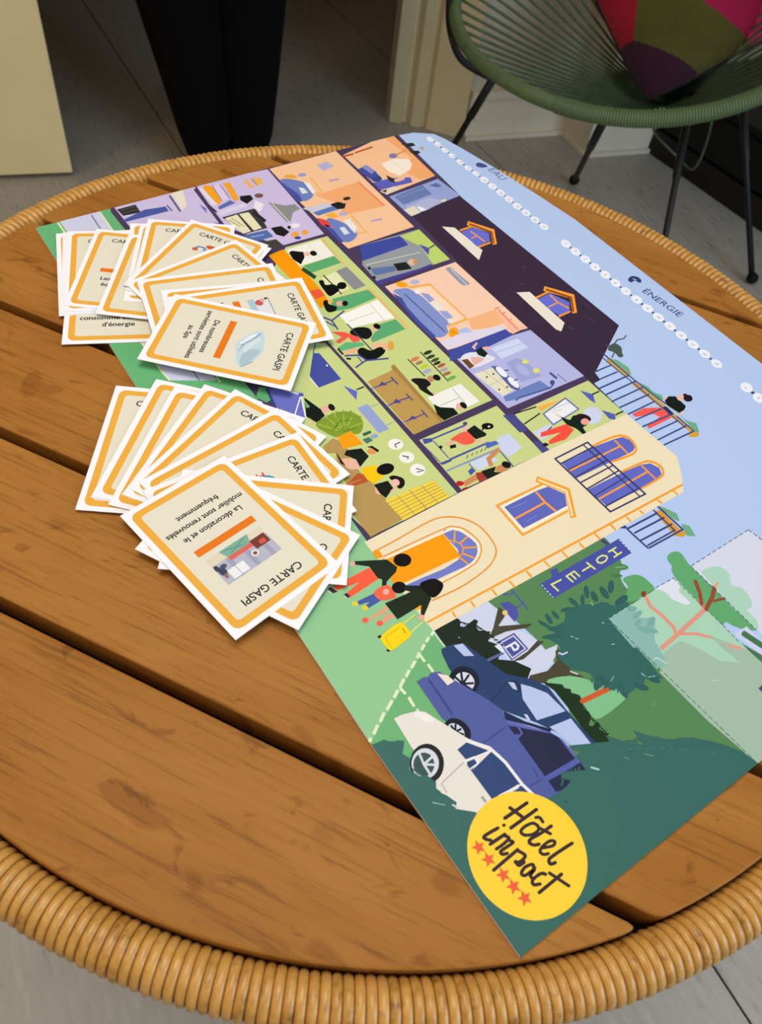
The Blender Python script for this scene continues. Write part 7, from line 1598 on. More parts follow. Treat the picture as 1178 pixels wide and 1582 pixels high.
p 58,38,48 65 5569,226 5571,222 5571,217 5569,212 5564,211 5560,212 5558,216 5558,222 5560,226 5564,227
q 58,38,48 66 5570,269 5579,120 5594,122 5585,271
p 58,38,48 67 5582,278 5585,273 5585,268 5582,263 5578,261 5573,263 5570,267 5570,273 5573,278 5578,279
p 58,38,48 67 5591,128 5594,124 5594,119 5591,114 5587,112 5582,114 5579,118 5579,124 5582,128 5587,130
q 58,38,48 68 5580,259 5587,263 5597,269 5607,274 5613,276 5613,276 5614,275 5615,271 5616,266 5617,261 5617,254 5616,248 5616,243 5614,240 5612,237 5610,234 5608,232 5618,221 5620,223 5623,226 5627,232 5629,238 5630,246 5631,254 5631,263 5630,270 5629,276 5627,283 5622,291 5613,293 5603,290 5591,284 5581,278 5574,274
p 58,38,48 69 5581,274 5584,270 5584,264 5581,260 5577,259 5573,260 5570,264 5570,269 5573,274 5577,275
p 58,38,48 69 5617,233 5620,229 5620,224 5617,220 5613,218 5609,219 5606,224 5606,229 5609,233 5613,234
q 58,38,48 70 5611,221 5616,221 5622,220 5630,221 5639,226 5642,236 5643,247 5643,256 5643,262 5628,261 5628,255 5629,247 5628,239 5628,237 5627,237 5623,237 5617,238 5613,238
p 58,38,48 71 5616,236 5619,232 5619,227 5616,223 5612,221 5608,223 5605,227 5605,232 5608,236 5612,238
p 58,38,48 71 5640,268 5642,264 5642,259 5639,255 5635,253 5631,255 5629,259 5629,264 5631,268 5636,270
q 58,38,48 58 5685,290 5681,292 5676,295 5668,298 5659,295 5653,284 5650,273 5648,260 5647,249 5649,238 5652,228 5656,219 5662,213 5669,210 5677,212 5684,218 5689,228 5690,243 5690,261 5690,276 5687,270 5679,277 5681,268 5685,255 5689,244 5695,239 5702,239 5706,240 5708,241 5705,257 5703,256 5700,255 5700,255 5700,255 5698,261 5695,273 5692,285 5680,299 5676,276 5676,260 5676,243 5675,232 5673,229 5672,228 5670,227 5669,227 5668,230 5665,235 5663,243 5661,250 5662,259 5664,269 5666,278 5668,281 5667,280 5670,279 5675,277 5678,275
p 58,38,48 59 5686,289 5688,285 5688,280 5686,275 5681,274 5677,275 5675,279 5675,285 5678,289 5682,290
p 58,38,48 59 5711,255 5713,251 5713,246 5711,242 5706,240 5702,242 5700,246 5700,251 5703,255 5707,257
q 58,38,48 60 5724,319 5721,316 5716,313 5711,306 5707,297 5705,284 5705,269 5706,254 5708,242 5712,234 5719,229 5727,227 5735,229 5741,236 5746,245 5749,254 5752,259 5739,266 5737,261 5733,253 5730,246 5728,244 5727,244 5725,245 5723,246 5721,249 5720,257 5719,270 5720,283 5721,292 5722,296 5725,299 5729,302 5732,305
p 58,38,48 61 5732,319 5735,314 5735,309 5732,305 5728,303 5724,305 5721,309 5721,314 5724,319 5728,320
p 58,38,48 61 5750,270 5752,265 5752,260 5749,256 5745,254 5741,256 5739,260 5739,265 5741,270 5746,271
q 58,38,48 58 5760,373 5763,236 5778,238 5775,374
p 58,38,48 59 5772,381 5775,377 5774,371 5772,367 5767,365 5763,367 5760,371 5760,377 5763,381 5768,383
p 58,38,48 59 5775,244 5778,240 5777,234 5775,230 5770,228 5766,230 5763,234 5764,240 5766,244 5771,246
q 58,38,48 60 5736,323 5825,363 5821,378 5731,338
p 58,38,48 61 5738,337 5740,333 5740,328 5737,324 5733,323 5729,324 5727,328 5727,333 5730,337 5734,339
p 58,38,48 61 5827,377 5829,373 5829,368 5827,364 5823,363 5819,364 5817,368 5817,373 5819,377 5823,379
p 241,97,62 58 5468,158 5462,134 5437,130 5459,116 5455,91 5475,108 5497,96 5488,120 5505,138 5480,136
p 241,97,62 67 5534,164 5528,140 5503,136 5525,122 5521,97 5540,114 5563,102 5553,126 5571,144 5546,142
p 241,97,62 68 5622,181 5616,156 5591,152 5612,139 5608,114 5628,130 5651,119 5641,142 5659,160 5633,158
p 241,97,62 69 5684,190 5678,165 5653,161 5675,147 5671,122 5691,139 5713,127 5704,151 5721,169 5696,167
p 241,97,62 70 5748,202 5742,177 5717,173 5739,160 5735,135 5754,151 5777,140 5767,163 5785,181 5760,180
"""
cur = None; pr = None; prints = []
for ln in PRINT_DATA.strip().split('\n'):
    if ln[0] == 'N':
        pr = Print(); prints.append((ln[2:], pr)); continue
    tk = ln.split(' '); rgb = tuple(int(q) for q in tk[1].split(','))
    z = BZ + STEP * (1 + int(tk[2])); pts = [tuple(int(q) / 10000 for q in t.split(',')) for t in tk[3:]]
    (pr.strip if ln[0] == 'q' else pr.poly)(pts, rgb, z)
    if pr.v and prints[-1][0] == 'printed_score_track': track = pr
ZT = BZ + STEP * 9
for k in range(2, 16):                       # the third row runs on to the edge of the board
    if 398.1 + 12.25 * k > 585: break
    cx, cy = (398.1 + 12.25 * k) / 1000, 0.3855
    track.poly([(cx + 0.0046 * math.cos(t * PI / 9), cy + 0.0046 * math.sin(t * PI / 9)) for t in range(18)], (240, 243, 252), ZT)
    track.poly([(cx - 0.0061 + 0.0011 * math.cos(t * PI / 5), cy + 0.0011 * math.sin(t * PI / 5)) for t in range(10)], (60, 66, 92), ZT)
for u0, du, cnt, v0 in ((4.4, 11.75, 15, 380.2), (197.3, 12.25, 15, 384.6), (398.1, 12.25, 15, 385.0)):
    for k in range(cnt):
        u = u0 + du * k; v = v0 + (3.2 * k / 14 if u0 < 10 else 0.9 * k / 14)
        if u < 585: put_text(track, str(k + 1), u / 1000, v / 1000 - 0.0011, (60, 60, 80), ZT + STEP * 2, size=0.0034)
put_text(track, 'ÉNERGIE', 0.276, 0.3977, (62, 66, 120), ZT + STEP * 3, width=0.0385, align='LEFT', bold=0.004, rot=0.09)
put_text(track, 'EAU', 0.0715, 0.3968, (90, 100, 150), ZT + STEP * 3, width=0.020, align='LEFT')
for nm, p in prints: p.build(nm, INK_BOARD, gb)

# ---------------------------------------------------------------- cards
CW, CL, CT = 0.0743, 0.1065, 0.0004
def rrect(x0, x1, y0, y1, r, n=4):
    o = []
    for cx, cy, a0 in ((x1 - r, y1 - r, 0), (x0 + r, y1 - r, PI / 2), (x0 + r, y0 + r, PI), (x1 - r, y0 + r, 1.5 * PI)):
        o += [(cx + r * math.cos(a0 + i * PI / 2 / n), cy + r * math.sin(a0 + i * PI / 2 / n)) for i in range(n + 1)]
    return o
mm_ = 0.001
def card_proto():
    root = mesh_obj('game_card', prism([(-CW / 2, -CL / 2), (CW / 2, -CL / 2), (CW / 2, CL / 2), (-CW / 2, CL / 2)], 0.0, CT - 0.00003), M_WHITE)
    p = Print(); p.poly(rrect(-CW / 2 + 3.6 * mm_, CW / 2 - 3.6 * mm_, -CL / 2 + 3.6 * mm_, CL / 2 - 3.6 * mm_, 4.6 * mm_), (236, 174, 66), CT - 0.00003 + STEP)
    p.build('printed_frame', INK_CARD, root)
    p = Print(); p.poly(rrect(-CW / 2 + 8 * mm_, CW / 2 - 8 * mm_, -CL / 2 + 8 * mm_, CL / 2 - 8 * mm_, 2.4 * mm_), (229, 224, 205), CT - 0.00003 + 2 * STEP)
    p.build('printed_panel', INK_CARD, root)
    p = Print(); put_text(p, 'CARTE GASPI', 0, 0.0360, (30, 28, 28), CT - 0.00003 + 3 * STEP, width=0.0410, bold=0.014); p.build('printed_title', INK_CARD, root)
    return root
ZC3 = CT - 0.00003 + 3 * STEP
def bar(root):
    p = Print(); p.poly([(-0.0205, -0.0060), (0.0205, -0.0060), (0.0205, -0.0010), (-0.0205, -0.0010)], (232, 122, 26), ZC3); p.build('printed_bar', INK_CARD, root)
def caption(root, lines, y=-0.0165, step=0.0076, wide=0.0022):
    p = Print()
    sz = min(0.0062, 0.053 / max(glyph_width(t, 0.022) for t in lines))
    for i, t in enumerate(lines): put_text(p, t, 0, y - i * step, (28, 24, 24), ZC3, size=sz, bold=0.022)
    p.build('printed_caption', INK_CARD, root)
def picture(root, shapes, soft=False):
    p = Print()
    for i, (rgb, pts) in enumerate(shapes):
        if soft: pts = [(q.x, q.y) for q in catmull([(x, y, 0) for x, y in pts], 3, True)]
        p.poly([(x * mm_, y * mm_) for x, y in pts], rgb, ZC3 + STEP * i)
    p.build('printed_picture', INK_CARD, root)
def disc(cx, cy, rx, ry, n=16): return [(cx + rx * math.cos(i * 2 * PI / n), cy + ry * math.sin(i * 2 * PI / n)) for i in range(n)]
ROOM = [((226, 214, 190), [(-19, 3), (19, 3), (19, 12), (-19, 12)]), ((182, 184, 200), [(-19, 9), (19, 9), (19, 24), (-19, 24)]),
        ((160, 164, 190), [(-15, 9), (-12, 9), (-12, 24), (-15, 24)]), ((160, 164, 190), [(-4, 9), (-1, 9), (-1, 24), (-4, 24)]), ((160, 164, 190), [(7, 9), (10, 9), (10, 24), (7, 24)]),
        ((126, 176, 158), [(-10, 3), (10, 3), (8, 9), (-8, 9)]), ((90, 146, 128), [(-8, 4), (-6, 4), (6, 8), (4, 8)]), ((90, 146, 128), [(8, 4), (6, 4), (-6, 8), (-4, 8)]),
        ((222, 104, 88), [(-10, 9), (8, 9), (8, 12), (-10, 12)]), ((122, 58, 50), [(-18, 8), (-8, 8), (-8, 15), (-18, 15)]), ((214, 90, 80), [(-16, 11), (-12, 11), (-12, 14), (-16, 14)]),
        ((238, 238, 242), [(3, 16), (14, 16), (14, 23), (3, 23)]), ((150, 152, 170), [(8.3, 16), (8.7, 16), (8.7, 23), (8.3, 23)]), ((236, 232, 228), disc(-5.5, 16.5, 2.4, 2.2)), ((120, 80, 80), disc(-5.5, 16.5, 1.3, 1.2)),
        ((66, 70, 96), disc(16, 15, 2.2, 3.0)), ((80, 84, 110), disc(13.8, 12.4, 2.2, 1.6)), ((60, 66, 88), disc(17.5, 11.5, 1.4, 2.4)), ((150, 110, 100), [(15, 17), (17.4, 17), (17, 20), (15.4, 20)])]
TOWEL = [((196, 217, 224), [(0.5, 5), (-14, 13.5), (-15.5, 20), (-8, 22.5), (-1, 24), (5, 25), (17, 20.5), (24, 14), (18, 9.5), (9, 7)]),
         ((172, 197, 207), [(6, 15), (13, 12), (21, 13), (22, 15.5), (14, 20.5), (4, 23)]), ((228, 238, 241), [(-11, 13), (-3, 8.5), (1, 7), (2, 9), (-6, 14), (-12, 17.5)]),
         ((120, 146, 176), [(-13, 17.6), (-6, 14.2), (2.2, 8.6), (2.6, 9.4), (-5.6, 15), (-12.8, 18.5)]), ((214, 229, 233), [(-8, 18.5), (0, 13), (8, 11.5), (8, 14), (0, 17), (-6, 20.5)]),
         ((150, 176, 192), [(17, 20.2), (23.6, 14.4), (24, 15.4), (17.6, 21.2)]), ((158, 184, 198), [(-1, 10.5), (8, 8.4), (8.2, 9.0), (-0.6, 11.3)])]
SHOWER = [((225, 226, 230), [(-20, 5), (2, 5), (2, 21), (-20, 21)]), ((172, 200, 216), [(-20, 5), (2, 5), (2, 10), (-20, 10)]), ((120, 124, 140), [(-20, 20.4), (6, 20.4), (6, 21), (-20, 21)]),
          ((206, 90, 90), disc(-15, 13, 3.4, 3.0)), ((226, 170, 150), disc(-17.5, 16, 2.0, 1.8)), ((40, 36, 44), disc(-19, 19, 1.2, 1.2)), ((190, 210, 220), [(2, 6), (14, 6), (14, 16), (2, 16)])]
POOL = [((222, 196, 120), disc(15, 13, 6.8, 9.4)), ((66, 152, 190), disc(13.5, 13, 6.2, 8.8)), ((110, 184, 210), disc(12, 11, 3.0, 4.0)), ((206, 74, 80), [(5, 12), (11, 12), (11, 13), (5, 13)]), ((206, 74, 80), [(5, 16), (11, 16), (11, 17), (5, 17)]),
        ((206, 74, 80), [(7, 12), (7.8, 12), (7.8, 17), (7, 17)]), ((90, 60, 110), [(9.4, 12), (10, 12), (10, 17), (9.4, 17)])]
POOL = [(c, [(x - 22, y) for x, y in q]) for c, q in POOL]
LAMP = [((208, 92, 44), disc(-2, 25, 5.0, 2.6)), ((110, 150, 190), disc(-9, 20, 5.0, 3.0)), ((206, 92, 60), disc(-13, 17, 2.6, 2.2)), ((236, 232, 226), disc(-9, 19, 2.6, 1.8))]
CARDS = [('c1', -0.20899, 0.06312, 0.3127, 0.0019, 0.985), ('c2', -0.22732, 0.08876, 0.3982, 0.0023, 0.94), ('c3', -0.22445, 0.08977, 0.3655, 0.0027, 0.93), ('c4', -0.22282, 0.09075, 0.3356, 0.0031, 0.92), ('c5', -0.21315, 0.09119, 0.116, 0.0035, 0.9), ('c8', -0.183, 0.11176, 0.2902, 0.0039, 0.92), ('c6', -0.1868, 0.08864, 0.0965, 0.0043, 0.93), ('c9', -0.17886, 0.10875, 0.1983, 0.0047, 0.92), ('c10', -0.1759, 0.11499, 0.1749, 0.0051, 0.92), ('c11b', -0.16014, 0.10618, -0.224, 0.0055, 0.92), ('c11', -0.16371, 0.1098, -0.2385, 0.0059, 0.92), ('c12', -0.14944, 0.08832, -0.688, 0.0063, 0.93), ('c13', -0.1386, 0.07007, -1.0753, 0.0067, 0.96), ('c13c', -0.11879, 0.05829, -1.15, 0.0071, 0.96), ('c14', -0.11267, 0.05555, -1.053, 0.0075, 0.985), ('c16', -0.11843, 0.0287, 4.6675, 0.0079, 0.985), ('d1', -0.13811, -0.07435, 0.1181, 0.0019, 0.97), ('d2b', -0.12396, -0.07003, -0.051, 0.0023, 0.97), ('d2', -0.12338, -0.06915, -0.0514, 0.0027, 0.97), ('d3', -0.11116, -0.07445, -0.074, 0.0031, 0.97), ('d4', -0.10002, -0.0714, -0.2025, 0.0035, 0.97), ('d5', -0.09099, -0.075, -0.3945, 0.0039, 0.97), ('d6', -0.07851, -0.08688, -0.6849, 0.0043, 0.97), ('d7', -0.07206, -0.10381, -0.8605, 0.0047, 0.97), ('d8', -0.06188, -0.12008, -1.4685, 0.0051, 0.97), ('d9', -0.06504, -0.13341, -1.8878, 0.0055, 0.97), ('A', -0.07668, -0.1349, 4.0528, 0.0059, 0.985)]
LABELS = {
 'c1': 'bottom card of the far fan, its printed line about energy showing below the pile',
 'c2': 'leftmost card of the upright pile at the back left, only its yellow left edge showing',
 'c3': 'second card from the left in the back left pile, mostly covered',
 'c4': 'third card from the left in the back left pile, top edge behind the tilted card',
 'c5': 'top card of the back left pile, tilted right with a small orange bar showing',
 'c6': 'tilted card lying just right of the back left pile, long left yellow edge showing',
 'c8': 'short upright card glimpsed between the back left pile and the far fan',
 'c9': 'thin upright sliver of card left of the small orange and blue picture',
 'c10': 'upright card standing out just behind the card with the orange and blue picture',
 'c11b': 'card peeking out as one white and yellow corner beside the printed kitchen',
 'c11': 'far fan card with a small orange and blue picture under its title',
 'c12': 'far fan card lying directly over the one with the orange and blue picture',
 'c13': 'wide far fan card whose short left yellow end lies over the back pile',
 'c13c': 'card almost hidden between two far fan cards, one short yellow strip showing',
 'c14': 'far fan card with a shower picture, second from its top',
 'c16': 'topmost card of the far fan, with a folded pale blue towel picture',
 'd1': 'leftmost card of the near fan, nearly upright and partly on bare wood',
 'd2b': 'card under the second visible card from the left of the near fan',
 'd2': 'second visible card from the left in the near fan',
 'd3': 'third visible card from the left in the near fan, with a thin white border',
 'd4': 'fourth visible card from the left in the near fan',
 'd5': 'fifth visible card from the left in the near fan, start of its title showing',
 'd6': 'near fan card directly above the pool picture card',
 'd7': 'near fan card with a small blue pool picture and red ladder',
 'd8': 'near fan card pointing right, its title end beside the printed wooden desk',
 'd9': 'card directly beneath the topmost near fan card, one corner over the printed lawn',
 'A': 'topmost card of the near fan, with a furnished room picture about decor',
}
def dup(root):
    r = root.copy(); COL.objects.link(r)
    for ch in list(root.children):
        c = ch.copy(); COL.objects.link(c); c.parent = r
    return r
proto = card_proto(); first = True
for nm, x, y, th, z, sc in CARDS:
    if first: o = proto; first = False
    else: o = dup(base)
    if o is proto: base = o
    o.location = (x, y, TOP + z); o.rotation_euler = (0, 0, th); o.scale = (sc, sc, 1)
    tag(o, LABELS[nm], 'card', 'cards of the far fan' if nm[0] == 'c' else 'cards of the near fan')
    o['k'] = nm
byk = {o['k']: o for o in COL.objects if 'k' in o}
bar(byk['A']); picture(byk['A'], ROOM); caption(byk['A'], ['La décoration et le', 'mobilier sont renouvelés', 'fréquemment'])
bar(byk['c16']); picture(byk['c16'], TOWEL, True); caption(byk['c16'], ['De nombreuses', 'serviettes sont utilisées', 'au Spa'])
bar(byk['c14']); picture(byk['c14'], SHOWER); caption(byk['c14'], ['Les douches sont', 'peu économes'])
picture(byk['d7'], POOL); bar(byk['d7'])
picture(byk['c11'], LAMP)
bar(byk['c5']); caption(byk['c5'], ['Les nombreux', 'équipements'])
caption(byk['c1'], ['chauffage', 'consomme beaucoup', "d'énergie"], y=-0.0200)
for nm in ('c13', 'c12'): caption(byk[nm], ['plusieurs lits', 'par semaine'])
for o in byk.values(): del o['k']

# ---------------------------------------------------------------- woven lounge chair
ch = empty('lounge_chair', (0.373, 1.540, 0))
tag(ch, 'green woven cord lounge chair with black steel legs behind the table', 'chair')
RQ = (0.373, 1.540, -2.326, 0.408, 0.394, 0.441, 0.365, 1.306)
cfd = Vector((math.cos(RQ[2]), math.sin(RQ[2]), 0)); clt = Vector((-cfd.y, cfd.x, 0))
O3 = Vector((RQ[0], RQ[1], 0))
def rimp(t, k=1.0):
    s = (1 - math.cos(t)) / 2
    return cfd * (math.cos(t) * RQ[4] * k) + clt * (math.sin(t) * RQ[3] * k) + Vector((0, 0, RQ[5] + RQ[6] * s ** RQ[7]))
mesh_obj('rim', tube([rimp(t * 2 * PI / 120) for t in range(120)], 0.0142, 14, True), M_RIM, ch, True)
bmw = bmesh.new()
for i in range(10):
    for q in range(6):
        pass
ringv = []
for i in range(14):
    a = i * 2 * PI / 14; ringv.append([bmw.verts.new(((0.0143 + 0.0020 * math.cos(b)) * math.cos(a), (0.0143 + 0.0020 * math.cos(b)) * math.sin(a), 0.0027 * math.sin(b))) for b in [q * PI / 3 for q in range(6)]])
for i in range(14):
    for q in range(6): bmw.faces.new((ringv[i][q], ringv[i][(q + 1) % 6], ringv[(i + 1) % 14][(q + 1) % 6], ringv[(i + 1) % 14][q]))
bmesh.ops.recalc_face_normals(bmw, faces=bmw.faces)
wme = None
NCW = 84
for i in range(NCW):                         # single turns of cord show on the rim's near right part
    t = 0.30 + i * 0.0128
    p = rimp(t); tg = (rimp(t + 0.01) - rimp(t - 0.01)).normalized()
    if wme is None: o = mesh_obj('cord_wrap', bmw, M_RIM, ch, True); wme = o.data
    else: o = obj('cord_wrap', wme, None, ch)
    o.matrix_local = Matrix.Translation(p) @ tg.to_track_quat('Z', 'Y').to_matrix().to_4x4()
hub = Vector((0.512, 1.717, 0.28)) - O3
hubn = (cfd * 0.35 + Vector((0, 0, 0.94))).normalized()
hu = (clt - hubn * clt.dot(hubn)).normalized(); hv = hubn.cross(hu)
mesh_obj('hub_ring', tube([hub + (hu * math.cos(a) * 0.030 + hv * math.sin(a) * 0.022) for a in [k * PI / 12 for k in range(24)]], 0.006, 8, True), M_CORD, ch, True)
mesh_obj('hub_filler', sphere(hub - Vector((0, 0, 0.002)), 0.030, None, (1, 0.85, 0.22)), M_CORD, ch, True)  # added filler disc, keeps bright floor from showing through the hub
NC = 66
for i in range(NC):
    t = (i + 0.5) * 2 * PI / NC
    p = rimp(t, 0.985); dirv = p - hub
    a = math.atan2(dirv.dot(hv), dirv.dot(hu))
    q = hub + hu * math.cos(a) * 0.030 + hv * math.sin(a) * 0.022
    mid = (p * 0.5 + q * 0.5) - Vector((0, 0, 0.012))
    mesh_obj('cord', tube(catmull([p, mid, q], 3), 0.0031, 6), M_CORD, ch, True)
def chair_leg(foot, top):
    f = Vector(foot) - O3; t = Vector(top) - O3
    k = f + (t - f) * 0.62
    l = mesh_obj('leg', tube([f, k, k + (t - k) * 0.02, t], [0.0075, 0.0075, 0.0098, 0.0098], 10), M_BLACK, ch, True)
    mesh_obj('foot_cap', sphere(f + Vector((0, 0, 0.002)), 0.0145, None, (1, 1, 0.95)), M_RUBBER, l, True)
def ext(a, b, k): return Vector(a) + (Vector(b) - Vector(a)) * k
L1, L2, L3, L4 = (-0.022, 1.571, 0.0145), (0.374, 1.756, 0.0145), (0.822, 1.422, 0.0145), (0.538, 1.165, 0.0145)
T1, T2, T3, T4 = (0.090, 1.560, 0.325), (0.335, 1.420, 0.302), (0.712, 1.663, 0.28), (0.556, 1.555, 0.28)
chair_leg(L1, ext(L1, T1, 1.06)); chair_leg(L2, ext(L2, T2, 1.15)); chair_leg(L3, ext(L3, T3, 1.2)); chair_leg(L4, ext(L4, T4, 1.2))
rod = [Vector(p) - O3 for p in ((-0.045, 1.56, 0.52), (-0.036, 1.489, 0.46), (-0.018, 1.434, 0.43), (0.005, 1.428, 0.40), (0.041, 1.434, 0.38), (0.085, 1.443, 0.366), (0.10, 1.55, 0.33))]
mesh_obj('frame_rod', tube(catmull(rod, 6), 0.0075, 10), M_BLACK, ch, True)
lc = [Vector(p) - O3 for p in ((0.555, 1.39, 0.375), (0.606, 1.531, 0.28), (0.62, 1.566, 0.21), (0.614, 1.583, 0.18), (0.583, 1.608, 0.19), (0.497, 1.58, 0.25), (0.47, 1.50, 0.31))]
mesh_obj('loose_cord', tube(catmull(lc, 6), 0.0028, 8), M_CORD, ch, True)

# ---------------------------------------------------------------- patchwork cushion on the chair
def velvet(name, rgb):
    m = noisy(name, [(0.3, tuple(int(c * 0.85) for c in rgb)), (0.7, rgb)], 9.0, 0.75, 0.2)
    b = m.node_tree.nodes['Principled BSDF']; b.inputs['Sheen Weight'].default_value = 0.25; b.inputs['Sheen Roughness'].default_value = 0.5
    return m
cn = Vector((math.cos(-1.9) * math.cos(0.8), math.sin(-1.9) * math.cos(0.8), math.sin(0.8)))
E1 = Vector((-0.137, 0.215, 0.150)); E2 = Vector((0.240, 0.047, 0.145))
P0 = Vector((0.44726, 1.57436, 0.30382)); E1 = Vector((-0.54718, 0.69479, 0.46675)); E2 = Vector((0.80614, 0.28740, 0.51725)); cn = Vector((-0.22524, -0.65929, 0.71736))
cu = empty('patchwork_cushion', P0)
tag(cu, 'patchwork cushion of red, olive, plum and pink panels leaning in the green chair', 'cushion')
SZ = 0.36; G = 110
def pil(u, v, s):
    a = abs(2 * u - 1); b = abs(2 * v - 1)
    h = 0.062 * ((1 - a ** 2.6) * (1 - b ** 2.6)) ** 0.55
    pin = 0.022
    uu = u + (0.5 - u) * pin * 2 * (1 - b * b) ; vv = v + (0.5 - v) * pin * 2 * (1 - a * a)
    rc = 1 - 0.10 * a ** 3 * b ** 3
    uu = 0.5 + (uu - 0.5) * rc; vv = 0.5 + (vv - 0.5) * rc
    wr = 0.002 * math.sin(13 * u + 5 * v) * (1 - a) * (1 - b)
    return E1 * (uu * SZ) + E2 * (vv * SZ) + cn * (s * (h + wr) + 0.0)
def side(u, v, a, b): return (b[0] - a[0]) * (v - a[1]) - (b[1] - a[1]) * (u - a[0])
def patch_of(u, v):
    # u runs along the left edge, v along the right edge, both from the bottom corner
    k1, k2, k3, k4, k5, k6 = KNOTS
    if side(u, v, k1, k2) < 0 and side(u, v, k2, k3) < 0 and v < k3[1] + 0.05: return 'red_panel'
    if side(u, v, k5, k6) < 0: return 'pink_panel'
    if side(u, v, k2, k4) > 0 or (u < k2[0] + 0.1 and v < k2[1]): return 'plum_panel'
    return 'olive_panel'
KNOTS = [(0.457, -0.114), (0.389, 0.076), (0.548, 0.167), (-0.094, 0.442), (0.307, 0.552), (-0.006, 0.718)]
PCOL = {'red_panel': (176, 8, 44), 'olive_panel': (92, 88, 32), 'plum_panel': (58, 15, 40), 'pink_panel': (190, 18, 80)}
bms = {}
for s in (1, -1):
    for i in range(G):
        for j in range(G):
            nm = patch_of((i + 0.5) / G, (j + 0.5) / G) if s > 0 else 'back_panel'
            bms.setdefault(nm, []).append((i, j, s))
for nm, cells in bms.items():
    b = bmesh.new(); vm = {}
    for i, j, s in cells:
        q = []
        for di, dj in ((0, 0), (1, 0), (1, 1), (0, 1)):
            k = (i + di, j + dj)
            if k not in vm: vm[k] = b.verts.new(pil(k[0] / G, k[1] / G, s))
            q.append(vm[k])
        b.faces.new(q if s > 0 else q[::-1])
    bmesh.ops.recalc_face_normals(b, faces=b.faces) if False else None
    mesh_obj(nm, b, velvet(nm + '_velvet', PCOL.get(nm, (60, 16, 40))), cu, True)
mesh_obj('piping', tube([pil(*k, 1) for k in [(i / 24, 0) for i in range(24)] + [(1, i / 24) for i in range(24)] + [(1 - i / 24, 1) for i in range(24)] + [(0, 1 - i / 24) for i in range(24)]], 0.003, 6, True), velvet('piping_velvet', (40, 12, 26)), cu, True)

# ---------------------------------------------------------------- person standing in the doorway
M_SKIN = mat('skin', (190, 140, 112), 0.6, 0.3); M_BLACKCLOTH = noisy('black_cotton', [(0.3, (6, 6, 7)), (0.7, (9, 9, 10))], 40.0, 0.95, 0.1)
M_HAIR = mat('dark_brown_hair', (30, 22, 18), 0.6, 0.3)
pe = empty('person', (-0.545, 1.52, 0), math.atan2(0.094, 0.186))
tag(pe, 'person in loose black trousers standing in the dim doorway', 'person')
def skin_mesh(name, pts, edges, rad, m, parent, sub=2):
    me = bpy.data.meshes.new(name); me.from_pydata(pts, edges, []); o = obj(name, me, m, parent)
    sk = o.modifiers.new('skin', 'SKIN'); ly = me.skin_vertices[0].data
    for i, r in enumerate(rad): ly[i].radius = (r, r) if not isinstance(r, tuple) else r
    for i in range(len(pts)): ly[i].use_root = (i == 0)
    sk.use_smooth_shade = True
    ss = o.modifiers.new('sub', 'SUBSURF'); ss.levels = sub; ss.render_levels = sub
    return o
P = []; E = []; Rd = []
def add(p, r, par=None):
    P.append(p); Rd.append(r)
    if par is not None: E.append((par, len(P) - 1))
    return len(P) - 1
pel = add((0, 0, 0.95), 0.13); wst = add((0, 0, 1.10), 0.115, pel); che = add((0, 0.0, 1.30), 0.13, wst); nk0 = add((0, 0, 1.44), 0.06, che); nk1 = add((0, -0.01, 1.51), 0.05, nk0)
h0 = add((0, -0.03, 1.555), 0.070, nk1); h1 = add((0, -0.02, 1.62), 0.094, h0); h2 = add((0, -0.015, 1.68), 0.082, h1)
nose = add((0, -0.118, 1.605), 0.012, h1)
for sd in (-1, 1):
    add((sd * 0.098, -0.015, 1.62), 0.013, h1)
    hip = add((sd * 0.085, 0, 0.90), 0.095, pel); kn = add((sd * 0.08, -0.01, 0.50), 0.058, hip); an = add((sd * 0.062, 0.01, 0.09), 0.034, kn)
    he = add((sd * 0.062, 0.0, 0.045), 0.034, an); add((sd * 0.066, -0.13, 0.030), 0.030, he)
    sh = add((sd * 0.17, 0, 1.39), 0.055, che); el = add((sd * 0.21, 0.02, 1.10), 0.038, sh); wr = add((sd * 0.215, -0.03, 0.86), 0.026, el)
    pm = add((sd * 0.215, -0.04, 0.80), 0.028, wr)
    for q in range(4):
        f0 = add((sd * 0.212, -0.070 + q * 0.020, 0.765), 0.0095, pm); f1 = add((sd * 0.206, -0.072 + q * 0.020, 0.735), 0.0085, f0)
        add((sd * 0.196, -0.070 + q * 0.020, 0.708 + (0.008 if q in (0, 3) else 0)), 0.0075, f1)
    t0 = add((sd * 0.205, -0.078, 0.805), 0.011, wr); add((sd * 0.198, -0.092, 0.772), 0.009, t0)
skin_mesh('body', P, E, Rd, M_SKIN, pe, 1)
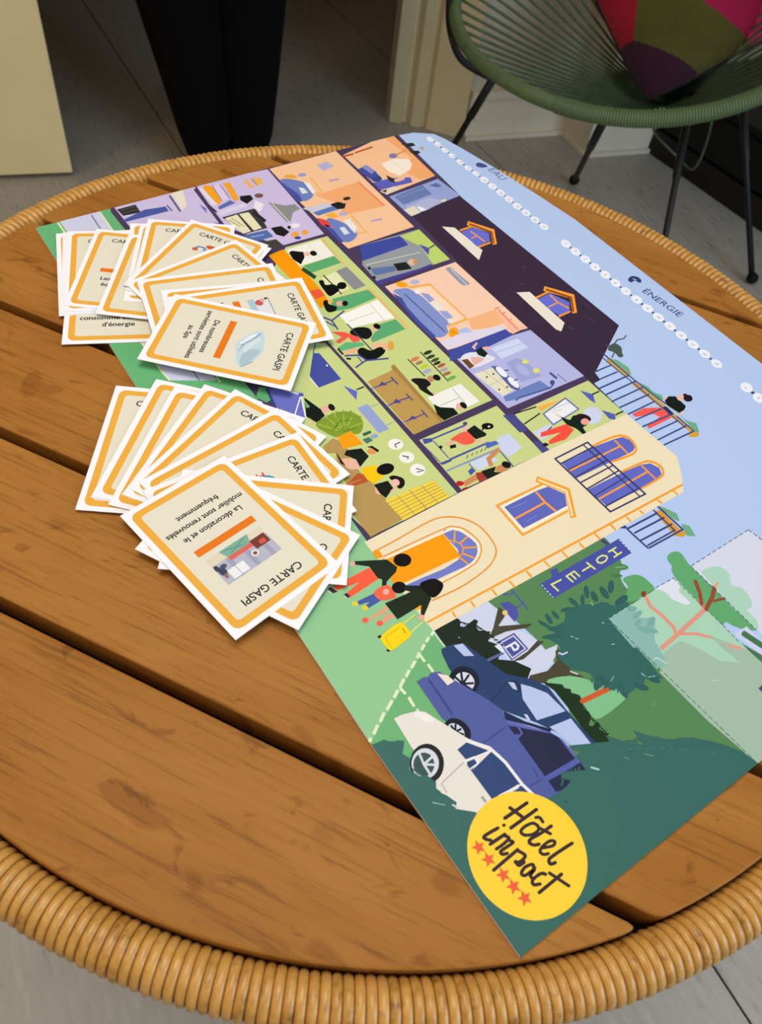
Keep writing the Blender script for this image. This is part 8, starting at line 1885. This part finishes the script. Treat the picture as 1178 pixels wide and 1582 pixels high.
# trousers: loose, gathered at the hem
def loft(rings, n=28):
    bm = bmesh.new(); rr = []
    for (cx, cy, z, rx, ry) in rings:
        rr.append([bm.verts.new((cx + rx * math.cos(k * 2 * PI / n) * (1 + 0.03 * math.sin(5 * k * 2 * PI / n)), cy + ry * math.sin(k * 2 * PI / n) * (1 + 0.03 * math.cos(7 * k * 2 * PI / n)), z)) for k in range(n)])
    for a, b in zip(rr, rr[1:]):
        for k in range(n): bm.faces.new((a[k], a[(k + 1) % n], b[(k + 1) % n], b[k]))
    bm.faces.new(rr[0][::-1]); bm.faces.new(rr[-1])
    return bm
tr = loft([(0.0, 0, 1.08, 0.152, 0.130), (0.0, 0, 1.00, 0.178, 0.150), (0.0, 0, 0.90, 0.194, 0.162), (-0.002, 0, 0.80, 0.190, 0.158), (-0.002, 0, 0.74, 0.160, 0.130)])
for sd in (-1, 1):
    lg = loft([(sd * 0.092, 0, 0.86, 0.098, 0.150), (sd * 0.090 - 0.006, 0, 0.72, 0.104, 0.146), (sd * 0.080 - 0.012, 0, 0.56, 0.106, 0.138), (sd * 0.072 - 0.015, 0, 0.42, 0.096, 0.125), (sd * 0.058 - 0.002, 0, 0.22, 0.078, 0.098),
               (sd * 0.052 + 0.004, 0, 0.11, 0.066, 0.080), (sd * 0.048 + 0.004, 0, 0.05, 0.052, 0.064), (sd * 0.046 + 0.004, 0, 0.035, 0.038, 0.052)])
    me = bpy.data.meshes.new('tmp'); lg.to_mesh(me); lg.free(); tr.from_mesh(me); bpy.data.meshes.remove(me)
mesh_obj('trousers', tr, M_BLACKCLOTH, pe, True)
mesh_obj('jumper', loft([(0, 0, 1.0, 0.165, 0.145), (0, 0, 1.12, 0.150, 0.13), (0, 0, 1.28, 0.180, 0.150), (0, 0, 1.37, 0.205, 0.125), (0, 0, 1.43, 0.165, 0.098), (0, 0, 1.475, 0.085, 0.078), (0, -0.004, 1.49, 0.066, 0.066)]), M_BLACKCLOTH, pe, True)
for sd in (-1, 1):
    mesh_obj('sleeve', tube([(sd * 0.11, 0, 1.405), (sd * 0.195, 0.003, 1.36), (sd * 0.214, 0.02, 1.10), (sd * 0.217, -0.022, 0.90)], [0.066, 0.074, 0.054, 0.042], 14), M_BLACKCLOTH, pe, True)
    mesh_obj('eye', sphere((sd * 0.032, -0.098, 1.635), 0.009), M_WHITE, pe, True)
mesh_obj('mouth', sphere((0, -0.098, 1.566), 0.018, None, (1, 0.4, 0.3)), mat('lips', (160, 90, 80)), pe, True)
mesh_obj('hair', sphere((0, 0.022, 1.672), 0.108, None, (0.96, 1.0, 0.92), 24, 16), M_HAIR, pe, True)
